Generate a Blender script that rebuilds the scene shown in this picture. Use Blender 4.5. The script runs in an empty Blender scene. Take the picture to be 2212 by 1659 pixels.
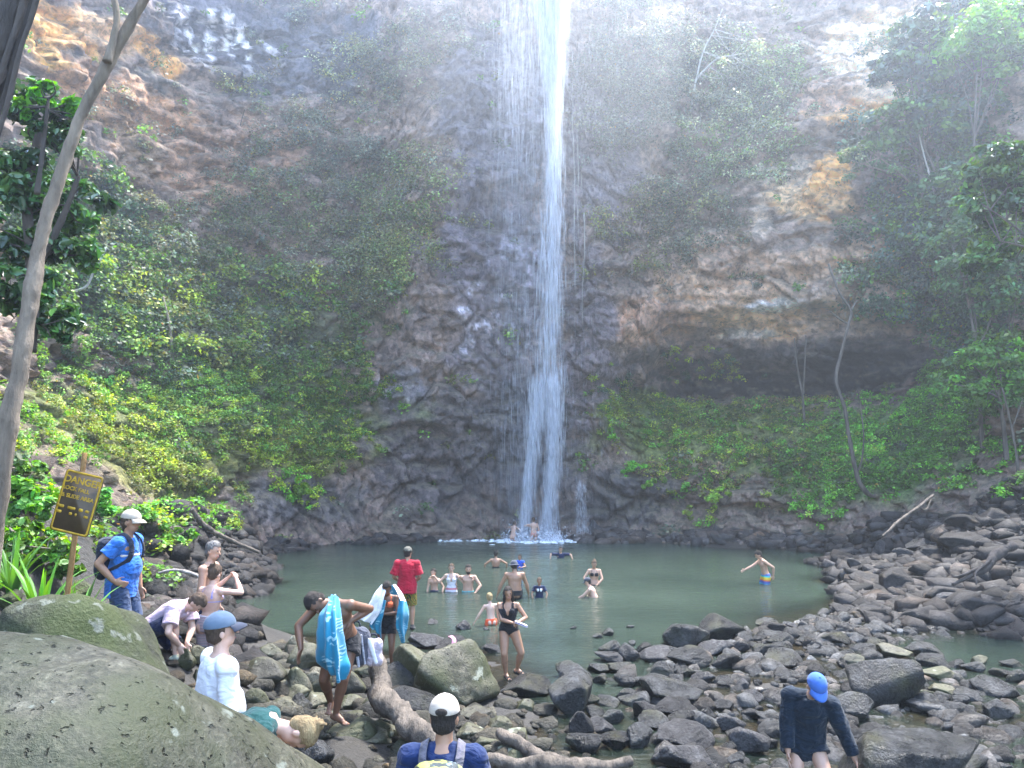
import bpy, bmesh, math, random
import numpy as np
from mathutils import Vector, Matrix

# ------------------------------------------------------------------ camera, sky, sun, exposure
SC = bpy.context.scene
COL = SC.collection
CAMZ, FPX, HORIZ = 3.5, 780.0, 470.0
PITCH = math.atan((HORIZ - 384) / FPX)
cam_d = bpy.data.cameras.new('camera')
cam_d.sensor_width = 36.0
cam_d.lens = FPX / 1024 * 36.0
cam_d.clip_start = 0.05
cam_d.clip_end = 2000
cam = bpy.data.objects.new('camera', cam_d)
COL.objects.link(cam)
cam.location = (0, 0, CAMZ)
cam.rotation_euler = (math.pi / 2 + PITCH, 0, 0)
SC.camera = cam

SUN_DIR = Vector((0.26, 0.34, 0.90)).normalized()       # towards the sun
sun_el = math.asin(SUN_DIR.z)
sun_az = math.atan2(SUN_DIR.x, SUN_DIR.y)
W = bpy.data.worlds.new('World')
SC.world = W
W.use_nodes = True
wn = W.node_tree.nodes
wl = W.node_tree.links
bg = wn['Background']
sky = wn.new('ShaderNodeTexSky')
sky.sky_type = 'NISHITA'
sky.sun_disc = False
sky.sun_elevation = sun_el
sky.sun_rotation = sun_az
sky.air_density = 1.0
sky.dust_density = 1.0
sky.ozone_density = 1.0
wl.new(sky.outputs[0], bg.inputs[0])
bg.inputs[1].default_value = 0.15
sun_d = bpy.data.lights.new('sun', 'SUN')
sun_d.energy = 1.5
sun_d.angle = math.radians(10)
sun_d.color = (1.0, 0.97, 0.93)
sun = bpy.data.objects.new('sun', sun_d)
COL.objects.link(sun)
sun.rotation_euler = (-SUN_DIR).to_track_quat('-Z', 'Y').to_euler()
vs = SC.view_settings
vs.view_transform = 'Standard'
vs.look = 'None'
vs.gamma = 1.0
vs.use_curve_mapping = False
vs.exposure = 3.3
SC.cycles.use_denoising = True
SC.cycles.max_bounces = 6
SC.cycles.diffuse_bounces = 3
SC.cycles.glossy_bounces = 3
SC.cycles.transparent_max_bounces = 12
SC.cycles.transmission_bounces = 4
SC.cycles.volume_bounces = 0
SC.cycles.caustics_reflective = False
SC.cycles.caustics_refractive = False
SC.cycles.sample_clamp_indirect = 4.0

# ------------------------------------------------------------------ pixel <-> place (pixels of the 2212 x 1659 view of the photograph)
K = 1024.0 / 2212.0
cP, sP = math.cos(PITCH), math.sin(PITCH)
def ray(px, py):
    x = (px * K - 512) / FPX
    z = (384 - py * K) / FPX
    return np.array([x, cP - sP * z, sP + cP * z])
def at_z(px, py, z=0.0):
    """the point of the horizontal level z seen at a pixel"""
    r = ray(px, py)
    t = (z - CAMZ) / r[2]
    return np.array([r[0] * t, r[1] * t, z])
def at_d(px, py, d):
    """the point seen at a pixel that lies d metres ahead (along y)"""
    r = ray(px, py)
    t = d / r[1]
    return np.array([r[0] * t, d, CAMZ + r[2] * t])
def proj(P):
    P = np.asarray(P, float).reshape(-1, 3)
    v = P - np.array([0, 0, CAMZ])
    f = v[:, 1] * cP + v[:, 2] * sP
    u = -v[:, 1] * sP + v[:, 2] * cP
    f = np.where(f < 0.05, 0.05, f)
    return np.stack([(512 + FPX * v[:, 0] / f) / K, (384 - FPX * u / f) / K, f], 1)

# ------------------------------------------------------------------ numpy noise
def _hash(ix, iy, iz, seed):
    h = (ix.astype(np.int64) * 374761393 + iy.astype(np.int64) * 668265263 + iz.astype(np.int64) * 2147483647 + seed * 974634777) & 0xFFFFFFFF
    h = ((h ^ (h >> 13)) * 1274126177) & 0xFFFFFFFF
    h = ((h ^ (h >> 16)) * 2246822519) & 0xFFFFFFFF
    return ((h ^ (h >> 15)) & 0xFFFFFF) / float(0xFFFFFF)
def vnoise(P, seed=0):
    P = np.asarray(P, float)
    I = np.floor(P).astype(np.int64)
    F = P - I
    F = F * F * F * (F * (F * 6 - 15) + 10)
    r = np.zeros(len(P))
    for dx in (0, 1):
        wx = F[:, 0] if dx else 1 - F[:, 0]
        for dy in (0, 1):
            wy = F[:, 1] if dy else 1 - F[:, 1]
            for dz in (0, 1):
                wz = F[:, 2] if dz else 1 - F[:, 2]
                r += wx * wy * wz * _hash(I[:, 0] + dx, I[:, 1] + dy, I[:, 2] + dz, seed)
    return r * 2 - 1
def fbm(P, scale=1.0, octs=4, seed=0, gain=0.5):
    P = np.asarray(P, float) * scale
    r = np.zeros(len(P)); a = 1.0; t = 0
    for o in range(octs):
        r += a * vnoise(P + o * 17.3, seed + o); t += a
        P = P * 2.03; a *= gain
    return r / t
def worley(P, seed=0):
    """F1, F2 and a random value of the nearest cell"""
    P = np.asarray(P, float)
    I = np.floor(P).astype(np.int64)
    f1 = np.full(len(P), 9.0); f2 = np.full(len(P), 9.0); rid = np.zeros(len(P))
    for dx in (-1, 0, 1):
        for dy in (-1, 0, 1):
            for dz in (-1, 0, 1):
                cx, cy, cz = I[:, 0] + dx, I[:, 1] + dy, I[:, 2] + dz
                ex = cx + _hash(cx, cy, cz, seed) - P[:, 0]
                ey = cy + _hash(cx, cy, cz, seed + 1) - P[:, 1]
                ez = cz + _hash(cx, cy, cz, seed + 2) - P[:, 2]
                d = np.sqrt(ex * ex + ey * ey + ez * ez)
                near = d < f1
                f2 = np.where(near, f1, np.minimum(f2, d))
                rid = np.where(near, _hash(cx, cy, cz, seed + 3), rid)
                f1 = np.where(near, d, f1)
    return f1, f2, rid
def sstep(a, b, x):
    t = np.clip((x - a) / (b - a), 0, 1)
    return t * t * (3 - 2 * t)

# ------------------------------------------------------------------ mesh and object helpers
def mesh_np(name, V, faces, col=None, smooth=False, attrs=None):
    """faces: list of (k, n) index arrays; col: (nverts, 3) point colours"""
    me = bpy.data.meshes.new(name)
    V = np.ascontiguousarray(V, dtype=np.float32)
    me.vertices.add(len(V))
    me.vertices.foreach_set('co', V.ravel())
    li, ls, n = [], [], 0
    for F in faces:
        F = np.asarray(F, dtype=np.int32)
        if len(F) == 0:
            continue
        ls.append(n + np.arange(len(F), dtype=np.int32) * F.shape[1])
        li.append(F.ravel()); n += F.size
    li = np.concatenate(li); ls = np.concatenate(ls)
    me.loops.add(len(li)); me.loops.foreach_set('vertex_index', li)
    me.polygons.add(len(ls)); me.polygons.foreach_set('loop_start', ls)
    me.update(calc_edges=True)
    if smooth:
        me.polygons.foreach_set('use_smooth', np.ones(len(ls), dtype=bool))
    if col is not None:
        a = me.color_attributes.new('Col', 'FLOAT_COLOR', 'POINT')
        c = np.ones((len(V), 4), dtype=np.float32); c[:, :3] = col
        a.data.foreach_set('color', c.ravel())
    for k, v in (attrs or {}).items():
        a = me.attributes.new(k, 'FLOAT', 'POINT')
        a.data.foreach_set('value', np.asarray(v, dtype=np.float32))
    me.validate(verbose=False)
    return me
def obj(name, me, mat=None, parent=None, loc=None):
    o = bpy.data.objects.new(name, me)
    COL.objects.link(o)
    if mat is not None and me is not None and not me.materials:
        me.materials.append(mat)
    if parent is not None:
        o.parent = parent
    if loc is not None:
        o.location = loc
    return o
def tag(o, label=None, cat=None, group=None, kind=None):
    if label: o['label'] = label
    if cat: o['category'] = cat
    if group: o['group'] = group
    if kind: o['kind'] = kind
    return o
def empty(name, loc=(0, 0, 0), rz=0.0):
    o = bpy.data.objects.new(name, None)
    COL.objects.link(o)
    o.location = loc
    o.rotation_euler = (0, 0, rz)
    o.empty_display_size = 0.2
    return o

# ------------------------------------------------------------------ material helpers
def mat_new(name):
    m = bpy.data.materials.new(name)
    m.use_nodes = True
    nt = m.node_tree
    return m, nt.nodes, nt.links, nt.nodes['Principled BSDF']
def ramp(n, pts):
    r = n.new('ShaderNodeValToRGB')
    e = r.color_ramp.elements
    while len(e) < len(pts):
        e.new(0.5)
    for q, (p, c) in zip(e, pts):
        q.position = p
        q.color = (c[0], c[1], c[2], 1)
    return r
def noise_n(n, l, scale, detail=4, rough=0.55, coord=None, stretch=None):
    t = n.new('ShaderNodeTexNoise')
    t.inputs['Scale'].default_value = scale
    t.inputs['Detail'].default_value = detail
    t.inputs['Roughness'].default_value = rough
    if coord is not None:
        if stretch is not None:
            mp = n.new('ShaderNodeMapping')
            mp.inputs['Scale'].default_value = stretch
            l.new(coord, mp.inputs[0]); coord = mp.outputs[0]
        l.new(coord, t.inputs['Vector'])
    return t
def mixc(n, l, a, b, fac, mode='MIX'):
    m = n.new('ShaderNodeMix'); m.data_type = 'RGBA'; m.blend_type = mode
    for s, v in ((m.inputs[6], a), (m.inputs[7], b)):
        if isinstance(v, (tuple, list)): s.default_value = (v[0], v[1], v[2], 1)
        else: l.new(v, s)
    if isinstance(fac, (int, float)): m.inputs[0].default_value = fac
    else: l.new(fac, m.inputs[0])
    return m.outputs[2]
def bump_n(n, l, b, height, strength=0.5, dist=0.02):
    bn = n.new('ShaderNodeBump')
    bn.inputs['Strength'].default_value = strength
    bn.inputs['Distance'].default_value = dist
    l.new(height, bn.inputs['Height'])
    l.new(bn.outputs[0], b.inputs['Normal'])
    return bn
def mat_plain(name, c, rough=0.7, var=0.25, scale=6.0, bump=0.0, spec=0.4, trans=0.0):
    """a procedural material: one colour with a noisy light and dark of it"""
    m, n, l, b = mat_new(name)
    tc = n.new('ShaderNodeTexCoord')
    t = noise_n(n, l, scale, 5, 0.6, tc.outputs['Object'])
    r = ramp(n, [(0.3, [v * (1 - var) for v in c]), (0.7, [min(1, v * (1 + var)) for v in c])])
    l.new(t.outputs[0], r.inputs[0])
    l.new(r.outputs[0], b.inputs['Base Color'])
    b.inputs['Roughness'].default_value = rough
    b.inputs['Specular IOR Level'].default_value = spec
    if bump:
        bump_n(n, l, b, t.outputs[0], bump, 0.02)
    return m
def mat_leaf(name, rough=0.45, trans=0.35, spec=0.35):
    m, n, l, b = mat_new(name)
    a = n.new('ShaderNodeAttribute'); a.attribute_name = 'Col'
    l.new(a.outputs['Color'], b.inputs['Base Color'])
    b.inputs['Roughness'].default_value = rough
    b.inputs['Specular IOR Level'].default_value = spec
    tr = n.new('ShaderNodeBsdfTranslucent')
    br = n.new('ShaderNodeHueSaturation')
    br.inputs['Hue'].default_value = 0.48
    br.inputs['Saturation'].default_value = 1.15
    br.inputs['Value'].default_value = 1.3
    l.new(a.outputs['Color'], br.inputs['Color'])
    l.new(br.outputs[0], tr.inputs[0])
    ms = n.new('ShaderNodeMixShader'); ms.inputs[0].default_value = trans
    l.new(b.outputs[0], ms.inputs[1]); l.new(tr.outputs[0], ms.inputs[2])
    l.new(ms.outputs[0], n['Material Output'].inputs[0])
    return m
RNG = np.random.default_rng(11)
random.seed(5)
# ================================================================== THE SETTING: ground, pool, cliff
# ---- ground heights: control points (x, y, z) spread by inverse distance
GP = np.array([
    # pool bed
    (-6, 35, -1.3), (0, 37, -1.3), (6, 36, -1.3), (-6, 28, -1.2), (3, 28, -1.3), (9, 29, -1.0), (-4, 22, -1.0), (4, 23, -1.1), (8, 23.5, -.7),
    (-5.5, 18.5, -.6), (0, 19, -.9), (3, 18.5, -.5), (12, 33, -.5), (-9, 33, -.4), (-7.2, 21, -.4), (0, 32, -1.3), (-2.5, 16.5, -.4), (1.6, 15.6, -.4),
    (-6.2, 23.5, -.55), (-6.8, 27, -.6), (-8, 30.5, -.5), (-6.2, 20.5, -.5),
    # far shores
    (-10.9, 34, .15), (-10.3, 28, .2), (-8.6, 22, .25), (-7.2, 17, .3), (-13, 34, 1.2), (-13, 28, 1.5), (-11, 20, 1.4), (-15, 22, 3.5), (-16, 30, 4),
    (-6, 39, .1), (0, 40, -.6), (5, 39.5, .2), (10, 38, .3), (14, 34.5, .3), (13, 29, .2), (15.5, 31, 1.6), (16, 26, 1.7), (18.5, 27, 3.2), (12, 24, .5), (10, 21.5, .12), (15, 22, 1.2), (18, 20, 2.2), (13, 18.5, .4),
    (9, 15, -.35), (12, 15, -.4), (16, 15, .2), (20, 15, 2),
    # rock bar and stream
    (5.5, 16.5, -.03), (7.5, 18, -.02), (3.5, 14, -.06), (5, 12, -.06), (3, 11, -.05), (7, 12.5, -.06), (9, 12, -.08), (1.2, 11, -.13), (1.0, 13, -.22), (1.6, 9.3, -.12), (3.5, 9.2, -.06), (5, 9, -.12), (7.5, 9.5, -.16), (7, 7, -.2), (11, 9, -.25), (4, 6, -.15),
    # left heap and bank
    (-1.2, 14.5, .0), (-3, 15.5, .0), (-4.5, 13, .25), (-2.6, 11.5, .25), (-.7, 12, .1), (-2.4, 9.2, .42), (-.9, 9, .3), (0.2, 8.2, .15), (-.4, 5.2, .25), (1.5, 5.5, .1), (-1.6, 7, .45), (-2.3, 6, .65), (-3.5, 8, 1.1), (-5, 9.6, 1.25), (-4.4, 7.2, 2.0), (-6, 13, 1.0), (-7, 9, 2.3), (-6, 6, 2.7), (-3, 4, 1.5), (-9, 13, 2.6), (-9, 7, 3.6), (-12, 14, 4.2), (-12, 6, 5),
    (-6.3, 9.8, 2.4), (-6.9, 11, 3.1), (-7.6, 9, 3.6), (-6.0, 8, 2.5), (-8.5, 12.5, 4.0), (-7.3, 16, 1.3), (-8.6, 15, 2.7), (-9.5, 20, 2.3), (-8.7, 23, .7), (-10.5, 24, 2.3), (-11.6, 28, 2.3), (-12.3, 31, 2.0),
    (0, 2.5, 1.0), (0, 0, 1.85), (2.5, 1, 1.2), (-3, 1, 2.2), (6, 0, .8), (10, 0, .6), (0, -6, 2.4), (-8, -6, 4), (10, -8, 1.5), (20, 0, 2.5), (20, -10, 3), (-16, -6, 6),
])
def ground_z(x, y, rough=True):
    x = np.atleast_1d(np.asarray(x, float)); y = np.atleast_1d(np.asarray(y, float))
    out = np.empty(len(x))
    for i in range(0, len(x), 20000):
        dx = x[i:i + 20000, None] - GP[None, :, 0]; dy = y[i:i + 20000, None] - GP[None, :, 1]
        w = 1.0 / (dx * dx + dy * dy + 0.15) ** 1.7
        out[i:i + 20000] = (w * GP[None, :, 2]).sum(1) / w.sum(1)
    if rough:
        P = np.stack([x, y, np.zeros(len(x))], 1)
        out = out + 0.09 * fbm(P, 0.8, 4, 31) + 0.03 * fbm(P, 4.0, 2, 37)
    return out

M_ground, n, l, b = mat_new('wet_ground')
tc = n.new('ShaderNodeTexCoord')
t1 = noise_n(n, l, 1.6, 8, 0.6, tc.outputs['Object'])
r1 = ramp(n, [(0.3, (0.010, 0.0085, 0.0065)), (0.55, (0.026, 0.022, 0.016)), (0.75, (0.05, 0.043, 0.033))])
l.new(t1.outputs[0], r1.inputs[0])
l.new(r1.outputs[0], b.inputs['Base Color'])
b.inputs['Roughness'].default_value = 0.6
t2 = noise_n(n, l, 14, 6, 0.7, tc.outputs['Object'])
bump_n(n, l, b, t2.outputs[0], 0.9, 0.06)

def grid_faces(nr, nc):
    a = (np.arange(nr - 1)[:, None] * nc + np.arange(nc - 1)[None, :]).ravel()
    return np.stack([a, a + 1, a + nc + 1, a + nc], 1)
def build_ground():
    gx = np.concatenate([np.linspace(-60, -20, 14)[:-1], np.linspace(-20, 22, 300), np.linspace(22, 60, 14)[1:]])
    gy = np.concatenate([np.linspace(-60, -8, 16)[:-1], np.linspace(-8, 44, 330), np.linspace(44, 90, 10)[1:]])
    X, Y = np.meshgrid(gx, gy)
    Z = ground_z(X.ravel(), Y.ravel())
    V = np.stack([X.ravel(), Y.ravel(), Z], 1)
    o = obj('ground', mesh_np('ground', V, [grid_faces(len(gy), len(gx))], smooth=True), M_ground)
    tag(o, 'dark muddy ground between the boulders', kind='structure')
build_ground()

# ---- water
M_water, n, l, b = mat_new('pool_water')
tc = n.new('ShaderNodeTexCoord')
cn = noise_n(n, l, 0.25, 3, 0.5, tc.outputs['Object'])
cr = ramp(n, [(0.35, (0.030, 0.046, 0.034)), (0.7, (0.048, 0.068, 0.049))])
l.new(cn.outputs[0], cr.inputs[0])
l.new(cr.outputs[0], b.inputs['Base Color'])
b.inputs['Roughness'].default_value = 0.06
b.inputs['IOR'].default_value = 1.33
b.inputs['Specular IOR Level'].default_value = 0.5
wv = noise_n(n, l, 2.6, 4, 0.55, tc.outputs['Object'], (1.0, 2.0, 1))
wv2 = noise_n(n, l, 11, 3, 0.5, tc.outputs['Object'], (1.0, 1.7, 1))
ad = n.new('ShaderNodeMath'); ad.operation = 'MULTIPLY_ADD'
l.new(wv2.outputs[0], ad.inputs[0]); ad.inputs[1].default_value = 0.25; l.new(wv.outputs[0], ad.inputs[2])
bn = bump_n(n, l, b, ad.outputs[0], 0.7, 0.06)
dep = n.new('ShaderNodeAttribute'); dep.attribute_name = 'clear'
tb = n.new('ShaderNodeBsdfTransparent'); tb.inputs[0].default_value = (0.62, 0.55, 0.40, 1)
gl = n.new('ShaderNodeBsdfGlossy'); gl.inputs['Roughness'].default_value = 0.05
l.new(bn.outputs[0], gl.inputs['Normal'])
fr = n.new('ShaderNodeFresnel'); fr.inputs[0].default_value = 1.33
l.new(bn.outputs[0], fr.inputs['Normal'])
ms1 = n.new('ShaderNodeMixShader')
l.new(fr.outputs[0], ms1.inputs[0]); l.new(tb.outputs[0], ms1.inputs[1]); l.new(gl.outputs[0], ms1.inputs[2])
ms2 = n.new('ShaderNodeMixShader')
l.new(dep.outputs['Fac'], ms2.inputs[0]); l.new(b.outputs[0], ms2.inputs[1]); l.new(ms1.outputs[0], ms2.inputs[2])
l.new(ms2.outputs[0], n['Material Output'].inputs[0])
def build_water():
    gx = np.linspace(-14, 24, 420); gy = np.linspace(2, 43, 470)
    X, Y = np.meshgrid(gx, gy)
    g = ground_z(X.ravel(), Y.ravel())
    clear = np.exp(-np.clip(-g, 0, 5) / 0.24)
    V = np.stack([X.ravel(), Y.ravel(), np.zeros(X.size)], 1)
    P = V * 1.0
    V[:, 2] += 0.012 * fbm(P, 0.9, 3, 77) + .005 * fbm(P, 3.2, 2, 78)
    for px, py in ((938, 1277), (975, 1278), (1011, 1278), (1071, 1226), (1124, 1227), (1211, 1206), (1112, 1293), (1165, 1290), (1061, 1350), (1284, 1263), (1287, 1290), (1655, 1260)):      # rings round the waders
        w_ = at_z(px, py, 0); r_ = np.hypot(V[:, 0] - w_[0], V[:, 1] - w_[1])
        V[:, 2] += .014 * np.cos(r_ * 9.5 + px) * np.exp(-r_ * .9) * sstep(.05, .4, r_)
    w_ = at_z(1160, 1163, 0); r_ = np.hypot(V[:, 0] - w_[0], V[:, 1] - w_[1])                     # waves from the falls
    V[:, 2] += .03 * np.cos(r_ * 5.2 + 1.5 * fbm(P, .6, 2, 79)) * np.exp(-r_ * .22)
    o = obj('pool_water', mesh_np('pool_water', V, [grid_faces(len(gy), len(gx))], smooth=True, attrs={'clear': clear}), M_water)
    tag(o, 'murky green plunge pool and its brown shallow outflow', kind='structure')
build_water()

# ---- cliff: a plan curve with a profile at each control point; off = metres back from the curve at a height
CL = [  # (x, y), [(z, off)...]
    ((-14.0, -12), [(-3, -1), (2, 0), (8, 4), (20, 8), (34, 12), (50, 16)]),
    ((-11.5, 4), [(-3, -1), (2, 0), (8, 4), (18, 7), (34, 10), (50, 14)]),
    ((-12.5, 14), [(-3, -2), (0, -1), (3, 1), (8, 4.5), (17, 8), (30, 10), (50, 14)]),
    ((-13.5, 24), [(-3, -2), (0, -.8), (3, 1), (9, 5), (17, 9), (28, 11), (50, 14)]),
    ((-13.2, 31), [(-3, -2), (0, -1), (2.5, .7), (8, 4.5), (16, 9), (26, 11), (50, 14)]),
    ((-10.6, 36), [(-3, -1), (0, -.6), (3, .8), (4.2, 1.2), (9, 5), (16, 8.5), (26, 10.5), (50, 14)]),
    ((-7.2, 38.8), [(-3, -1), (0, -.4), (3, .6), (4.6, .7), (5.4, 1.8), (9, 4), (15, 6), (26, 8), (50, 12)]),
    ((-4.4, 40.0), [(-3, -1), (0, -.3), (3, .9), (6, 1.9), (8.4, 2.0), (9.2, 1.3), (13, 1.8), (17, 3), (26, 4.8), (50, 9)]),
    ((-1.5, 41.0), [(-3, -1), (0, 0), (3, .5), (8, 1.1), (14, .8), (16, 1.0), (24, 2.4), (50, 6)]),
    ((1.5, 41.3), [(-3, -1), (0, .1), (3, .5), (8, 1.1), (14, .9), (24, 2.2), (50, 5)]),
    ((3.8, 40.6), [(-3, -1), (0, 0), (3, .5), (7.2, 1.6), (8.0, 2.0), (9.5, 1.0), (14, .9), (24, 2.4), (50, 7)]),
    ((6.4, 40.0), [(-3, -1), (0, -.5), (1.2, .5), (5, 3.2), (7, 4.8), (8.0, 5.6), (9.4, 4.6), (10.5, 2.8), (13, 1.8), (16, 2.4), (26, 4.5), (50, 10)]),
    ((9.4, 39.4), [(-3, -1), (0, -.6), (1.2, .5), (5, 3.6), (7, 5.4), (7.8, 8.0), (9.0, 8.2), (9.9, 6.4), (11.2, 5.2), (12.2, 2.8), (14, 2.4), (17, 3.4), (26, 6), (50, 13)]),
    ((12.8, 37.6), [(-3, -1), (0, -.6), (1.4, .5), (5, 3.6), (7, 5.6), (7.6, 8.6), (9.0, 9.0), (9.8, 6.8), (11.4, 5.8), (12.4, 3.4), (14.4, 3.0), (17, 4.2), (26, 8), (50, 15)]),
    ((15.8, 34.2), [(-3, -2), (0, -1), (2, 1), (5, 3.6), (8, 6.4), (9.4, 8.0), (11, 8.0), (13, 6.6), (14.8, 6.2), (17, 7.0), (26, 10), (50, 16)]),
    ((17.8, 29), [(-3, -2), (0, -1.6), (3, 1), (8, 5), (14, 8.5), (20, 10), (30, 12), (50, 17)]),
    ((18.4, 22), [(-3, -2), (0, -1.8), (3, 1), (8, 5), (16, 9), (30, 12), (50, 17)]),
    ((19, 14), [(-3, -2), (0, -1.8), (3, 1), (8, 5), (16, 9), (30, 12), (50, 17)]),
    ((21, 2), [(-3, -2), (2, 0), (8, 5), (16, 9), (30, 12), (50, 17)]),
    ((24, -12), [(-3, -2), (2, 0), (8, 5), (16, 9), (30, 12), (50, 17)]),
]
def catmull(P, t):
    i = np.clip(np.floor(t).astype(int), 0, len(P) - 2); f = (t - i)[:, None]
    p1 = P[i]; p2 = P[i + 1]; p0 = P[np.maximum(i - 1, 0)]; p3 = P[np.minimum(i + 2, len(P) - 1)]
    return 0.5 * ((2 * p1) + (-p0 + p2) * f + (2 * p0 - 5 * p1 + 4 * p2 - p3) * f ** 2 + (-p0 + 3 * p1 - 3 * p2 + p3) * f ** 3)
def cliff_raw():
    P = np.array([c[0] for c in CL], float)
    # columns: fine where the photograph looks, coarse beside the camera
    ts = np.concatenate([np.linspace(0, 2, 26)[:-1], np.linspace(2, 4, 90)[:-1], np.linspace(4, 15.2, 470)[:-1], np.linspace(15.2, 17, 80)[:-1], np.linspace(17, len(CL) - 1, 24)])
    zs = np.concatenate([np.linspace(-3, -.5, 5)[:-1], np.linspace(-.5, 31, 262)[:-1], np.linspace(31, 50, 80)])
    C = catmull(P, ts)
    T = np.gradient(C, axis=0); T /= np.linalg.norm(T, axis=1)[:, None]
    N = np.stack([-T[:, 1], T[:, 0]], 1)                  # outward (away from the pool)
    for _ in range(40):                                    # smooth the normals so the wall does not fold
        N[1:-1] = (N[:-2] + N[1:-1] + N[2:]) / 3
    N /= np.linalg.norm(N, axis=1)[:, None]
    prof = np.array([np.interp(zs, [q[0] for q in c[1]], [q[1] for q in c[1]]) for c in CL])
    i = np.clip(np.floor(ts).astype(int), 0, len(CL) - 2); f = ts - i; f = f * f * (3 - 2 * f)
    off = prof[i] * (1 - f[:, None]) + prof[i + 1] * f[:, None]     # (nc, nr)
    X = C[:, 0][:, None] + N[:, 0][:, None] * off
    Y = C[:, 1][:, None] + N[:, 1][:, None] * off
    Z = np.broadcast_to(zs[None, :], X.shape)
    V = np.stack([X.T.ravel(), Y.T.ravel(), Z.T.ravel()], 1)        # rows = heights
    NN = np.stack([np.broadcast_to(N[:, 0][None, :], (len(zs), len(ts))).ravel(), np.broadcast_to(N[:, 1][None, :], (len(zs), len(ts))).ravel(), np.zeros(len(V))], 1)
    return V, NN, len(zs), len(ts)
V0, N0, NR, NC = cliff_raw()
_warp = np.stack([fbm(V0, 0.25, 2, s) for s in (1, 2, 3)], 1) * 1.2
Q = (V0 + _warp)
low = fbm(V0 * np.array([1, 1, 1.0]), 0.13, 3, 5)
f1, f2, r1_ = worley(Q * np.array([.42, .42, .62]), 9)
g1, g2, r2_ = worley(Q * np.array([1.1, 1.1, 1.5]) + 0.25 * _warp, 19)
h1, h2, r3_ = worley(Q * np.array([2.6, 2.6, 3.4]), 29)
strata = vnoise(np.stack([V0[:, 0] * .05, V0[:, 1] * .05, V0[:, 2] * 1.3 + _warp[:, 0] * .7], 1), 61)
disp = 1.5 * low + 0.85 * (r1_ - .5) + 0.5 * (r2_ - .5) + 0.26 * (r3_ - .5) + 0.3 * strata
disp += 0.28 * np.exp(-((f2 - f1) / .07) ** 2) + 0.13 * np.exp(-((g2 - g1) / .09) ** 2)     # cracks go back
disp *= sstep(-1.5, 2.0, V0[:, 2]) * .5 + .5
CV = V0 + N0 * disp[:, None]
CV[:, 2] += 0.10 * (r2_ - .5)
# the rim: a little above what the photograph shows, then a plateau going back
_G = CV.reshape(NR, NC, 3); _py = proj(CV)[:, 1].reshape(NR, NC); _pd = proj(CV)[:, 2].reshape(NR, NC)
_cap = np.array([_G[np.where((_py[:, j] < -90) & (_pd[:, j] > 1))[0][0], j, 2] if ((_py[:, j] < -90) & (_pd[:, j] > 1)).any() else 36 for j in range(NC)])
_cap = np.maximum(np.convolve(np.pad(_cap, 20, mode='edge'), np.ones(41) / 41, 'valid') + .6, 24)
_over = np.clip(_G[:, :, 2] - _cap[None, :], 0, None)
_N = N0.reshape(NR, NC, 3)
_G = _G + _N * (_over * 1.6)[:, :, None]
_G[:, :, 2] -= _over * .93
CV = _G.reshape(-1, 3)
CPX = proj(CV)
def on_cliff(px, py, r=9):
    """the nearest point of the cliff seen at a pixel (index of a vertex)"""
    d2 = (CPX[:, 0] - px) ** 2 + (CPX[:, 1] - py) ** 2
    k = np.where(d2 < r * r)[0]
    if len(k) == 0:
        return int(np.argmin(d2))
    near = CPX[k, 2].min()
    k = k[CPX[k, 2] < near + 1.5]
    return int(k[np.argmin(d2[k])])
def cliff_normals():
    G = CV.reshape(NR, NC, 3)
    du = np.gradient(G, axis=1); dv = np.gradient(G, axis=0)
    n_ = np.cross(dv, du).reshape(-1, 3)
    n_ /= np.linalg.norm(n_, axis=1)[:, None] + 1e-9
    s = np.sign((n_ * -N0).sum(1)); s[s == 0] = 1
    flip = np.where((n_ * -N0).sum(1).mean() < 0, -1, 1)
    return n_ * flip
CN = cliff_normals()
AREA = None

# ---- colour of the bare rock, and shade painted into the cave: patches on the wall
def blob(px, py, rx, ry, wob=0.45, seed=0):
    """soft uneven patch on the wall, size in photo pixels at that distance -> metres"""
    k = on_cliff(px, py); c = CV[k]; m = CPX[k, 2] / FPX * K      # metres per pixel there
    d = CV - c
    t = np.array([-N0[k, 1], N0[k, 0], 0.0])
    a = (d @ t) / (rx * m); bz = d[:, 2] / (ry * m); dn = (d @ N0[k]) / (max(rx, ry) * m * 1.6)
    q = np.sqrt(a * a + bz * bz + dn * dn)
    q = q + wob * fbm(CV, 0.9, 3, 100 + seed)
    return 1 - sstep(.7, 1.15, q)
rock = np.empty((len(CV), 3))
tone = fbm(CV, 0.5, 4, 41)
fine = fbm(CV, 2.2, 3, 43)
rock[:] = np.array([0.175, 0.128, 0.098])
rock *= (1 + .45 * tone + .35 * fine + .5 * (r2_ - .5))[:, None]
def lay(mask, c, var=.3):
    global rock
    cc = np.array(c)[None, :] * (1 + var * fine + .35 * (r2_ - .5) + .25 * tone)[:, None]
    rock = rock * (1 - mask[:, None]) + cc * mask[:, None]
OCH = (0.54, 0.285, 0.085)
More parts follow.
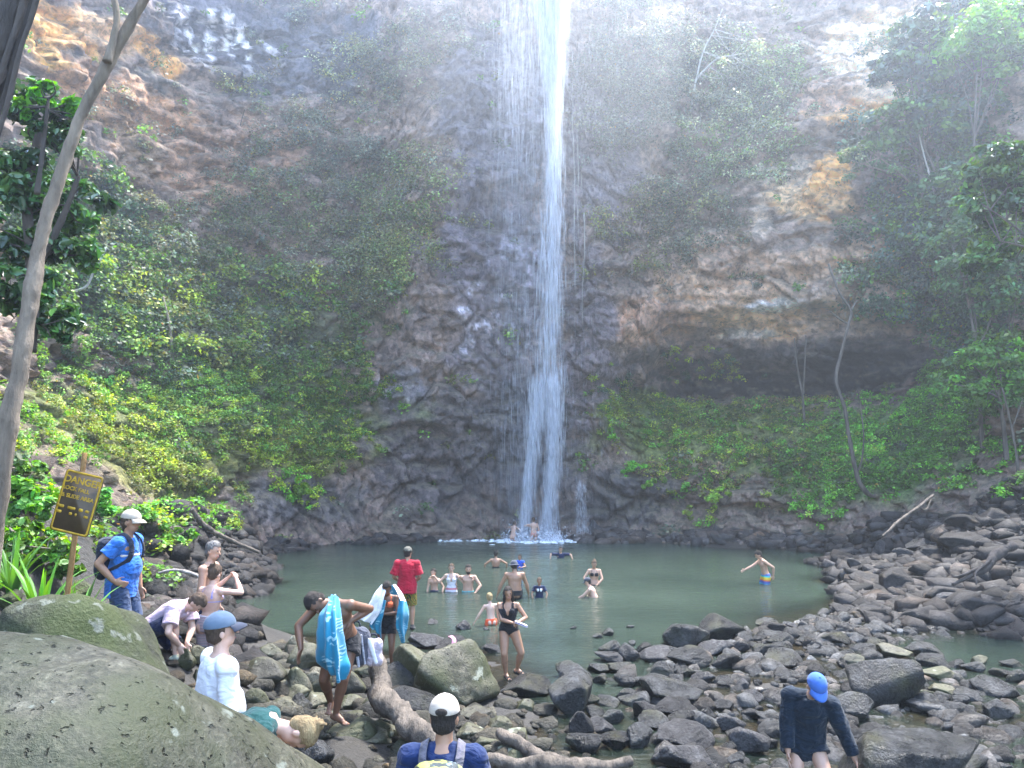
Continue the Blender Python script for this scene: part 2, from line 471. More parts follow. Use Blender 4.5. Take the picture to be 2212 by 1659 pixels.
for i_, (px, py, rx, ry, c) in enumerate([
    (450, 60, 130, 130, (0.07, 0.065, 0.075)), (420, 90, 55, 50, (.09, .085, .095)), (640, 120, 200, 130, (.075, .075, .085)),
    (130, 90, 110, 70, OCH), (320, 110, 70, 32, OCH), (220, 60, 90, 40, (.42, .26, .13)), (360, 150, 22, 40, OCH), (90, 30, 60, 40, OCH),
    (200, 130, 70, 30, (.09, .075, .06)), (330, 170, 70, 26, (.09, .075, .06)),
    (280, 240, 170, 90, (.32, .18, .095)), (420, 350, 180, 100, (.27, .16, .095)), (560, 330, 120, 80, (.24, .15, .10)), (560, 390, 30, 25, (.36, .25, .16)), (300, 330, 80, 70, (.25, .17, .11)),
    (1880, 100, 120, 90, (.62, .48, .34)), (1830, 240, 100, 44, OCH), (1900, 180, 90, 50, (.55, .40, .26)), (1720, 420, 60, 60, (.5, .34, .18)), (1790, 200, 70, 60, (.30, .2, .14)), (1790, 390, 60, 90, OCH), (1770, 440, 60, 50, (.46, .28, .12)), (1690, 370, 70, 40, (.30, .24, .18)), (1640, 480, 26, 60, (.34, .27, .2)),
    (1560, 640, 150, 70, (.36, .24, .15)), (1660, 690, 110, 40, (.42, .28, .165)), (1400, 690, 110, 50, (.32, .20, .13)), (1850, 660, 150, 60, (.32, .24, .18)), (1960, 720, 120, 40, (.26, .2, .16)), (1700, 570, 240, 44, (.30, .20, .125)), (1560, 540, 90, 60, (.26, .17, .11)),
    (1680, 660, 60, 14, (.5, .47, .44)), (1610, 720, 60, 10, (.48, .42, .36)),
    (1700, 790, 330, 45, (.06, .05, .047)), (1900, 775, 160, 45, (.06, .05, .048)), (1700, 840, 280, 36, (.012, .011, .011)), (1880, 790, 150, 30, (.02, .018, .018)),  # shade of the cave painted into the rock as near-black patches
    (1050, 560, 150, 170, (.135, .115, .125)), (1050, 720, 130, 120, (.15, .125, .125)), (900, 700, 90, 110, (.17, .125, .10)), (870, 850, 60, 60, (.17, .155, .16)), (1100, 950, 200, 150, (.085, .075, .073)), (900, 1000, 120, 130, (.10, .082, .075)), (1270, 720, 60, 200, (.13, .105, .105)), (1350, 1080, 120, 70, (.075, .068, .066)), (620, 1080, 200, 60, (.10, .088, .08)),
    (1080, 200, 160, 220, (.12, .11, .125)), (1300, 300, 90, 250, (.12, .105, .115)),
]):
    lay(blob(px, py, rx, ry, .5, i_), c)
# pale mineral runs on the dark wall beside the ochre, and painted wet glints round the falls
runs = vnoise(np.stack([CV[:, 0] * 3.2, CV[:, 1] * 3.2, CV[:, 2] * .55], 1), 71)
lay(blob(470, 85, 120, 75, .5, 80) * sstep(.12, .34, runs + .25 * fine), (.62, .60, .62), .1)
lay(blob(1060, 700, 110, 90, .5, 82) * sstep(.18, .4, fine + (r3_ - .5) * .6), (.36, .34, .37), .2)
lay(blob(1130, 560, 80, 60, .5, 83) * sstep(.1, .4, fine + (r3_ - .5) * .6), (.34, .32, .37), .2)
# soil and moss on what does not face outward
up = np.clip(CN[:, 2], 0, 1)
lay(sstep(.35, .75, up) * .7, (0.085, 0.075, 0.045), .3)
for i_, (px, py, rx, ry, c) in enumerate([(250, 930, 330, 110, (.10, .125, .03)), (560, 880, 300, 120, (.075, .095, .03)), (450, 700, 320, 160, (.06, .075, .03)), (640, 985, 190, 50, (.13, .13, .03)), (360, 1030, 220, 60, (.11, .115, .03)), (1600, 940, 270, 80, (.105, .13, .032)), (1420, 900, 130, 60, (.10, .14, .03)), (1880, 980, 200, 130, (.07, .13, .03)), (2080, 880, 150, 170, (.06, .11, .03)), (150, 560, 200, 220, (.035, .05, .025))]):
    lay(blob(px, py, rx, ry, .5, 400 + i_) * .85, c)
rock = np.clip(rock * np.array([1.42, 1.36, 1.40]), 0.012, .85)
wet = np.clip(blob(1150, 700, 230, 560, .3, 90) * .8 + blob(1150, 150, 160, 240, .3, 91) * .7, 0, 1)

M_cliff, n, l, b = mat_new('cliff_rock')
a = n.new('ShaderNodeAttribute'); a.attribute_name = 'Col'
wa = n.new('ShaderNodeAttribute'); wa.attribute_name = 'wet'
tc = n.new('ShaderNodeTexCoord')
t1 = noise_n(n, l, 3.5, 8, 0.65, tc.outputs['Object'])
r1 = ramp(n, [(0.28, (.35, .35, .35)), (0.5, (.95, .95, .95)), (0.75, (1.5, 1.45, 1.4))])
l.new(t1.outputs[0], r1.inputs[0])
vo = n.new('ShaderNodeTexVoronoi'); vo.inputs['Scale'].default_value = 2.6; vo.inputs['Detail'].default_value = 2.0
wn_ = noise_n(n, l, 1.2, 4, .6, tc.outputs['Object'])
wm = n.new('ShaderNodeVectorMath'); wm.operation = 'MULTIPLY_ADD'; wm.inputs[1].default_value = (.9, .9, .9)
l.new(wn_.outputs['Color'], wm.inputs[0]); l.new(tc.outputs['Object'], wm.inputs[2]); l.new(wm.outputs[0], vo.inputs['Vector'])
bw = n.new('ShaderNodeSeparateColor'); l.new(vo.outputs['Color'], bw.inputs[0])
rc = ramp(n, [(0.0, (.45, .45, .47)), (.5, (.95, .95, .95)), (1.0, (1.6, 1.55, 1.5))]); l.new(bw.outputs[0], rc.inputs[0])
cc_ = mixc(n, l, a.outputs['Color'], r1.outputs[0], 1.0, 'MULTIPLY')
l.new(mixc(n, l, cc_, rc.outputs[0], .8, 'MULTIPLY'), b.inputs['Base Color'])
mr = n.new('ShaderNodeMapRange'); mr.inputs[3].default_value = 0.8; mr.inputs[4].default_value = 0.28
l.new(wa.outputs['Fac'], mr.inputs[0]); l.new(mr.outputs[0], b.inputs['Roughness'])
b.inputs['Specular IOR Level'].default_value = 0.45
t2 = noise_n(n, l, 7, 7, 0.7, tc.outputs['Object'])
hm_ = n.new('ShaderNodeMath'); hm_.operation = 'MULTIPLY_ADD'; hm_.inputs[1].default_value = .9
l.new(bw.outputs[1], hm_.inputs[0]); l.new(t2.outputs[0], hm_.inputs[2])
bump_n(n, l, b, hm_.outputs[0], 0.9, 0.2)
o = obj('cliff', mesh_np('cliff', CV, [grid_faces(NR, NC)[:, ::-1]], col=rock, attrs={'wet': wet}), M_cliff)
tag(o, 'tall rock amphitheatre wall with ochre and dark bands and an undercut cave', kind='structure')
# ================================================================== PLANTS
GREEN, VIVID, YELG, OLIVE, DARK, GREY, BROWN, PALE = (.085, .17, .026), (.11, .29, .03), (.19, .25, .026), (.135, .15, .04), (.028, .06, .028), (.115, .135, .085), (.15, .105, .06), (.25, .29, .15)
BLUEG = (.06, .10, .075)
M_leaf = mat_leaf('leaf', 0.5, 0.35)
M_gloss = mat_leaf('glossy_leaf', 0.22, 0.25, 0.6)
def unit(v):
    return v / (np.linalg.norm(v, axis=-1, keepdims=True) + 1e-9)
def leaf_mesh(C, Nn, size, col, rng, aspect=.5, fold=False):
    """one pointed leaf at every C: a lozenge, or two halves folded along the rib"""
    k = len(C)
    Nn = unit(Nn)
    a = unit(np.cross(Nn, rng.normal(size=(k, 3))))
    a[:, 2] -= .25; a = unit(a - Nn * (a * Nn).sum(1)[:, None])
    c = np.cross(Nn, a)
    s = size[:, None]
    if not fold:
        V = np.stack([C - a * s * .5, C + c * s * .5 * aspect - a * s * .06, C + a * s * .5, C - c * s * .5 * aspect - a * s * .06], 1).reshape(-1, 3)
        F = np.arange(4 * k).reshape(k, 4)
        return V, [F], np.repeat(col, 4, 0)
    up = Nn * s * .10
    V = np.stack([C - a * s * .5, C + c * s * .42 * aspect - a * s * .16 + up, C + c * s * .36 * aspect + a * s * .2 + up, C + a * s * .5 - up * .7,
                  C - c * s * .36 * aspect + a * s * .2 + up, C - c * s * .42 * aspect - a * s * .16 + up], 1).reshape(-1, 3)
    b = np.arange(k)[:, None] * 6
    return V, [b + np.array([[0, 1, 2, 3]]), b + np.array([[0, 3, 4, 5]])], np.repeat(col, 6, 0)
def clump_points(c, r, nrm, cnt, rng, flat=.75):
    """points and normals over a ragged dome of foliage at c"""
    d = unit(rng.normal(size=(cnt, 3)))
    d = unit(d + nrm[None, :] * .7)
    rad = r * (rng.random(cnt) ** .45) * (.75 + .5 * rng.random(cnt))
    P = c + d * rad[:, None] * np.array([1, 1, flat])
    Nn = unit(d * .5 + np.array([0, 0, .55]) + nrm * .25 + rng.normal(size=(cnt, 3)) * .55)
    return P, Nn
def palette(base, cnt, rng, var=.32, hue=.12):
    v = np.exp(rng.normal(size=(cnt, 1)) * var)
    h = rng.normal(size=(cnt, 1)) * hue
    c = np.array(base)[None, :] * v * np.concatenate([1 + h, np.ones((cnt, 1)), 1 - h * .5], 1)
    return np.clip(c, .008, .8)
# ---- where the wall carries plants: patches (photo pixel centre, radii, density, colours)
VEG = [
    (60, 940, 130, 90, 1.0, (GREEN, YELG, VIVID)), (150, 520, 210, 230, 1.0, (DARK, GREEN)), (330, 520, 200, 130, .8, (GREEN, OLIVE, GREY)), (450, 660, 300, 150, .9, (GREEN, OLIVE, GREY, YELG)), (300, 800, 300, 130, 1.0, (GREEN, GREEN, DARK)),
    (250, 920, 300, 90, 1.0, (YELG, GREEN, OLIVE)), (560, 860, 270, 110, 1.0, (GREEN, YELG, GREEN)), (640, 970, 170, 50, 1.0, (YELG, YELG, OLIVE)), (600, 470, 180, 150, .72, (GREY, OLIVE, GREY, GREEN)),
    (560, 250, 180, 110, .45, (GREY, BROWN, OLIVE)), (830, 130, 140, 90, .7, (GREY, OLIVE, PALE)), (700, 310, 150, 110, .62, (BLUEG, GREY, GREY)), (840, 430, 110, 130, .7, (GREY, GREEN, OLIVE)), (790, 600, 90, 90, .9, (GREEN, OLIVE, GREY)),
    (330, 310, 210, 100, .35, (BROWN, OLIVE, GREY)), (440, 400, 130, 70, .35, (BROWN, OLIVE)), (930, 360, 70, 180, .45, (OLIVE, BROWN, GREY)), (645, 1050, 55, 60, .9, (YELG, VIVID)), (360, 1020, 180, 60, .9, (YELG, OLIVE)), (420, 1080, 150, 50, .6, (GREEN, OLIVE)),
    (740, 800, 80, 90, .9, (GREEN, YELG)), (700, 700, 130, 90, .7, (DARK, GREEN, OLIVE)), (850, 540, 90, 90, .7, (GREEN, OLIVE, YELG)), (730, 930, 70, 80, .9, (YELG, GREEN)), (950, 550, 40, 110, .4, (OLIVE, GREEN)),
    (1330, 200, 110, 160, .8, (BLUEG, DARK, GREY)), (1490, 180, 150, 120, .85, (GREY, PALE, BLUEG)), (1640, 210, 110, 130, .9, (PALE, GREY, GREEN)), (1570, 330, 150, 80, .8, (GREY, GREEN, PALE)), (1340, 520, 110, 120, .6, (OLIVE, BROWN, YELG)),
    (1480, 480, 140, 100, .75, (GREY, DARK, OLIVE)), (1320, 720, 70, 120, .4, (OLIVE, YELG)), (1400, 900, 130, 50, .95, (GREEN, YELG, OLIVE)), (1600, 930, 260, 70, .95, (GREEN, YELG, OLIVE, VIVID)), (1600, 1010, 220, 70, .8, (OLIVE, YELG, GREEN, BROWN)),
    (1900, 960, 200, 130, 1.0, (VIVID, GREEN, VIVID)), (2080, 860, 150, 160, 1.0, (VIVID, GREEN, GREEN)), (1790, 1060, 90, 60, 1.0, (VIVID, GREEN)), (2060, 520, 170, 260, 1.0, (DARK, GREEN, BLUEG)), (1930, 300, 120, 150, .45, (GREY, BLUEG)),
    (2060, 100, 170, 120, .6, (GREY, BLUEG)), (1450, 60, 160, 60, .7, (BLUEG, GREY)), (1760, 590, 210, 26, .45, (OLIVE, BROWN, GREY)), (970, 430, 130, 90, .3, (OLIVE, GREY)), (1530, 790, 110, 40, .6, (DARK, OLIVE, YELG)), (1320, 830, 60, 50, .7, (OLIVE, YELG, DARK)),
    (1080, 835, 50, 12, .6, (YELG, GREEN)), (1990, 560, 140, 60, .6, (GREY, OLIVE)), (1500, 1110, 90, 30, .6, (YELG, VIVID)), (640, 60, 140, 60, .4, (BLUEG, GREY)), (2100, 1000, 140, 60, .9, (GREEN, VIVID)), (1650, 880, 180, 26, .8, (OLIVE, GREEN, BROWN)),
    (1900, 560, 90, 110, .6, (DARK, GREY)), (1960, 460, 110, 120, .8, (DARK, BLUEG, GREEN)), (1250, 120, 70, 110, .5, (BLUEG, GREY)), (980, 90, 120, 80, .5, (BLUEG, GREY)),
]
def cover():
    rng = np.random.default_rng(3)
    G = CV.reshape(NR, NC, 3)
    ar = (np.linalg.norm(np.gradient(G, axis=0), axis=2) * np.linalg.norm(np.gradient(G, axis=1), axis=2)).ravel()
    patchy = fbm(CV, .8, 3, 202)
    species = fbm(CV, .28, 3, 505)
    inview = (CPX[:, 0] > -150) & (CPX[:, 0] < 2362) & (CPX[:, 1] > -120) & (CPX[:, 1] < 1500) & (CV[:, 1] > 8)
    idx, own = [], []
    for i, (px, py, rx, ry, dn, pal) in enumerate(VEG):
        m = blob(px, py, rx, ry, .5, 300 + i) * sstep(-.75 + 1.3 * (1 - dn), -.15 + 1.2 * (1 - dn), patchy) * inview
        w = m * ar
        cnt = int(w.sum() * dn * 8.5)
        if cnt < 3:
            continue
        k = rng.choice(len(CV), size=cnt, p=w / w.sum())
        idx.append(k); own.append(np.full(cnt, i))
    # thin general growth over everything that leans back
    w = np.clip(CN[:, 2] - .25, 0, 1) * ar * inview * sstep(-.1, .4, patchy)
    k = rng.choice(len(CV), size=900, p=w / w.sum()); idx.append(k); own.append(np.full(900, -1))
    idx = np.concatenate(idx); own = np.concatenate(own)
    bank = []
    gx = rng.uniform(-15, 20, 60000); gy = rng.uniform(8.5, 36, 60000)
    gz = ground_z(gx, gy); pt = fbm(np.stack([gx, gy, gz], 1), .7, 3, 77)
    ok = ((gx < -5.8) & (gz > 1.75 + .5 * pt - .02 * gy)) | ((gx > 14.5) & (gy > 24) & (gz > 2.3 + .5 * pt))
    ok &= (np.abs(gx) < gy * .72 + 1.5)
    sel = np.where(ok)[0][:1500]
    for j in sel: bank.append((np.array([gx[j], gy[j], gz[j]]), gx[j] < 0))
    Vs, Fs, Cs, base = [], [], [], 0
    PP, NN, SS, CC = [], [], [], []
    for k, i in zip(idx, own):
        c = CV[k]; nrm = unit(CN[k] + np.array([0, 0, .5]))
        dist = CPX[k, 2]
        flatveg = CN[k, 2] > .45
        moss = i >= 0 and VEG[i][5][0] in (YELG, VIVID) or (i >= 0 and 690 < VEG[i][1] < 1120)
        dry = i >= 0 and VEG[i][1] < 620 and 200 < VEG[i][0] < 1850
        r = rng.uniform(.16, .42) if moss else (rng.uniform(.25, .6) if flatveg else rng.uniform(.35, .95))
        pal = VEG[i][5] if i >= 0 else (OLIVE, GREEN, GREY)
        bc = np.array(pal[rng.integers(len(pal))]) * math.exp(rng.normal() * .28 + .8 * species[k])
        if dry: bc = bc * .62 + np.array((.19, .155, .10)) * .38
        cnt = int((34 if flatveg else 46) * (r / .55) ** 1.3) if not moss else int(46 * (r / .3))
        P, Nn = clump_points(c + nrm * r * .3, r, nrm, cnt, rng, .7)
        PP.append(P); NN.append(Nn)
        SS.append(rng.uniform(.13, .28, cnt) * (1.0 if dist > 30 else .8) * (.6 if moss else (.72 if dry else 1)))
        CC.append(palette(bc, cnt, rng))
    for c, lft in bank:
        r = rng.uniform(.15, .4) * (1 if c[1] > 14 else .8)
        pal = (VIVID, GREEN, (.10, .25, .05), YELG) if lft else (VIVID, GREEN)
        bc = np.array(pal[rng.integers(len(pal))]) * math.exp(rng.normal() * .25)
        cnt = int(70 * (r / .35) ** 1.2)
        P, Nn = clump_points(c + np.array([0, 0, r * .3]), r, np.array([0, 0, 1.0]), cnt, rng, .7)
        PP.append(P); NN.append(Nn); SS.append(rng.uniform(.06, .13, cnt) * (1 if c[1] < 16 else 1.3)); CC.append(palette(bc, cnt, rng))
    P = np.concatenate(PP); N_ = np.concatenate(NN); S = np.concatenate(SS); C = np.concatenate(CC)
    # a few dead yellow leaves
    y = rng.random(len(P)) < .004
    C = np.clip(C * 1.28, 0, .8)
    C[y] = (.5, .3, .05)
    V, F, Cv = leaf_mesh(P, N_, S, C, rng, .62)
    o = obj('cliff_plants', mesh_np('cliff_plants', V, F, col=Cv), M_leaf)
    tag(o, 'mixed shrubs, ferns and creepers covering the cliff and its slopes', 'vegetation', kind='stuff')
    return len(P)
NLEAF = cover(); print("LEAVES", NLEAF)

def tube(path, rad, sides=8, seed=0, wob=.0, rough=.0, seg=5):
    """a bent tapering limb along a polyline"""
    path = np.asarray(path, float); rad = np.asarray(rad, float)
    m = max(8, int(len(path) * seg))
    t = np.linspace(0, len(path) - 1, m)
    C = catmull(path, t); R = np.interp(t, np.arange(len(rad)), rad)
    if wob:
        q = np.stack([t * 1.7, np.full(m, seed * 3.1), np.zeros(m)], 1)
        C = C + wob * np.stack([vnoise(q, 1), vnoise(q, 2), vnoise(q, 3)], 1)
    T = unit(np.gradient(C, axis=0))
    ref = np.array([1.0, .3, .1]); A = unit(np.cross(T, ref)); B = np.cross(T, A)
    an = np.linspace(0, 2 * math.pi, sides, endpoint=False)
    rr = R[:, None] * np.ones(sides)
    V = C[:, None, :] + A[:, None, :] * (np.cos(an)[None, :] * rr)[:, :, None] + B[:, None, :] * (np.sin(an)[None, :] * rr)[:, :, None]
    V = V.reshape(-1, 3)
    if rough:
        nr = unit(V - np.repeat(C, sides, 0))
        V = V + nr * (rough * fbm(V, 9, 3, seed + 7) + rough * .8 * fbm(V * np.array([1, 1, .6]), 3.5, 2, seed + 9))[:, None] * np.repeat(R, sides)[:, None] * 4
    a = (np.arange(m - 1)[:, None] * sides + np.arange(sides)[None, :]).ravel()
    b2 = (np.arange(m - 1)[:, None] * sides + (np.arange(sides)[None, :] + 1) % sides).ravel()
    F = np.stack([a, b2, b2 + sides, a + sides], 1)
    V = np.concatenate([V, C[:1], C[-1:]])
    c0, c1 = len(V) - 2, len(V) - 1
    k = np.arange(sides)
    T0 = np.stack([np.full(sides, c0), (k + 1) % sides, k], 1)
    T1 = np.stack([np.full(sides, c1), (m - 1) * sides + k, (m - 1) * sides + (k + 1) % sides], 1)
    return V, F, np.concatenate([T0, T1])
def join(parts):
    V, Q4, T3, b = [], [], [], 0
    for v, q, t in parts:
        V.append(v); Q4.append(np.asarray(q) + b if len(q) else np.zeros((0, 4), int)); T3.append(np.asarray(t) + b if len(t) else np.zeros((0, 3), int)); b += len(v)
    return np.concatenate(V), [np.concatenate(Q4), np.concatenate(T3)]
def mat_bark(name, c1, c2, scale=5, stretch=(1, 1, .25)):
    m, n, l, b = mat_new(name)
    tc = n.new('ShaderNodeTexCoord')
    t = noise_n(n, l, scale, 8, .65, tc.outputs['Object'], stretch)
    r = ramp(n, [(.32, c1), (.68, c2)])
    l.new(t.outputs[0], r.inputs[0]); l.new(r.outputs[0], b.inputs['Base Color'])
    b.inputs['Roughness'].default_value = .85
    t2 = noise_n(n, l, scale * 4, 6, .7, tc.outputs['Object'], stretch)
    bump_n(n, l, b, t2.outputs[0], 1.0, .05)
    return m
M_bark = mat_bark('grey_bark', (.12, .092, .066), (.36, .29, .215))
M_bark_d = mat_bark('dark_bark', (.03, .024, .02), (.09, .072, .058))
M_bark_m = mat_bark('brown_bark', (.04, .032, .025), (.17, .14, .11))
M_bark_p = mat_bark('pale_bark', (.22, .20, .17), (.5, .47, .42))
def plant(name, label, cat, limbs, crowns, leaf=(.12, .22), base_col=(GREEN,), bark=None, group=None, mat=None, seed=0, dens=1.0, aspect=.55, fold=False, var=.3, limb_name='trunk', root_it=False):
    """a tree or shrub: limbs = [(points, radii)], crowns = [(centre, radius, leaves)]; origin at the foot"""
    rng = np.random.default_rng(900 + seed)
    if limbs and root_it:
        p0 = np.array(limbs[0][0][0]); q_ = (np.abs(CV[:, 0] - p0[0]) < .45) & (np.abs(CV[:, 1] - p0[1]) < .45) & (CV[:, 2] < p0[2] + .1)
        zf = max(ground_z(p0[0], p0[1])[0], CV[q_, 2].max() if q_.any() else -9)
        if zf < p0[2] - .1:
            limbs = [([np.array([p0[0], p0[1], zf - .1])] + list(limbs[0][0]), [limbs[0][1][0] * 1.2] + list(limbs[0][1]))] + list(limbs[1:])
    foot = np.array(limbs[0][0][0] if limbs else crowns[0][0], float)
    root = empty(name, foot)
    tag(root, label, cat, group)
    if limbs:
        parts = [tube(np.array(p) - foot, r, 11, seed + i, seg=9, wob=.06 * max(r), rough=.06) for i, (p, r) in enumerate(limbs)]
        # twigs into the crowns
        for c, r, k in crowns:
            c = np.array(c) - foot
            for j in range(4):
                e = c + unit(rng.normal(size=3)) * r * .8
                src = parts[rng.integers(len(limbs))][0]
                src = src[np.argmin(np.linalg.norm(src - c, axis=1))]
                parts.append(tube([src, (src + e) / 2 + rng.normal(size=3) * r * .12, e], [.018 + .006 * r, .012, .005], 5, j))
        V, F = join(parts)
        obj(limb_name, mesh_np(name + '_wood', V, F, smooth=True), bark or M_bark, root)
    if crowns:
        PP, NN, CC, SS = [], [], [], []
        for c, r, k in crowns:
            c = np.array(c) - foot
            k = int(k * dens)
            nsub = max(3, k // 45)
            for j in range(nsub):
                d = unit(rng.normal(size=3) + np.array([0, 0, .25]))
                cc = c + d * r * (rng.random() ** .5) * np.array([1, 1, .75])
                cnt = max(6, k // nsub)
                P, Nn = clump_points(cc, r * rng.uniform(.28, .5), d, cnt, rng, .6)
                PP.append(P); NN.append(Nn)
                bc = np.array(base_col[rng.integers(len(base_col))]) * math.exp(rng.normal() * .2)
                CC.append(palette(bc, cnt, rng, var)); SS.append(rng.uniform(leaf[0], leaf[1], cnt))
        V, F, Cv = leaf_mesh(np.concatenate(PP), np.concatenate(NN), np.concatenate(SS), np.concatenate(CC), rng, aspect, fold)
        obj('crown', mesh_np(name + '_crown', V, F, col=Cv), mat or M_leaf, root)
    return root
def pts_d(lst, d0, d1=None):
    d1 = d0 if d1 is None else d1
    return [at_d(x, y, d0 + (d1 - d0) * i / max(1, len(lst) - 1)) for i, (x, y) in enumerate(lst)]
def crown_d(px, py, rpx, d, k):
    return (at_d(px, py, d), rpx * K * d / FPX, k)
# ---- leaning tree beside the danger sign, in front of everything on that side
foot = at_d(-30, 1130, 7.6); foot[2] = ground_z(foot[0], foot[1])[0] - .1
plant('leaning_tree', 'tall leaning grey trunk rising beside the danger sign', 'tree',
      [([foot] + pts_d([(8, 960), (36, 830), (58, 700), (74, 600), (92, 500), (120, 405), (158, 295), (205, 190), (258, 90), (322, -20), (392, -140), (480, -300)], 7.5, 8.2), [.12, .098, .086, .08, .078, .072, .068, .064, .06, .056, .052, .048, .044, .04]),
       (pts_d([(232, 135), (246, 80), (252, 30), (236, -40), (200, -160)], 7.85, 8.0), [.045, .035, .034, .03, .025])],
      [((.3, 7.4, 10.6), 1.7, 700), ((-1.6, 6.8, 10.2), 1.7, 700), ((-3.2, 7.4, 10.4), 1.5, 600), ((-.8, 8.6, 11.2), 1.6, 500), ((1.6, 6.6, 10.8), 1.2, 350)], leaf=(.14, .26), base_col=(GREEN, DARK), seed=1, fold=True)  # high crowns out of view, placed to shade the left foreground
foot = at_d(-60, 420, 6.4); foot[2] = ground_z(foot[0], 6.4)[0]
roots = [(pts_d([(95 - i * 11, -60), (70 - i * 9, 30), (44 - i * 9, 110), (22 - i * 11, 200), (-6 - i * 12, 300)], 6.3 + .12 * (i % 3)), [.024, .022, .02, .018, .015]) for i in range(6)]
plant('hanging_root_tree', 'dark trunk shaggy with hanging aerial roots beside the leaning trunk', 'tree',
      [([foot] + pts_d([(-60, 300), (-40, 170), (5, 40), (45, -80), (100, -260)], 6.4), [.22, .17, .16, .15, .15, .12])] + roots, [crown_d(60, -420, 200, 6.8, 400)], leaf=(.1, .18), bark=M_bark_d, base_col=(DARK, GREEN), seed=2, fold=True, limb_name='trunk')
# ---- glossy large-leaved tree behind the leaning trunk
plant('large_leaf_tree', 'dark bushy tree with large glossy leaves behind the leaning trunk', 'tree',
      [(pts_d([(60, 760), (70, 600), (60, 420), (90, 260)], 11.5), [.12, .10, .07, .04]), (pts_d([(70, 600), (130, 480), (170, 380)], 11.5), [.06, .05, .03])],
      [crown_d(60, 240, 90, 11.6, 620), crown_d(130, 300, 60, 11.2, 380), crown_d(40, 380, 90, 11.6, 620), crown_d(130, 440, 90, 11.8, 520), crown_d(30, 520, 80, 11.4, 520), crown_d(150, 560, 70, 12, 380), crown_d(40, 640, 80, 11.4, 420), crown_d(110, 690, 60, 11.4, 260)],
      leaf=(.13, .24), base_col=((.035, .08, .03), (.045, .11, .03), (.06, .15, .035)), mat=M_gloss, seed=3, fold=True, aspect=.55, bark=M_bark_d, dens=1.25)
plant('bright_leaf_sapling', 'bright green sapling crown topping the glossy dark tree', 'tree',
      [(pts_d([(80, 420), (95, 300), (105, 210)], 10.9), [.04, .03, .02])], [crown_d(110, 195, 40, 10.9, 150), crown_d(150, 235, 34, 10.9, 120), crown_d(60, 230, 24, 10.9, 60)],
      leaf=(.14, .24), base_col=((.10, .34, .02), (.08, .27, .02)), seed=4, fold=True, bark=M_bark_d)
# ---- trees of the upper slope beside the cave
def on(px, py, lift=0.0, pull=.4):
    """a point just in front of the wall"""
    k = on_cliff(px, py)
    return CV[k] - N0[k] * pull + np.array([0, 0, lift])
def wall_d(px, py):
    return CPX[on_cliff(px, py), 2]
R_ = [
    ('tree', 'light green spreading tree high above the undercut wall', [(2110, 420), (2105, 300), (2110, 160)], [(2120, 70, 85, 520), (2170, 130, 70, 400), (2060, 130, 70, 340), (2190, 40, 50, 200)], 21, ((.12, .27, .04), (.17, .30, .06), VIVID), .16),
    ('tree', 'grey green tree with pale shining leaves below the light green spreading tree', [(2010, 500), (1990, 400), (1985, 200)], [(1990, 70, 60, 380), (1960, 130, 60, 340), (2010, 170, 70, 400), (1920, 150, 40, 160)], 24, ((.12, .17, .10), BLUEG, GREEN), .17),
    ('tree', 'many stemmed tree with open crown standing over the ochre rock', [(2035, 560), (2040, 480), (2030, 400), (1990, 300)], [(1930, 280, 70, 360), (2000, 260, 80, 420), (2070, 300, 70, 360), (1870, 330, 50, 220), (2100, 240, 60, 300)], 23, ((.08, .16, .05), BLUEG, GREEN), .16),
    ('tree', 'near tree with big glossy leaves and a few orange ones beside the vivid slope', [(2330, 1000), (2310, 800), (2270, 560), (2190, 420)], [(2150, 360, 60, 330), (2190, 430, 60, 330), (2120, 440, 50, 200), (2160, 520, 60, 300), (2205, 340, 40, 200), (2110, 560, 40, 150)], 20.5, ((.06, .14, .03), GREEN, (.05, .12, .035)), .20),
    ('tree', 'leafy tree filling the slope between the glossy tree and the many stemmed one', [(2150, 700), (2140, 560), (2120, 480)], [(2110, 460, 60, 380), (2170, 480, 60, 380), (2050, 480, 60, 360), (2000, 520, 50, 280), (2190, 640, 60, 300), (2040, 400, 60, 300)], 22, ((.07, .14, .05), GREEN, (.05, .12, .05)), .15),
    ('tree', 'bright creeper hung tree rising from the vivid green slope', [(2170, 940), (2160, 860), (2150, 790)], [(2150, 760, 60, 420), (2190, 820, 60, 380), (2100, 790, 50, 320), (2060, 830, 44, 260), (2130, 850, 60, 360)], 20, (VIVID, (.08, .18, .04), GREEN), .13),
    ('tree', 'dark leafy tree screening the end of the cave', [(2120, 930), (2110, 760), (2080, 600)], [(2090, 600, 70, 520), (2150, 650, 80, 560), (2180, 760, 70, 480), (2060, 540, 50, 300), (2130, 500, 70, 380), (2200, 560, 60, 300)], 19, (GREEN, (.06, .14, .05), (.05, .12, .04)), .13),
]
for i, (nm, lab, lim, cr, d, pal, lf) in enumerate(R_):
    if i != 3: d = min(wall_d(*lim[0]), wall_d(lim[0][0], lim[0][1] + 40)) - .7
    lf *= max(.9, d / 21)
    limbs = [(pts_d(lim, d), list(np.linspace(.085, .035, len(lim))))]
    x0, y0 = lim[-2]
    for (cx, cy, rr, kk) in cr[:4]:
        limbs.append((pts_d([(x0, y0), ((x0 + cx) / 2 + 6, (y0 + cy) / 2 - 4), (cx, cy)], d), [.04, .03, .014]))
    plant('broadleaf_tree', lab, 'tree', limbs, [crown_d(a_, b_, c_, d + .4 * j % 1.3, k_ * 3.4) for j, (a_, b_, c_, k_) in enumerate(cr)], leaf=(lf * .8, lf * 1.5), base_col=pal, mat=M_gloss if i in (1, 3, 4) else M_leaf, seed=20 + i, fold=i == 3, bark=M_bark_m, root_it=True)
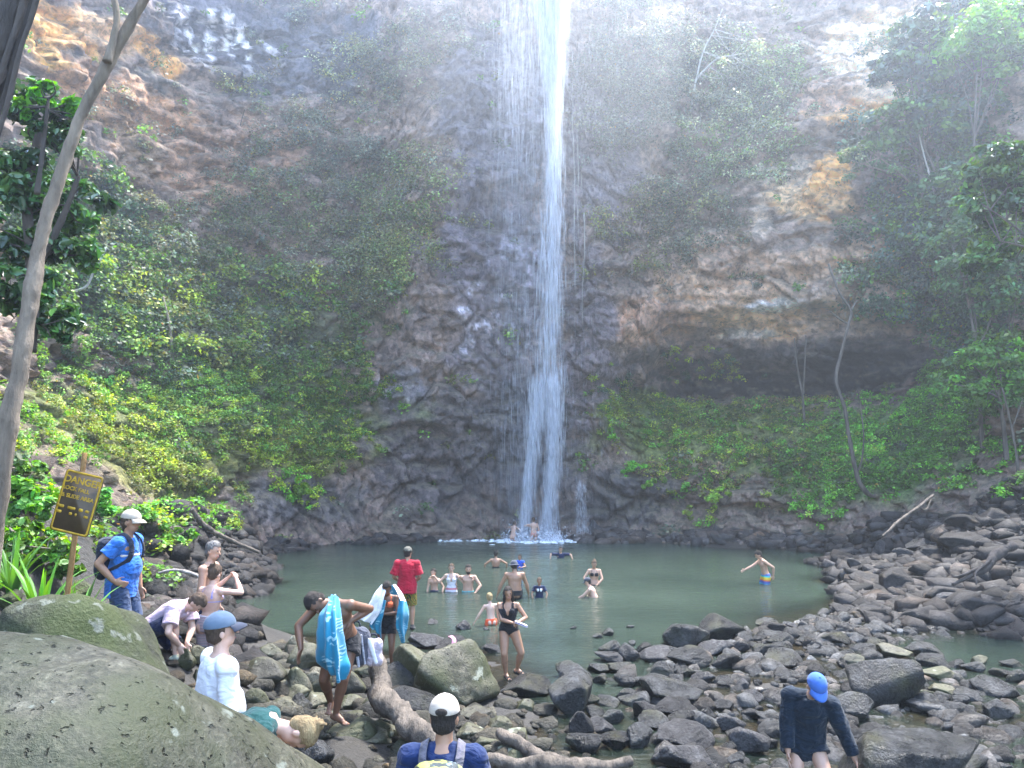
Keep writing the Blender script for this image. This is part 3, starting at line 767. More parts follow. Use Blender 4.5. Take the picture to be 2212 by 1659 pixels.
def wtree(name, label, cat, limbs_px, crowns_px, pal, leaf, seed, r0=.09, bark=None, group=None, pull=.8, dens=1.0, mat=None):
    d = wall_d(*limbs_px[0][0]) - pull
    limbs = [(pts_d(L, d, d - pull), list(np.linspace(r0, r0 * .35, len(L)))) for L in limbs_px]
    k0 = on_cliff(*limbs_px[0][0]); limbs[0][0].insert(0, CV[k0] + N0[k0] * .3); limbs[0][1].insert(0, r0)
    return plant(name, label, cat, limbs, [crown_d(x, y, r, d - pull * .6, k) for x, y, r, k in crowns_px], leaf=leaf, base_col=pal, seed=seed, bark=bark, group=group, dens=dens, mat=mat)
M_gl_ = M_gloss
wtree('pale_tree', 'slender white trunked tree with feathery pale green crown on the upper wall', 'tree',
      [[(1484, 335), (1492, 250), (1500, 190), (1520, 110), (1545, 60), (1560, 20)], [(1500, 175), (1545, 130), (1580, 120)]],
      [(1640, 110, 50, 260), (1670, 150, 50, 240), (1600, 140, 46, 200), (1560, 170, 46, 200)], (PALE, (.22, .28, .11), GREY), (.12, .22), 40, .07, M_bark_p)
wtree('pale_tree', 'broad pale crowned tree arching over the ochre rock chute', 'tree',
      [[(1560, 380), (1590, 320), (1640, 260)], [(1590, 330), (1540, 300), (1500, 290)]],
      [(1640, 240, 60, 340), (1700, 280, 60, 320), (1580, 230, 50, 240), (1500, 250, 60, 280), (1740, 300, 40, 160), (1640, 310, 60, 260)], (PALE, GREY, (.2, .25, .1)), (.12, .22), 41, .07, M_bark_p)
wtree('pale_tree', 'shrubby tree with dipping boughs above the ochre rock face', 'tree', [[(1570, 400), (1600, 350), (1660, 320)], [(1600, 350), (1620, 300)]],
      [(1650, 330, 44, 240), (1700, 330, 46, 260), (1600, 360, 40, 180)], (GREY, PALE, GREEN), (.10, .2), 42, .05)
wtree('layered_tree', 'tree with flat layered pale green boughs over the cave roof', 'tree', [[(1990, 420), (1950, 380), (1900, 340)], [(1950, 380), (1880, 360)]],
      [(1880, 320, 44, 260), (1850, 340, 40, 220), (1930, 350, 40, 220), (1840, 370, 34, 160)], ((.12, .22, .09), GREEN, PALE), (.12, .22), 43, .06, pull=1.6)
wtree('yellow_topped_bush', 'bush with a sunlit yellow green top on the wall beside the falls', 'shrub', [[(850, 330), (850, 290), (845, 250)]],
      [(845, 245, 46, 380), (800, 270, 36, 220), (890, 270, 36, 220)], ((.42, .44, .08), (.33, .38, .07)), (.12, .22), 44, .05)  # sunlit look put into the bright yellow leaf colour
for i, (px, py, r, k, pal, lab) in enumerate([
    (830, 100, 70, 420, (GREY, OLIVE, PALE), 'wide grey olive shrub high on the wall beside the thin veil'),
    (760, 170, 60, 360, (GREY, OLIVE), 'rounded grey shrub left of the wide grey olive one'),
    (590, 170, 46, 280, (OLIVE, YELG, GREY), 'olive shrub on the dark streaked rock'),
    (640, 270, 46, 280, (GREY, YELG), 'grey shrub with yellow tips below the streaked rock'),
    (860, 330, 70, 360, (GREY, DARK, GREEN), 'shaggy shrub hanging under the yellow topped bush'),
    (860, 480, 60, 360, (GREEN, DARK, YELG), 'leafy green shrub beside the purple grey wet rock'),
    (760, 560, 70, 420, (GREY, GREEN, OLIVE), 'broad shrub above the dark hollow in the green slope'),
    (330, 480, 70, 420, (GREEN, OLIVE), 'green shrub under the brown rock band'),
    (250, 400, 50, 300, (GREEN, GREY), 'grey green shrub with a thin stem beside the large leaf tree'),
    (510, 560, 60, 340, (OLIVE, GREEN, YELG), 'olive shrub in the middle of the overgrown slope'),
    (1420, 480, 60, 340, (GREY, DARK), 'grey shrub over the dark overhang beside the falls'),
    (1360, 230, 40, 240, (BLUEG, (.08, .16, .10)), 'bluish shrub right beside the top of the falls'),
    (1420, 330, 36, 200, ((.09, .18, .08), GREEN), 'small bright leaved shrub under the pale trees'),
    (1620, 600, 60, 320, (OLIVE, GREY, BROWN), 'dry shrub on the brow of the cave'),
    (1960, 600, 70, 380, (GREY, OLIVE), 'grey shrub over the dark end of the cave'),
]):
    d_ = wall_d(px, py + r * .4)
    c_ = at_d(px, py, d_ - .5)
    ft = on(px, py + r * .7, pull=-.1)
    plant('cliff_shrub', lab, 'shrub', [([ft, (ft + c_) / 2 + np.array([.1, -.2, 0]), c_], [.05, .04, .02])], [crown_d(px, py, r * .62, d_ - .5, k), crown_d(px - r * .5, py + r * .25, r * .45, d_ - .4, k * .5), crown_d(px + r * .5, py + r * .2, r * .45, d_ - .4, k * .5)], leaf=(.1, .2), base_col=pal, seed=60 + i, limb_name='stem')
# ---- bright low plants by the pool edge
for i, (px, py, r, k, lab, pal) in enumerate([
    (1370, 1010, 34, 240, 'bright lime green broad leaved plant on the dark rock beside the falls', ((.16, .46, .05), (.13, .38, .04))),
    (1400, 1045, 22, 120, 'trailing end of lime green leaves below the bright broad leaved plant', ((.16, .44, .05), (.2, .4, .05))),
    (1480, 1050, 18, 90, 'small lime green tuft between two grey rocks above the pool', ((.13, .4, .05), (.16, .42, .05))),
    (1550, 1072, 34, 200, 'yellow green fern clump above the scree', ((.24, .40, .04), (.19, .34, .04))),
    (1490, 1105, 26, 120, 'olive yellow plant at the foot of the fern clump', ((.24, .32, .04), YELG)),
    (310, 885, 34, 190, 'pale green big leaved vine standing out on the mossy slope', ((.10, .34, .06), (.12, .38, .08))),
    (232, 818, 24, 90, 'smaller pale green vine leaves above the mossy slope', ((.08, .28, .06),)),
    (645, 1050, 36, 300, 'hanging cushion of bright moss fern under the rock ledge', ((.20, .34, .03), (.15, .28, .03))),
]):
    d_ = wall_d(px, py)
    plant('bright_plant', lab, 'plant', [], [crown_d(px, py, r * .7, d_ - .25, k), crown_d(px - r * .3, py + r * .4, r * .5, d_ - .25, k * .6)], leaf=(.14, .26), base_col=pal, seed=90 + i, aspect=.8)
# ---- bare trees in front of the cave
def bare(label, limbs, d, r0, bark, seed, name='bare_tree'):
    limbs = [(pts_d(L, d), list(np.linspace(r0 * q, r0 * q * .45, len(L)))) for L, q in limbs]
    k = np.argmin((CV[:, 0] - limbs[0][0][0][0]) ** 2 + (CV[:, 1] - limbs[0][0][0][1]) ** 2 + (CV[:, 2] - limbs[0][0][0][2]) ** 2)
    if np.linalg.norm(CV[k] - limbs[0][0][0]) < 1.2:
        limbs[0][0].insert(0, CV[k] + N0[k] * .2); limbs[0][1].insert(0, limbs[0][1][0])
    return plant(name, label, 'tree', limbs, [], bark=bark, seed=seed, root_it=True)
bare('crooked bare tree with a twisting trunk on the vivid green slope', [([(1878, 1068), (1855, 1040), (1842, 985), (1832, 930), (1824, 880), (1806, 822), (1818, 760), (1833, 700), (1838, 672), (1812, 630), (1790, 570)], 1.0), ([(1833, 700), (1815, 690), (1792, 672)], .5), ([(1838, 672), (1850, 650)], .4), ([(1850, 1025), (1862, 990), (1865, 930), (1852, 840)], .4)], wall_d(1878, 1062) - .5, .105, M_bark_m, 120)
bare('thin two stemmed bare sapling before the dark cave', [([(1738, 915), (1736, 880), (1732, 845), (1722, 790), (1716, 730)], 1.0), ([(1735, 850), (1738, 800), (1741, 725)], .8)], wall_d(1738, 912) - .4, .08, M_bark_m, 121)
bare('thin pale bare stem on the scree edge under the dark leafy tree', [([(2205, 1080), (2195, 980), (2180, 900), (2165, 838)], 1.0), ([(2185, 930), (2210, 860)], .5)], wall_d(2190, 1080) - .3, .06, M_bark_m, 122)
bare('slender bare pole leaning out of the glossy foliage on the green slope', [([(185, 620), (205, 580), (232, 535)], 1.0)], wall_d(185, 640) - 2.0, .06, M_bark_p, 123)
bare('short grey dead stem on the overgrown slope', [([(372, 765), (366, 700), (352, 640)], 1.0)], wall_d(372, 760) - .8, .08, M_bark, 124)
bare('slim dead trunk standing in dry brush below the streaked rock', [([(500, 400), (505, 350), (512, 300), (530, 230)], 1.0)], wall_d(500, 400) - .8, .05, M_bark_d, 125)
bare('pale bare stem on the right upper slope among dark leaves', [([(2035, 480), (2020, 420), (2000, 350), (1985, 290)], 1.0), ([(2040, 480), (2060, 420), (2072, 370)], .7)], wall_d(2035, 480) - .8, .06, M_bark_p, 126)
# ---- lianas hanging beside the falls
for i, (x0, y0, x1, y1) in enumerate([(1236, 250, 1244, 640), (1246, 290, 1250, 520), (1253, 330, 1258, 560), (1228, 240, 1232, 400), (948, 150, 944, 320), (955, 180, 950, 240), (1262, 460, 1258, 700)]):
    d_ = wall_d(x1, y1) - 1.0
    P_ = pts_d([(x0, y0), ((x0 * 2 + x1) / 3 + 2, (y0 * 2 + y1) / 3), ((x0 + 2 * x1) / 3 - 1, (y0 + 2 * y1) / 3), (x1, y1)], d_)
    v, q, t = tube(P_, [.022, .02, .018, .012], 5, i)
    o = obj('liana', mesh_np('liana', v, [q, t], smooth=True), M_bark_p)
    tag(o, 'thin pale liana hanging down the wet wall beside the falls', 'vine', 'lianas beside the falls')
# ---- strappy and leafy plants round the danger sign
def sword_plant(px, py, d, k, ln, lab, seed, pal=(.10, .26, .04)):
    rng = np.random.default_rng(seed)
    foot = at_d(px, py, d); foot[2] = min(foot[2], ground_z(foot[0], d)[0] + .05)
    V, F, C = [], [], []
    for i in range(k):
        a = rng.uniform(0, 2 * math.pi); L = ln * rng.uniform(.6, 1.1); lean = rng.uniform(.15, .8); w = rng.uniform(.018, .032)
        h = np.array([math.cos(a), math.sin(a), 0]); s = np.array([-h[1], h[0], 0])
        b0 = len(V) * 1
        col = np.array(pal) * math.exp(rng.normal() * .3)
        for j, t in enumerate(np.linspace(0, 1, 6)):
            p = h * (lean * t ** 1.6 * L) + np.array([0, 0, L * (t - .38 * lean * t ** 3)]) + h * .03
            ww = w * (1 - t ** 2.2) + .001
            V += [p - s * ww, p + np.array([0, 0, -ww * .3]), p + s * ww]; C += [col] * 3
        for j in range(5):
            q = b0 + j * 3
            F += [(q, q + 1, q + 4, q + 3), (q + 1, q + 2, q + 5, q + 4)]
    root = empty('strap_leaf_plant', foot)
    tag(root, lab, 'plant')
    obj('blades', mesh_np('strap_leaf_plant', np.array(V), [np.array(F)], col=np.array(C)), M_leaf, root)
sword_plant(90, 1260, 7.9, 26, .85, 'tall grassy strap leaved plant behind the danger sign post', 1)
sword_plant(30, 1230, 8.4, 24, .8, 'strap leaved plant between the leaning trunk and the sign', 2, (.08, .2, .035))
sword_plant(170, 1270, 8.3, 26, .8, 'arching strap leaved plant beside the man in the blue shirt', 3, (.12, .28, .05))
for i, (px, py, d, r, k, lab, pal) in enumerate([
    (60, 1060, 9.0, 70, 340, 'low leafy bush directly behind the danger sign board', (VIVID, (.12, .26, .06))),
    (20, 1010, 9.5, 70, 320, 'leafy bush under the leaning trunk', (GREEN, VIVID, (.18, .24, .12))),
    (200, 1080, 10.5, 60, 300, 'bright creeper mound behind the tan capped man', ((.10, .3, .06), VIVID)),
    (300, 1110, 14, 60, 300, 'creeper mound on the bank between the tan cap and the dead branch', (VIVID, GREEN)),
    (370, 1140, 15, 46, 220, 'green creeper spilling onto the rocks beside the dead branch', (VIVID, (.1, .28, .05))),
    (140, 985, 12, 40, 160, 'cluster of big pale leaves above the danger sign', ((.09, .27, .08),)),
    (30, 1150, 8.6, 70, 360, 'dense green undergrowth beside the sign post', (VIVID, GREEN)),
    (120, 1180, 8.8, 60, 300, 'undergrowth behind the sign post foot', (GREEN, VIVID)),
    (10, 890, 10.5, 60, 260, 'shadowed bush at the foot of the large leaved tree', (DARK, GREEN)),
]):
    for _ in range(60):
        c_ = at_d(px, py, d); g_ = ground_z(c_[0], d)[0]
        if c_[2] < g_ + .55: break
        d += .25
    ft = np.array([c_[0], d, g_ - .05])
    plant('bank_bush', lab, 'shrub', [([ft, (ft + c_) / 2, c_], [.02, .016, .01])], [(c_, r * K * d / FPX * .75, k), (c_ + np.array([.25, 0, -.15]), r * K * d / FPX * .6, k * .6), ((ft + c_) / 2, r * K * d / FPX * .7, k * .7)], leaf=(.07, .14), base_col=pal, seed=140 + i, aspect=.75, limb_name='stem', fold=True)
# ================================================================== ROCKS
def ico(sub):
    bm = bmesh.new()
    bmesh.ops.create_icosphere(bm, subdivisions=sub, radius=1.0)
    V = np.array([v.co[:] for v in bm.verts]); F = np.array([[v.index for v in f.verts] for f in bm.faces])
    bm.free()
    return unit(V), F
ICO = {s: ico(s) for s in (1, 2, 3, 4, 5)}
def rock_shape(seed, sub=3, sharp=14.0, planes=16, rough=.05, flat=1.0, point=0.0):
    """a stone: the soft intersection of random half spaces, weathered by noise; about unit radius"""
    rng = np.random.default_rng(seed)
    D, F = ICO[sub]
    Nn = unit(rng.normal(size=(planes, 3))); h = rng.uniform(.62, 1.0, planes)
    q = np.clip(D @ Nn.T, 0, None) / h[None, :]
    r = 1.0 / (np.power((q ** sharp).sum(1), 1 / sharp) + 1e-6)
    r = np.clip(r, .3, 1.5)
    r *= 1 + rough * 1.6 * fbm(D + seed * 3.7, 1.7, 3, seed) + rough * .6 * fbm(D + seed, 6.0, 3, seed + 5)
    V = D * r[:, None]
    if point:
        t = np.clip(V[:, 2], 0, 1)
        V[:, 0] *= 1 - point * t; V[:, 1] *= 1 - point * t
    V[:, 2] *= flat
    ext = (V.max(0) - V.min(0)) / 2
    V = (V - (V.max(0) + V.min(0)) / 2) / ext
    return V, F
def mat_rock(name, dark, mid, light, moss=None, moss_amt=.0, rough=(.25, .6), lichen=0.0, pits=0.0, stone=False):
    m, n, l, b = mat_new(name)
    tc = n.new('ShaderNodeTexCoord'); oi = n.new('ShaderNodeObjectInfo')
    geo = n.new('ShaderNodeNewGeometry')
    vec = n.new('ShaderNodeVectorMath'); vec.operation = 'ADD'
    l.new(geo.outputs['Position'], vec.inputs[0])
    sc_ = n.new('ShaderNodeVectorMath'); sc_.operation = 'SCALE'; sc_.inputs[0].default_value = (31, 17, 11)
    l.new(oi.outputs['Random'], sc_.inputs['Scale']); l.new(sc_.outputs[0], vec.inputs[1])
    P = vec.outputs[0]
    t1 = noise_n(n, l, 4.2, 9, .72, P)
    r1 = ramp(n, [(.3, dark), (.52, mid), (.74, light)])
    l.new(t1.outputs[0], r1.inputs[0])
    c = r1.outputs[0]
    t5 = noise_n(n, l, 26, 5, .7, P)
    sp = ramp(n, [(.34, (.35, .35, .35)), (.56, (1.0, 1.0, 1.0)), (.72, (2.1, 2.1, 2.1))])
    l.new(t5.outputs[0], sp.inputs[0])
    c = mixc(n, l, c, sp.outputs[0], .8, 'MULTIPLY')
    vr = n.new('ShaderNodeMapRange'); vr.inputs[3].default_value = .45; vr.inputs[4].default_value = 1.65
    l.new(oi.outputs['Random'], vr.inputs[0])
    hs = n.new('ShaderNodeHueSaturation'); l.new(vr.outputs[0], hs.inputs['Value']); l.new(c, hs.inputs['Color']); c = hs.outputs[0]
    if stone:
        sa = n.new('ShaderNodeAttribute'); sa.attribute_name = 'Col'
        c = mixc(n, l, c, sa.outputs['Color'], 1.0, 'MULTIPLY')
    if moss:
        t3 = noise_n(n, l, 1.9, 6, .6, P)
        mr = ramp(n, [(.62 - moss_amt * .35, (0, 0, 0)), (.78 - moss_amt * .25, (1, 1, 1))])
        l.new(t3.outputs[0], mr.inputs[0])
        c = mixc(n, l, c, moss, mr.outputs[0])
    if lichen:
        t4 = noise_n(n, l, 5.5, 4, .5, P)
        lr = ramp(n, [(.66 - lichen * .1, (0, 0, 0)), (.70 - lichen * .1, (1, 1, 1))])
        l.new(t4.outputs[0], lr.inputs[0])
        c = mixc(n, l, c, (.20, .205, .15), lr.outputs[0])
    hgt = t5.outputs[0]
    if pits:
        vo = n.new('ShaderNodeTexVoronoi'); vo.inputs['Scale'].default_value = 15; vo.inputs['Randomness'].default_value = 1
        pd = noise_n(n, l, 9, 4, .6, P); pm = n.new('ShaderNodeVectorMath'); pm.operation = 'MULTIPLY_ADD'; pm.inputs[1].default_value = (.22, .22, .22)
        l.new(pd.outputs['Color'], pm.inputs[0]); l.new(P, pm.inputs[2]); l.new(pm.outputs[0], vo.inputs['Vector'])
        pr = ramp(n, [(.06, (.25, .25, .25)), (.22, (1, 1, 1))])
        l.new(vo.outputs['Distance'], pr.inputs[0])
        c = mixc(n, l, c, pr.outputs[0], .75 * pits, 'MULTIPLY')
        mm = n.new('ShaderNodeMath'); mm.operation = 'MULTIPLY_ADD'; mm.inputs[1].default_value = .35
        l.new(t5.outputs[0], mm.inputs[0]); l.new(pr.outputs[0], mm.inputs[2]); hgt = mm.outputs[0]
    l.new(c, b.inputs['Base Color'])
    rr = n.new('ShaderNodeMapRange'); rr.inputs[1].default_value = .3; rr.inputs[2].default_value = .7; rr.inputs[3].default_value = rough[0]; rr.inputs[4].default_value = rough[1]
    l.new(t1.outputs[0], rr.inputs[0]); l.new(rr.outputs[0], b.inputs['Roughness'])
    b.inputs['Specular IOR Level'].default_value = .3
    bump_n(n, l, b, hgt, 1.0, .05)
    return m
M_rock_wet = mat_rock('wet_grey_rock', (.012, .012, .0115), (.038, .037, .034), (.105, .103, .10), (.07, .066, .035), .3, (.16, .5))
M_rock_olive = mat_rock('olive_boulder', (.03, .027, .017), (.074, .066, .041), (.145, .133, .094), (.06, .062, .026), .6, (.35, .7), .12, .8)
M_rock_mossy = mat_rock('mossy_boulder', (.04, .04, .025), (.09, .09, .05), (.18, .175, .12), (.075, .09, .028), .7, (.5, .8), .45)
M_rock_scree = mat_rock('scree_rock', (.011, .010, .0095), (.034, .030, .027), (.095, .083, .074), (.15, .095, .04), .12, (.3, .65))
M_rock_dark = mat_rock('black_wet_rock', (.02, .019, .018), (.045, .042, .04), (.10, .095, .09), None, 0, (.2, .5))
M_rub_wet = mat_rock('wet_stones', (.012, .012, .0115), (.038, .037, .034), (.105, .103, .10), None, 0, (.16, .5), stone=True)
M_rub_scree = mat_rock('scree_stones', (.011, .010, .0095), (.034, .030, .027), (.095, .083, .074), None, 0, (.3, .65), stone=True)
M_rub_olive = mat_rock('olive_stones', (.02, .018, .012), (.05, .045, .03), (.11, .10, .072), None, 0, (.3, .65), stone=True)
SHAPES = {}
for kind, args in {'rounded': dict(sharp=11, planes=13, rough=.07), 'angular': dict(sharp=60, planes=9, rough=.06), 'flat': dict(sharp=34, planes=10, rough=.06), 'pointed': dict(sharp=45, planes=9, rough=.06, point=.45)}.items():
    SHAPES[kind] = [mesh_np('rock_' + kind, *(lambda s: (s[0], [s[1]]))(rock_shape(1000 + i * 7 + len(kind) * 131, 4, **args)), smooth=True) for i in range(5)]
def hit_ground(px, py, lift=0.0):
    """where the ray of a pixel meets the ground (or the water)"""
    ds = np.linspace(4.0, 42, 700)
    r = ray(px, py)
    P = np.array([0, 0, CAMZ])[None, :] + r[None, :] * (ds / r[1])[:, None]
    g = np.maximum(ground_z(P[:, 0], P[:, 1], False), 0) + lift
    k = np.where(P[:, 2] <= g)[0]
    return P[k[0]] if len(k) else P[-1]
_rmesh = {}
ROCKS = []
def put_rock(c, size, kind, mat, label, group, rng, name='boulder', cat='boulder', tilt=.25, mesh=None):
    key = (kind, int(rng.integers(5)), mat.name)
    if mesh is None:
        if key not in _rmesh:
            me = SHAPES[kind][key[1]].copy(); me.materials.append(mat); _rmesh[key] = me
        mesh = _rmesh[key]
    o = obj(name, mesh)
    o.location = c
    o.scale = size
    o.rotation_euler = (rng.normal() * tilt, rng.normal() * tilt, rng.uniform(-.5, .5) + (math.pi if rng.random() < .5 else 0))
    tag(o, label, cat, group)
    ROCKS.append((o, c[0], c[1], max(size[0], size[1])))
    return o
def conv(lst, ox, oy, k):
    return [(ox + a * k, oy + b * k, ox + c * k, oy + d * k) for a, b, c, d in lst]
BAR = conv([(960, 265, 1280, 480), (1250, 190, 1560, 420), (1690, 235, 1850, 340), (415, 430, 550, 520), (380, 510, 565, 605), (570, 430, 725, 590), (710, 430, 830, 520), (20, 670, 345, 1020), (60, 600, 345, 760), (315, 610, 470, 690),
            (470, 600, 650, 690), (820, 580, 1000, 710), (760, 490, 990, 600), (1005, 455, 1280, 640), (1205, 440, 1460, 540), (1320, 540, 1560, 640), (1150, 650, 1330, 770), (1045, 620, 1170, 720), (355, 700, 460, 780), (545, 690, 700, 800),
            (670, 720, 830, 790), (910, 710, 1065, 850), (550, 805, 690, 900), (580, 840, 790, 960), (390, 860, 575, 970), (255, 830, 390, 960), (410, 960, 610, 1090), (660, 905, 870, 1050), (800, 845, 1200, 930), (880, 910, 1200, 1060),
            (735, 1030, 960, 1140), (955, 1030, 1200, 1110), (150, 990, 330, 1200), (310, 1050, 520, 1170), (640, 1090, 830, 1290), (440, 1150, 650, 1300), (180, 1160, 420, 1340), (930, 1120, 1310, 1310), (1380, 1020, 1560, 1160), (1500, 1110, 1760, 1330),
            (1370, 1240, 1530, 1350), (905, 1250, 1280, 1480), (1450, 1330, 1580, 1440), (1550, 820, 1720, 930), (1510, 730, 1600, 820), (1340, 900, 1480, 1000), (1650, 440, 1780, 540), (1580, 960, 1750, 1060), (1730, 460, 1950, 560), (1780, 530, 2050, 650),
            (850, 1150, 960, 1240), (830, 1320, 920, 1400), (1480, 420, 1600, 520), (1770, 360, 1950, 470), (990, 610, 1055, 700), (1220, 960, 1340, 1100), (870, 470, 1020, 540), (640, 420, 690, 470), (430, 320, 510, 390), (350, 360, 420, 410), (620, 295, 680, 330), (165, 310, 210, 335),
            (920, 385, 990, 450), (1500, 340, 1640, 420), (2040, 250, 2150, 300), (1890, 270, 1990, 330), (1700, 1000, 1900, 1110), (1130, 750, 1230, 820), (1370, 740, 1500, 800), (300, 950, 430, 1050), (1720, 800, 1830, 890)], 1188, 1269, .2685)
EASTBAR = conv([(890, 530, 1360, 960), (750, 850, 1010, 1080), (1400, 560, 1600, 640), (1330, 470, 1560, 560), (1440, 630, 1640, 750), (1640, 570, 1750, 650), (1750, 590, 1890, 680), (1820, 540, 1940, 620), (1900, 720, 2200, 890), (1330, 910, 1530, 1010), (1500, 890, 1730, 1040),
                (1950, 895, 2130, 1050), (1690, 830, 1870, 920), (1510, 770, 1680, 880), (1240, 850, 1360, 910), (1620, 1410, 1960, 1500), (1870, 1340, 2050, 1430), (590, 380, 810, 470), (970, 390, 1100, 490), (920, 440, 1020, 510), (1090, 480, 1310, 570), (2000, 650, 2130, 720), (2110, 660, 2250, 770),
                (1650, 690, 1750, 770), (1270, 690, 1360, 850), (1350, 750, 1410, 830), (2060, 590, 2190, 650), (1350, 840, 1500, 900), (720, 560, 790, 650), (800, 520, 950, 620), (430, 340, 620, 440), (1660, 860, 1760, 960)], 1620, 1269, .2676)
SCREE = conv([(925, 140, 1140, 240), (840, 190, 950, 250), (690, 120, 830, 215), (1250, 200, 1580, 310), (1330, 85, 1460, 180), (1280, 140, 1390, 210), (1070, 40, 1200, 120), (720, 30, 860, 90), (75, 240, 240, 350), (160, 310, 330, 370), (1380, 20, 1500, 90), (1500, 0, 1760, 140), (1760, 90, 2080, 220), (1100, 220, 1190, 280), (990, 250, 1110, 310), (1560, 140, 1680, 190)], 1620, 1269, .2676)
SCREE += conv([(570, 310, 800, 480), (690, 160, 840, 300), (780, 200, 960, 350), (1400, 600, 1850, 830), (1310, 590, 1440, 760), (960, 680, 1200, 830), (1240, 480, 1420, 580), (1500, 500, 1820, 580), (780, 600, 970, 760), (590, 700, 740, 900), (410, 860, 580, 980), (290, 910, 420, 1060),
               (490, 1010, 670, 1140), (700, 980, 1040, 1300), (370, 1130, 690, 1220), (200, 460, 350, 640), (350, 450, 530, 590), (1780, 320, 2050, 560), (1100, 810, 1350, 920), (1560, 830, 1720, 930), (1200, 1230, 1600, 1430), (1600, 1240, 1930, 1460), (2030, 1290, 2200, 1470), (920, 1430, 1080, 1530), (990, 1360, 1170, 1480),
               (440, 1450, 720, 1600), (320, 1500, 470, 1600), (500, 1250, 700, 1370), (610, 1300, 750, 1400), (110, 1410, 310, 1530), (150, 1260, 340, 1360), (1290, 1440, 1480, 1530), (1100, 1480, 1330, 1620), (800, 780, 1010, 930)], 1782, 1026, .1953)
HEAP = conv([(0, 880, 230, 1100), (150, 1120, 320, 1300), (-20, 1100, 150, 1330), (150, 1300, 310, 1440), (-10, 1310, 150, 1500), (420, 1100, 620, 1310), (440, 1310, 600, 1450), (420, 1440, 580, 1540), (200, 1450, 430, 1570), (380, 1540, 660, 1690), (640, 1620, 900, 1720), (820, 1040, 1060, 1250), (560, 1060, 700, 1150), (890, 1250, 1200, 1450), (0, 820, 140, 1000), (620, 1330, 720, 1480), (590, 1480, 700, 1600), (700, 1500, 850, 1640)], 621, 1161, .2605)
HEAP += conv([(1770, 380, 1920, 490), (1660, 490, 1880, 700), (1880, 560, 2020, 660), (1880, 640, 2080, 760), (2080, 590, 2212, 730), (1830, 740, 2050, 900), (1730, 815, 1830, 880), (2080, 720, 2210, 830), (1190, 420, 1310, 560), (1640, 700, 1790, 850), (2050, 1040, 2212, 1229), (1310, 560, 1390, 660), (1290, 400, 1400, 520)], 0, 1269, .3174)
HEAP += conv([(800, 650, 1030, 760), (1005, 700, 1180, 830), (1260, 545, 1385, 660), (760, 770, 930, 900), (950, 960, 1150, 1060), (150, 900, 300, 1110), (0, 760, 180, 920), (300, 880, 460, 1000), (900, 870, 1080, 980), (1000, 1050, 1370, 1155), (1180, 840, 1330, 900)], 810, 1377, .2441)
MOSSY = conv([(90, 20, 250, 280), (240, 40, 500, 300), (-20, 0, 95, 150), (-20, 150, 95, 260), (-30, 280, 140, 480), (-60, 650, 90, 880), (-60, 880, 100, 1229), (380, -60, 560, 60), (1000, 60, 1140, 190), (1060, 230, 1160, 330), (930, 20, 1040, 90)], 0, 1269, .3174)
POOLSIDE = conv([(215, 1330, 560, 1500), (440, 1170, 560, 1240), (760, 1180, 900, 1300), (1060, 1470, 1240, 1550), (1060, 1265, 1125, 1310), (560, 1340, 860, 1530), (230, 1420, 360, 1500)], 837, 1107, .1953)
WORDS_S = lambda w: 'small' if w < .32 else ('large' if w > .75 else 'mid sized')
def hand_rocks(lst, mat, where, group, seed, dz=0.0, name='boulder', dark=None, grow=1.0):
    rng = np.random.default_rng(seed)
    for (x0, y0, x1, y1) in lst:
        p = hit_ground((x0 + x1) / 2, y1)
        d = p[1]; m = d / FPX * K
        w = (x1 - x0) * m; A = (y1 - y0) * m
        dp = w * rng.uniform(.7, .95)
        h = min(max(.42 * w, A - dp * .22), 1.15 * w)
        asp = h / w
        kind = 'flat' if asp < .5 else ('pointed' if asp > 1.0 else ['rounded', 'angular', 'angular', 'rounded'][rng.integers(4)])
        c = (p[0], p[1] + dp * .36, p[2] + h * .36 + dz)
        tone = rng.random()
        lab = f'{WORDS_S(w)} {kind} {where}'
        w *= grow; dp *= grow; h *= grow
        put_rock(c, (w * .60, dp * .60, h * .66), kind, mat if dark is None or tone > .25 else dark, lab, group, rng, name, 'boulder' if name == 'boulder' else 'rock', tilt=.10)
hand_rocks(BAR, M_rock_wet, 'wet grey boulder in the rock bar across the stream', 'boulders of the rock bar', 1, dark=M_rock_dark)
hand_rocks(EASTBAR, M_rock_wet, 'wet grey boulder between the stooping hiker and the side stream', 'boulders along the side stream', 2, dark=M_rock_olive)
hand_rocks(SCREE, M_rock_scree, 'brown grey rock of the scree bank under the vivid green slope', 'scree rocks below the cave slope', 3, name='scree_rock', dark=M_rock_dark)
hand_rocks(HEAP, M_rock_olive, 'grey olive boulder in the heap round the driftwood log', 'boulders of the heap round the driftwood', 4, dark=M_rock_wet, grow=1.18)
hand_rocks(MOSSY, M_rock_mossy, 'mossy boulder on the bank by the danger sign', 'mossy boulders by the danger sign', 5)
hand_rocks(POOLSIDE, M_rock_dark, 'dark rock awash at the pool edge beyond the big central boulder', 'rocks awash at the pool edge', 6, name='pool_rock')
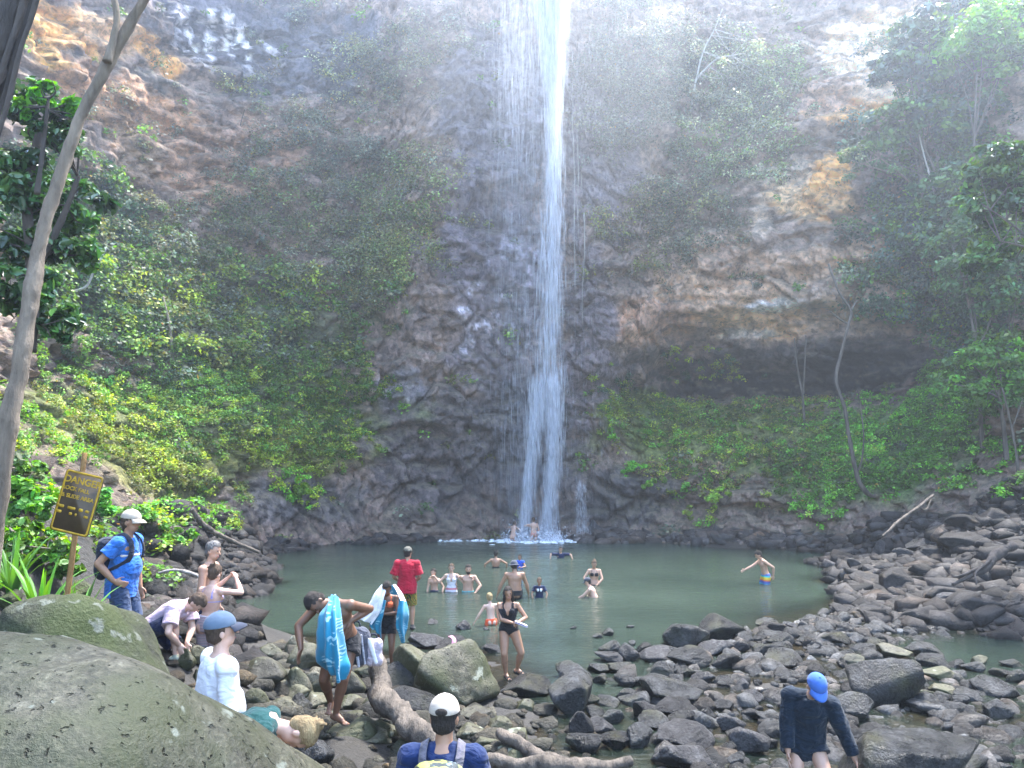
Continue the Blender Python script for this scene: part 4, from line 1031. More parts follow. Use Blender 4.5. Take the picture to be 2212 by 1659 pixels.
# ---- the boulders with a face of their own
def big_rock(name, label, c, r, mat, seed, rot=(0, 0, 0), sharp=10, planes=15, rough=.05, sub=5, point=0, shape=None):
    V, F = rock_shape(seed, sub, sharp, planes, rough, 1, point)
    if shape is not None:
        V = shape(V)
    V = V * np.array(r)
    V = V + unit(V) * (.03 * fbm(V, 2.2, 4, seed) + .010 * fbm(V, 9, 3, seed + 1))[:, None]
    o = obj(name, mesh_np(name, V, [F], smooth=True), mat)
    o.location = c; o.rotation_euler = rot
    tag(o, label, 'boulder')
    return o
big_rock('foreground_boulder', 'huge smooth olive boulder with pitted flank before the man in white', (-2.17, 4.15, 1.76), (1.42, 1.15, .84), M_rock_olive, 71, (0, .53, .05), 7, 20, .05)
big_rock('lichen_boulder', 'sloping boulder blotched with pale lichen in front of the man in blue', (-3.45, 6.6, 1.80), (.82, .7, .62), M_rock_mossy, 72, (0, .5, 0), 10, 18, .05)
p_ = hit_ground(975, 1530)
big_rock('central_boulder', 'broad rounded olive boulder at the water beside the woman in black', (p_[0], p_[1] + .45, p_[2] + .36), (.68, .62, .55), M_rock_olive, 73, (.1, .12, .3), 12, 13, .05)
p_ = hit_ground(910, 1500)
big_rock('shoulder_boulder', 'rounded boulder pressed against the broad olive boulder', (p_[0] - .1, p_[1] + .4, p_[2] + .22), (.42, .5, .42), M_rock_olive, 78, (0, .1, .2), 10, 14, .05)
p_ = hit_ground(1130, 1505)
big_rock('standing_slab', 'long dark wet slab under the woman in black', (p_[0], p_[1] + .35, p_[2] + .05), (.46, .45, .2), M_rock_wet, 74, (0, .02, .1), 24, 12, .05)
big_rock('flat_boulder', 'flat topped pale wet boulder under the hand of the stooping hiker', (4.10, 8.5, .44), (.68, .66, .46), M_rock_wet, 75, (.06, -.08, .1), 30, 11, .04)
p_ = hit_ground(1283, 1160)
big_rock('fallfoot_rock', 'black triangular rock at the foot of the falls', (p_[0], p_[1] + .4, .25), (1.15, .8, .75), M_rock_dark, 76, (0, 0, 0), 26, 10, .06, 4, .55)
# ---- loose stones that nobody could count
def rubble(name, label, n, region, size, mat, seed, sub=1, sink=.12):
    rng = np.random.default_rng(seed)
    protos = [rock_shape(5000 + seed * 10 + i, sub, 90, 8, .07) for i in range(6)]
    X, Y = region(rng, n)
    Z = ground_z(X, Y); keep = Z > -.16; X, Y, Z = X[keep], Y[keep], Z[keep]
    Z = np.maximum(Z, -.06)
    S = size(rng, len(X))
    Vs, Fs, Cs, b0 = [], [], [], 0
    for x, y, z, s in zip(X, Y, Z, S):
        V, F = protos[rng.integers(6)]
        a = rng.uniform(0, 6.28); ca, sa = math.cos(a), math.sin(a)
        e = s * np.array([rng.uniform(.8, 1.3), rng.uniform(.7, 1.1), rng.uniform(.45, .85)])
        W_ = V * e
        t = rng.normal() * .35
        W_ = np.stack([W_[:, 0], W_[:, 1] * math.cos(t) - W_[:, 2] * math.sin(t), W_[:, 1] * math.sin(t) + W_[:, 2] * math.cos(t)], 1)
        W_ = np.stack([W_[:, 0] * ca - W_[:, 1] * sa + x, W_[:, 0] * sa + W_[:, 1] * ca + y, W_[:, 2] + z + s * sink], 1)
        tn = math.exp(rng.normal() * .5); ht = max(0, rng.normal()) * .35
        Cs.append(np.repeat(np.array([[tn * (1 + ht), tn * (1 + ht * .45), tn]]), len(V), 0))
        Vs.append(W_); Fs.append(F + b0); b0 += len(V)
    o = obj(name, mesh_np(name, np.concatenate(Vs), [np.concatenate(Fs)], col=np.concatenate(Cs)), mat)
    tag(o, label, 'stones', kind='stuff')
def poly_region(poly):
    """random points inside a ground polygon"""
    P = np.array(poly, float)
    def f(rng, n):
        out = []
        lo, hi = P.min(0), P.max(0)
        while len(out) < n:
            q = rng.uniform(lo, hi, (n * 2, 2))
            inside = np.zeros(len(q), bool)
            j = len(P) - 1
            for i in range(len(P)):
                c = ((P[i, 1] > q[:, 1]) != (P[j, 1] > q[:, 1])) & (q[:, 0] < (P[j, 0] - P[i, 0]) * (q[:, 1] - P[i, 1]) / (P[j, 1] - P[i, 1] + 1e-9) + P[i, 0])
                inside ^= c; j = i
            out.extend(q[inside].tolist())
        q = np.array(out[:n])
        return q[:, 0], q[:, 1]
    return f
lg = lambda a, b: (lambda rng, n: a * np.exp(rng.random(n) ** 2 * math.log(b / a)))
bar_poly = [(1.4, 13.6), (2.6, 15.5), (5, 17.4), (8, 20), (10, 20.5), (9.5, 17), (7.5, 16), (8.6, 13.8), (9.6, 11.5), (6.5, 9.2), (4.8, 8.2), (1.4, 8.2), (1.9, 10.5)]
rubble('bar_stones', 'small wet stones filling the gaps of the rock bar', 1900, poly_region(bar_poly), lg(.05, .24), M_rub_wet, 1, 2)
rubble('scree_stones', 'loose broken stones of the scree bank by the pool', 6200, poly_region([(8.3, 19.6), (9.2, 22.5), (10.6, 27), (11.4, 31), (12.4, 34.5), (13.5, 36), (19, 33), (20, 22), (18, 15), (14, 15.6), (10.5, 16.8), (8.5, 18)]), lg(.07, .42), M_rub_scree, 2, 1)
rubble('shore_stones', 'broken stones along the shore under the overgrown slope', 4200, poly_region([(-4.6, 14.5), (-6.4, 18), (-6.9, 23), (-8, 28), (-9.4, 34), (-7.5, 37.3), (-3, 39.2), (-3, 40.5), (-9, 38.5), (-14, 34), (-13.5, 24), (-9.5, 14), (-6, 11.5), (-4, 12.5)]), lg(.07, .40), M_rub_scree, 3, 1)
rubble('heap_stones', 'small stones wedged between the boulders of the driftwood heap', 1000, poly_region([(-5, 14.5), (-1, 14), (1.2, 11), (1.2, 7), (0, 5), (-2.5, 5), (-4, 8), (-5.5, 11.5)]), lg(.05, .24), M_rub_olive, 4, 2)
rubble('far_stones', 'dark stones along the foot of the far wall', 2600, poly_region([(3.2, 38.2), (8, 37.4), (13, 35), (15.5, 33), (17, 36), (12, 39.5), (7, 40.8), (3.2, 40.6)]), lg(.08, .5), M_rub_scree, 5, 1)
# ================================================================== THE FALLS
M_fall, n, l, b = mat_new('falling_water')
b.inputs['Base Color'].default_value = (.90, .93, .98, 1)
b.inputs['Roughness'].default_value = .35
tr = n.new('ShaderNodeBsdfTranslucent'); tr.inputs[0].default_value = (.9, .93, .98, 1)
tp = n.new('ShaderNodeBsdfTransparent')
tc = n.new('ShaderNodeTexCoord')
tn = noise_n(n, l, 3.0, 4, .6, tc.outputs['Object'], (1, 1, .3))
mr = n.new('ShaderNodeMapRange'); mr.inputs[1].default_value = .3; mr.inputs[2].default_value = .7; mr.inputs[3].default_value = .25; mr.inputs[4].default_value = .8
l.new(tn.outputs[0], mr.inputs[0])
m1 = n.new('ShaderNodeMixShader'); m1.inputs[0].default_value = .5
l.new(b.outputs[0], m1.inputs[1]); l.new(tr.outputs[0], m1.inputs[2])
m2 = n.new('ShaderNodeMixShader')
l.new(mr.outputs[0], m2.inputs[0]); l.new(m1.outputs[0], m2.inputs[1]); l.new(tp.outputs[0], m2.inputs[2])
l.new(m2.outputs[0], n['Material Output'].inputs[0])
def spindles(C, L, Wd, lean, rng):
    """long falling drops: a four sided spindle at every C"""
    k = len(C)
    ax = np.stack([lean, rng.normal(size=k) * .01, -np.ones(k)], 1)
    ax = unit(ax) * (L / 2)[:, None]
    a = rng.uniform(0, math.pi, k)
    u = np.stack([np.cos(a), np.sin(a), np.zeros(k)], 1) * Wd[:, None] / 2
    w = np.stack([-np.sin(a), np.cos(a), np.zeros(k)], 1) * Wd[:, None] / 2
    V = np.stack([C - ax, C + u, C + w, C - u, C - w, C + ax], 1).reshape(-1, 3)
    b0 = np.arange(k)[:, None] * 6
    F = [b0 + np.array([t]) for t in ((0, 1, 2), (0, 2, 3), (0, 3, 4), (0, 4, 1), (5, 2, 1), (5, 3, 2), (5, 4, 3), (5, 1, 4))]
    return V, np.concatenate(F)
FALL_D = 39.3
def strand(name, root, path, n_, seed, drop=(.6, 2.8), width=(.008, .026)):
    """path: (pixel y, pixel x, half width in pixels, weight)"""
    rng = np.random.default_rng(seed)
    path = np.array(path, float)
    ys = np.linspace(path[0, 0], path[-1, 0], 400)
    wt = np.interp(ys, path[:, 0], path[:, 3])
    y = rng.choice(ys, n_, p=wt / wt.sum()) + rng.uniform(-2, 2, n_)
    cx = np.interp(y, path[:, 0], path[:, 1]); hw = np.interp(y, path[:, 0], path[:, 2])
    # drops gather in a few threads
    th = rng.normal(size=26) * .55
    x = cx + hw * (th[rng.integers(26, size=n_)] + rng.normal(size=n_) * .35)
    r = np.stack([(x * K - 512) / FPX, np.zeros(n_), np.zeros(n_)], 1)
    zc = (384 - y * K) / FPX
    Yd = cP - sP * zc; Zd = sP + cP * zc
    d = FALL_D + rng.normal(size=n_) * .3
    t = d / Yd
    C = np.stack([r[:, 0] * t, d, CAMZ + Zd * t], 1)
    C = C[C[:, 2] > .2]
    k = len(C)
    V, F = spindles(C, rng.uniform(drop[0], drop[1], k), rng.uniform(width[0], width[1], k), rng.normal(size=k) * .012, rng)
    foot = np.array(root.location)
    obj(name, mesh_np(name, V - foot, [F]), M_fall, root)
fp = at_z(1165, 1160, 0)
FALL = empty('waterfall', (fp[0], FALL_D, 0))
tag(FALL, 'tall thin white waterfall dropping into the pool', 'waterfall')
strand('main_stream', FALL, [(-260, 1188, 34, 12.0), (0, 1191, 27, 9.0), (90, 1195, 20, 4.5), (220, 1197, 15, 1.5), (400, 1196, 16, .9), (600, 1191, 23, .75), (800, 1187, 26, .6), (900, 1182, 34, .6), (960, 1178, 36, .3)], 17000, 1)
strand('left_stream', FALL, [(820, 1168, 22, .6), (950, 1152, 13, 1), (1080, 1140, 10, 1.1), (1160, 1132, 12, 1.3)], 2300, 2, (.3, 1.6), (.008, .024))
strand('right_stream', FALL, [(820, 1196, 16, .8), (950, 1196, 15, 1), (1080, 1186, 14, 1), (1160, 1178, 18, 1.2)], 2500, 3, (.3, 1.6), (.008, .024))
strand('thin_veil', FALL, [(-260, 1120, 60, 1.6), (0, 1120, 56, 1.2), (200, 1110, 60, 1.0), (420, 1110, 60, .6), (800, 1120, 60, .45), (1160, 1110, 60, .4)], 4600, 4, (.4, 2.2), (.004, .011))
strand('loose_spray', FALL, [(-260, 1200, 120, .8), (0, 1190, 110, .8), (600, 1170, 100, .8), (1160, 1150, 110, .9)], 5200, 5, (.15, .9), (.004, .010))
strand('side_trickle', FALL, [(1040, 1258, 7, .6), (1160, 1262, 12, 1.2)], 420, 6, (.1, .5), (.008, .02))
# ---- splash and foam
def blobs(name, C, S, seed, mat, root):
    rng = np.random.default_rng(seed)
    D, F = ICO[1]
    Vs = (C[:, None, :] + D[None] * S[:, None, :]).reshape(-1, 3)
    Fs = (F[None] + (np.arange(len(C)) * len(D))[:, None, None]).reshape(-1, 3)
    return obj(name, mesh_np(name, Vs - np.array(root.location) if root else Vs, [Fs], smooth=True), mat, root)
M_foam = mat_plain('foam', (.82, .86, .88), .6, .1, 8)
rng_ = np.random.default_rng(8)
k_ = 1400
fx = np.where(rng_.random(k_) < .5, 1132 + rng_.normal(size=k_) * 16, 1180 + rng_.normal(size=k_) * 18)
base = np.array([at_z(x, 1160, 0) for x in fx])
sx = base[:, 0] + rng_.normal(size=k_) * .15
hgt = np.abs(rng_.normal(size=k_)) * .35
sp_c = np.stack([sx, FALL_D - .1 + rng_.normal(size=k_) * .5, hgt + .02], 1)
sz = rng_.uniform(.01, .045, k_)[:, None] * np.array([1, 1, 1.2])
blobs('splash', sp_c, sz, 9, M_fall, FALL)
k_ = 3200
q = rng_.random(k_)
fx = np.where(q < .6, 1155 + rng_.normal(size=k_) * 36, np.where(q < .8, 1160 + rng_.normal(size=k_) * 75, rng_.uniform(905, 1275, k_)))
fx = fx + 10 * np.sin(fx * .31) + 7 * np.sin(fx * .13)
fy = np.where(q < .45, FALL_D + rng_.normal(size=k_) * .55, FALL_D + .1 + .5 * np.abs(rng_.normal(size=k_)) * (1 if True else 0) - .45)
pz = np.array([at_z(x, 1160, 0)[0] for x in fx])
fo_c = np.stack([pz, fy, np.full(k_, .015)], 1)
s_ = rng_.uniform(.03, .12, k_) * np.where(q < .6, 1, .6)
o = blobs('foam', fo_c, np.stack([s_ * 1.4, s_ * .8, s_ * .22], 1), 10, M_foam, None)
tag(o, 'white foam on the pool where the falls land', 'foam', kind='stuff')

for o_ in FALL.children: o_['kind'] = 'stuff'
# ---- clouds of spray hanging about the falls
def spray_cloud(label, c, r, dens, aniso=.6):
    m = bpy.data.materials.new('spray'); m.use_nodes = True
    nn = m.node_tree.nodes; nn.remove(nn['Principled BSDF'])
    v = nn.new('ShaderNodeVolumePrincipled'); v.inputs['Color'].default_value = (.93, .965, 1, 1); v.inputs['Density'].default_value = dens; v.inputs['Anisotropy'].default_value = aniso
    m.node_tree.links.new(v.outputs[0], nn['Material Output'].inputs['Volume'])
    D, F = ICO[4]
    o = obj('spray_cloud', mesh_np('spray_cloud', D * np.array(r), [F]), m); o.location = c
    tag(o, label, 'spray', kind='stuff')
spray_cloud('fine spray round the upper falls', (1.5, 38, 26), (7.5, 3.2, 13), .014)
spray_cloud('spray along the falling stream', (.8, 39.3, 13), (2.8, 1.6, 14), .025)
spray_cloud('mist at the foot of the falls', (.3, 39.6, .6), (5.5, 1.5, 3.4), .07)
# ================================================================== PEOPLE
def v3(*a): return np.array(a, float)
def frame(ax):
    ax = unit(np.asarray(ax, float)); r = v3(0, 0, 1) if abs(ax[2]) < .9 else v3(0, 1, 0)
    u = unit(np.cross(r, ax)); return u, np.cross(ax, u), ax
def loft(rings, caps=True, sides=18):
    """rings: (centre, axis u * halfwidth, axis v * halfdepth); a closed skin through them"""
    an = np.linspace(0, 2 * math.pi, sides, endpoint=False)
    V = [c + np.outer(np.cos(an), u) + np.outer(np.sin(an), w) for c, u, w in rings]
    m = len(rings)
    V = np.concatenate(V + [np.array([rings[0][0], rings[-1][0]])])
    k = np.arange(sides); F = []
    for i in range(m - 1):
        a = i * sides + k; b_ = i * sides + (k + 1) % sides
        F += [np.stack([a, b_, b_ + sides], 1), np.stack([a, b_ + sides, a + sides], 1)]
    F.append(np.stack([np.full(sides, m * sides), (k + 1) % sides, k], 1))
    F.append(np.stack([np.full(sides, m * sides + 1), (m - 1) * sides + k, (m - 1) * sides + (k + 1) % sides], 1))
    return V, np.concatenate(F)
def cone(p, q, r1, r2, flat=False, flat_end=False, sides=14, sq=1.0, sqd=None):
    """a tapered limb from p to q, round at both ends unless flat"""
    p = np.asarray(p, float); q = np.asarray(q, float)
    L = np.linalg.norm(q - p)
    if sqd is None: u, w, ax = frame(q - p)
    else:
        ax = unit(q - p); u = unit(np.cross(sqd, ax)); w = np.cross(ax, u)
    R = []
    if not flat:
        for t in (-.98, -.85, -.5): R.append((p + ax * r1 * t, u * r1 * math.sqrt(1 - t * t), w * sq * r1 * math.sqrt(1 - t * t)))
    for t in (0, .5, 1): R.append((p + ax * L * t, u * (r1 + (r2 - r1) * t), w * sq * (r1 + (r2 - r1) * t)))
    if not (flat or flat_end):
        for t in (.5, .85, .98): R.append((q + ax * r2 * t, u * r2 * math.sqrt(1 - t * t), w * sq * r2 * math.sqrt(1 - t * t)))
    return loft(R, sides=sides)
def ell(c, r, ax=None, fw=None):
    """an ellipsoid with half sizes r = (right, forward, up)"""
    D, F = ICO[3]
    up_ = v3(0, 0, 1) if ax is None else unit(np.asarray(ax, float))
    f_ = v3(0, 1, 0) if fw is None else np.asarray(fw, float)
    f_ = unit(f_ - up_ * (f_ @ up_)); ri = np.cross(f_, up_)
    return np.asarray(c, float) + (D[:, :1] * r[0]) * ri + (D[:, 1:2] * r[1]) * f_ + (D[:, 2:] * r[2]) * up_, F
def fuse(prims, vox, smooth=3, noise=0.0, nscale=9.0, seed=0, post=None):
    """one continuous skin over all the pieces"""
    Vs, Fs, b0 = [], [], 0
    for V, F in prims:
        Vs.append(V); Fs.append(F + b0); b0 += len(V)
    me = mesh_np('tmp', np.concatenate(Vs), [np.concatenate(Fs)])
    o = bpy.data.objects.new('tmp', me); COL.objects.link(o)
    md = o.modifiers.new('r', 'REMESH'); md.mode = 'VOXEL'; md.voxel_size = vox; md.adaptivity = 0
    sm = o.modifiers.new('s', 'SMOOTH'); sm.factor = .5; sm.iterations = smooth
    dg = bpy.context.evaluated_depsgraph_get()
    ev = o.evaluated_get(dg)
    out = bpy.data.meshes.new_from_object(ev)
    bpy.data.objects.remove(o); bpy.data.meshes.remove(me)
    if noise or post:
        n_ = len(out.vertices)
        V = np.empty(n_ * 3, np.float32); out.vertices.foreach_get('co', V); V = V.reshape(-1, 3).astype(float)
        N_ = np.empty(n_ * 3, np.float32); out.vertices.foreach_get('normal', N_); N_ = N_.reshape(-1, 3)
        if noise:
            V = V + N_ * (noise * fbm(V * np.array([1, 1, .55]), nscale, 3, seed))[:, None]
        if post: V = post(V)
        out.vertices.foreach_set('co', V.astype(np.float32).ravel()); out.update()
    out.polygons.foreach_set('use_smooth', np.ones(len(out.polygons), dtype=bool))
    return out
def ik(a, c, l1, l2, pole):
    a = np.asarray(a, float); c = np.asarray(c, float)
    d = c - a; L = np.linalg.norm(d)
    mx = (l1 + l2) * .995
    if L > mx: c = a + d / L * mx; L = mx; d = c - a
    x = (l1 * l1 - l2 * l2 + L * L) / (2 * L)
    h = math.sqrt(max(0, l1 * l1 - x * x))
    ax = d / L; p = np.asarray(pole, float); p = unit(p - ax * (p @ ax))
    return a + ax * x + p * h, c
SK = {}
def skin_mat(c):
    key = tuple(c)
    if key not in SK:
        m, n, l, b = mat_new('skin')
        tc = n.new('ShaderNodeTexCoord')
        t = noise_n(n, l, 7, 4, .55, tc.outputs['Object'])
        r = ramp(n, [(.3, [v * .82 for v in c]), (.7, [min(1, v * 1.12) for v in c])])
        l.new(t.outputs[0], r.inputs[0]); l.new(r.outputs[0], b.inputs['Base Color'])
        b.inputs['Roughness'].default_value = .5
        b.inputs['Subsurface Weight'].default_value = .08
        b.inputs['Subsurface Radius'].default_value = (.02, .008, .004)
        SK[key] = m
    return SK[key]
FAIR, LIGHT, TAN, BROWN_S, DARK_S = (.60, .375, .275), (.50, .295, .20), (.37, .20, .12), (.18, .088, .05), (.16, .08, .048)
CM = {}
def cloth(name, c, rough=.85, var=.16, scale=5, bump=.8):
    if name not in CM:
        m, n, l, b = mat_new(name)
        tc = n.new('ShaderNodeTexCoord')
        t = noise_n(n, l, scale, 5, .6, tc.outputs['Object'])
        r = ramp(n, [(.3, [v * (1 - var) for v in c]), (.7, [min(1, v * (1 + var)) for v in c])])
        l.new(t.outputs[0], r.inputs[0]); l.new(r.outputs[0], b.inputs['Base Color'])
        b.inputs['Roughness'].default_value = rough
        b.inputs['Specular IOR Level'].default_value = .25
        b.inputs['Sheen Weight'].default_value = .15
        t2 = noise_n(n, l, 7, 3, .5, tc.outputs['Object'], (1, 1, 1.8))
        t2.inputs['Distortion'].default_value = 1.2
        bump_n(n, l, b, t2.outputs[0], bump, .05)
        CM[name] = m
    return CM[name]
def cloth_stripes(name, cols, scale, dirn='Z', distort=2.0, constant=True):
    """a printed cloth: bands of several colours"""
    if name not in CM:
        m, n, l, b = mat_new(name)
        tc = n.new('ShaderNodeTexCoord')
        w = n.new('ShaderNodeTexWave'); w.wave_type = 'BANDS'; w.bands_direction = dirn; w.wave_profile = 'SAW'
        w.inputs['Scale'].default_value = scale; w.inputs['Distortion'].default_value = distort
        w.inputs['Detail'].default_value = 2; w.inputs['Detail Scale'].default_value = 1.5
        l.new(tc.outputs['Object'], w.inputs[0])
        r = ramp(n, [(i / len(cols), c) for i, c in enumerate(cols)])
        r.color_ramp.interpolation = 'CONSTANT' if constant else 'LINEAR'
        l.new(w.outputs['Fac'], r.inputs[0]); l.new(r.outputs[0], b.inputs['Base Color'])
        b.inputs['Roughness'].default_value = .8
        CM[name] = m
    return CM[name]
M_hair_d = mat_bark('dark_hair', (.012, .009, .007), (.05, .035, .025), 12, (1, 1, .2))
M_hair_b = mat_bark('brown_hair', (.05, .03, .018), (.16, .10, .06), 12, (1, 1, .2))
M_hair_l = mat_bark('blond_hair', (.28, .18, .08), (.55, .40, .2), 12, (1, 1, .2))
M_hair_g = mat_bark('grey_hair', (.10, .09, .08), (.28, .26, .24), 12, (1, 1, .2))
M_eye = mat_plain('eye_dark', (.02, .015, .012), .3)
M_lip = mat_plain('lips', (.30, .10, .09), .5)

def person(label, at, rz, H, pose=None, build=None, skin=LIGHT, vox=.014, hair=('short', None), wear=(), hat=None, seed=0, name='person', group=None, shoes=None):
    """body posed by its pelvis, spine, hands and feet; faces local +Y; sizes for 1.75 m, then scaled"""
    ps = pose or {}; bd = build or {}
    s = H / 1.75
    bulk = bd.get('bulk', 1.0); fem = bd.get('fem', False); belly = bd.get('belly', 0.0); kid = bd.get('kid', False)
    pel = np.array(ps.get('pel', (0, 0, .95)), float); lean = unit(np.array(ps.get('lean', (0, 0.03, 1)), float))
    tw = ps.get('twist', 0.0)
    f0 = np.array([-math.sin(tw), math.cos(tw), 0]); f0 = np.array(ps.get('chest', f0), float)
    fwd = unit(f0 - lean * (f0 @ lean)); rgt = np.cross(fwd, lean)
    hipdir = np.array(ps.get('hip', (1, 0, 0)), float)
    curve = np.array(ps.get('curve', (0, 0, 0)), float)               # pushes the middle of the spine
    sp = lambda t: pel + lean * (.50 * t) + curve * (4 * t * (1 - t)) * .5 if t <= 1 else pel + lean * (.50 * t)
    neck = sp(1.0)
    hup = unit(np.array(ps.get('hup', lean + v3(0, 0, .6) + fwd * .12), float))
    face = np.array(ps.get('face', fwd), float); face = unit(face - hup * (face @ hup)); fr = np.cross(face, hup)
    hs = 1.18 if kid else 1.08
    hc = neck + hup * (.165 * hs) + face * .02
    shw = .185 * (bulk * .5 + .5) * (.9 if fem else 1.0)
    P = []
    b1 = bulk
    hw = (1.04 if fem else .97) * b1; ws = (.86 if fem else 1.0) * b1
    prof = [(-.22, .105 * hw, .085 * hw), (-.12, .150 * hw, .105 * hw), (0, .170 * hw, .115 * hw), (.14, .158 * hw, .105 * b1), (.34, .135 * ws, .092 * ws + belly * .05), (.55, .145 * b1, .098 * b1), (.74, .165 * b1, .108 * b1), (.88, .160 * b1, .095 * b1), (.97, .105 * b1, .075 * b1), (1.05, .062, .06)]
    torso_rings = []
    for t, a_, c_ in prof:
        mixr = unit(hipdir * (1 - min(max(t, 0), 1)) + rgt * min(max(t, 0), 1)); ff = unit(np.cross(lean, mixr))
        if ff @ fwd < 0: ff = -ff
        torso_rings.append((sp(t) if t >= 0 else pel + lean * .5 * t, mixr * a_, ff * c_))
    P.append(loft(torso_rings))
    if belly: P.append(ell(sp(.3) + fwd * .05, (.14 * b1, .10 + belly * .06, .15), lean, fwd))
    if fem:
        for q in (-1, 1): P.append(ell(sp(.68) + fwd * .085 + rgt * .07 * q, (.062, .055, .06), lean, fwd))
        for q in (-1, 1): P.append(ell(pel - fwd * .06 + hipdir * .07 * q - lean * .04, (.09, .08, .10), lean, fwd))
    else:
        for q in (-1, 1):
            P.append(ell(sp(.75) + fwd * .055 + rgt * .075 * q, (.085 * b1, .055, .07), lean, fwd))
            P.append(ell(pel - fwd * .055 + hipdir * .065 * q - lean * .05, (.085 * b1, .075, .09), lean, fwd))
    # head and neck
    P.append(cone(neck - lean * .04, hc - hup * .05, .058 * (b1 * .5 + .5), .052))
    P.append(ell(hc + hup * .03, (.074 * hs, .094 * hs, .098 * hs), hup, face))
    P.append(ell(hc - hup * .055 + face * .022, (.056 * hs, .066 * hs, .062 * hs), hup, face))
    P.append(ell(hc - hup * .096 + face * .056, (.026, .022, .018), hup, face))
    P.append(cone(hc + hup * .012 + face * .088 * hs, hc - hup * .022 + face * .106 * hs, .008, .014))
    for q in (-1, 1):
        P.append(ell(hc - hup * .01 + fr * .077 * hs * q - face * .008, (.010, .020, .032), hup, face))
        P.append(ell(hc + hup * .035 + face * .078 * hs + fr * .03 * q, (.022, .014, .008), hup, face))
    # arms
    J = {'pel': pel, 'neck': neck, 'hc': hc, 'fwd': fwd, 'rgt': rgt, 'lean': lean, 'hup': hup, 'face': face, 'fr': fr, 'hs': hs, 'sp': sp, 'rings': torso_rings, 'shw': shw}
    ab = .9 if fem else 1.0
    ab *= bd.get('arm', 1.0) * (b1 * .6 + .4)
    for sd, q in (('R', 1), ('L', -1)):
        sh = sp(.90) + rgt * shw * q
        tgt = ps.get('hand' + sd)
        if tgt is None: tgt = sh + rgt * .12 * q - v3(0, 0, .52) + fwd * .06
        el, wr = ik(sh, tgt, .29, .26, ps.get('elbow' + sd, -fwd * .8 + rgt * .6 * q))
        J['sh' + sd], J['el' + sd], J['wr' + sd] = sh, el, wr
        P.append(ell(sh + v3(0, 0, .0), (.062 * ab, .062 * ab, .062 * ab)))
        P.append(cone(sp(.93) + rgt * .05 * q, sh, .055, .055 * ab))
        P.append(cone(sh, el, .054 * ab, .041 * ab)); P.append(cone(el, (el * .6 + wr * .4), .042 * ab, .043 * ab)); P.append(cone((el * .6 + wr * .4), wr, .043 * ab, .028 * ab))
        hd = unit(np.array(ps.get('hdir' + sd, wr - el), float))
        pn = np.array(ps.get('palm' + sd, -rgt * q + fwd * .01), float); pn = unit(pn - hd * (pn @ hd)); sd_ = np.cross(hd, pn)
        if sd_ @ fwd < 0: sd_ = -sd_                                     # towards the thumb
        P.append(ell(wr + hd * .05, (.018, .042, .052), hd, sd_))
        curl = ps.get('curl' + sd, .35)
        fl = max(.0095, vox * .85)
        for i, (o_, L_) in enumerate(((.03, .072), (.010, .080), (-.011, .074), (-.031, .058))):
            a0 = wr + hd * .088 + sd_ * o_; d1 = unit(hd + pn * curl * .6 + sd_ * o_ * 2.5); d2 = unit(hd + pn * curl * 2.2 + sd_ * o_ * 2)
            P.append(cone(wr + hd * .05 + sd_ * o_ * .8, a0, fl, fl)); P.append(cone(a0, a0 + d1 * L_ * .5, fl, fl * .95)); P.append(cone(a0 + d1 * L_ * .5, a0 + d1 * L_ * .5 + d2 * L_ * .5, fl * .95, fl * .8))
        t0 = wr + hd * .03 + sd_ * .032; t1_ = t0 + unit(hd * .7 + sd_ * .7 + pn * .3) * .045
        P.append(cone(t0, t1_, fl * 1.3, fl * 1.1)); P.append(cone(t1_, t1_ + unit(hd + sd_ * .25 + pn * curl) * .034, fl * 1.1, fl * .85))
    # legs
    lb = bd.get('leg', 1.0) * (b1 * .6 + .4) * (1.05 if fem else 1.0)
    for sd, q in (('R', 1), ('L', -1)):
        hp = pel + hipdir * .092 * q - v3(0, 0, .04)
        an = np.array(ps.get('foot' + sd, (.11 * q, 0, .075)), float)
        kn, an = ik(hp, an, .43, .43, ps.get('knee' + sd, (0.12 * q, 1, 0)))
        fd = np.array(ps.get('toe' + sd, (.18 * q, 1, -.12)), float); fd = unit(fd)
        J['hp' + sd], J['kn' + sd], J['an' + sd], J['fd' + sd] = hp, kn, an, fd
        P.append(cone(hp + v3(0, 0, .02), hp * .5 + kn * .5, .088 * lb, .074 * lb)); P.append(cone(hp * .5 + kn * .5, kn, .074 * lb, .055 * lb))
        cal = kn * .68 + an * .32; bk = unit((kn - an)); bv = unit(np.cross(np.cross(bk, fd), bk))
        P.append(cone(kn, cal, .054 * lb, .054 * lb)); P.append(cone(cal - bv * .012, an, .054 * lb, .034)); P.append(ell(cal - bv * .02, (.045 * lb, .042 * lb, .09), bk, bv))
        P.append(cone(an - fd * .045 - v3(0, 0, .035), an + fd * .06 - v3(0, 0, .035), .034, .034, sq=1.0)); P.append(cone(an, an + fd * .10 - v3(0, 0, .03), .034, .026))
        P.append(cone(an + fd * .05 - v3(0, 0, .045), an + fd * .165 - v3(0, 0, .052), .034, .024, sq=.8))
        sdv = np.cross(fd, v3(0, 0, 1))
        for i in range(5):
            o_ = (i - 2) * .016; P.append(cone(an + fd * .15 + sdv * o_ - v3(0, 0, .056), an + fd * (.195 - abs(i - 1) * .008) + sdv * o_ - v3(0, 0, .06), .011, .009))
    P = [(V * s, F) for V, F in P]
    root = empty(name, at, rz)
    tag(root, label, 'person', group)
    body = fuse(P, vox, 2)
    obj('body', body, skin_mat(skin), root)
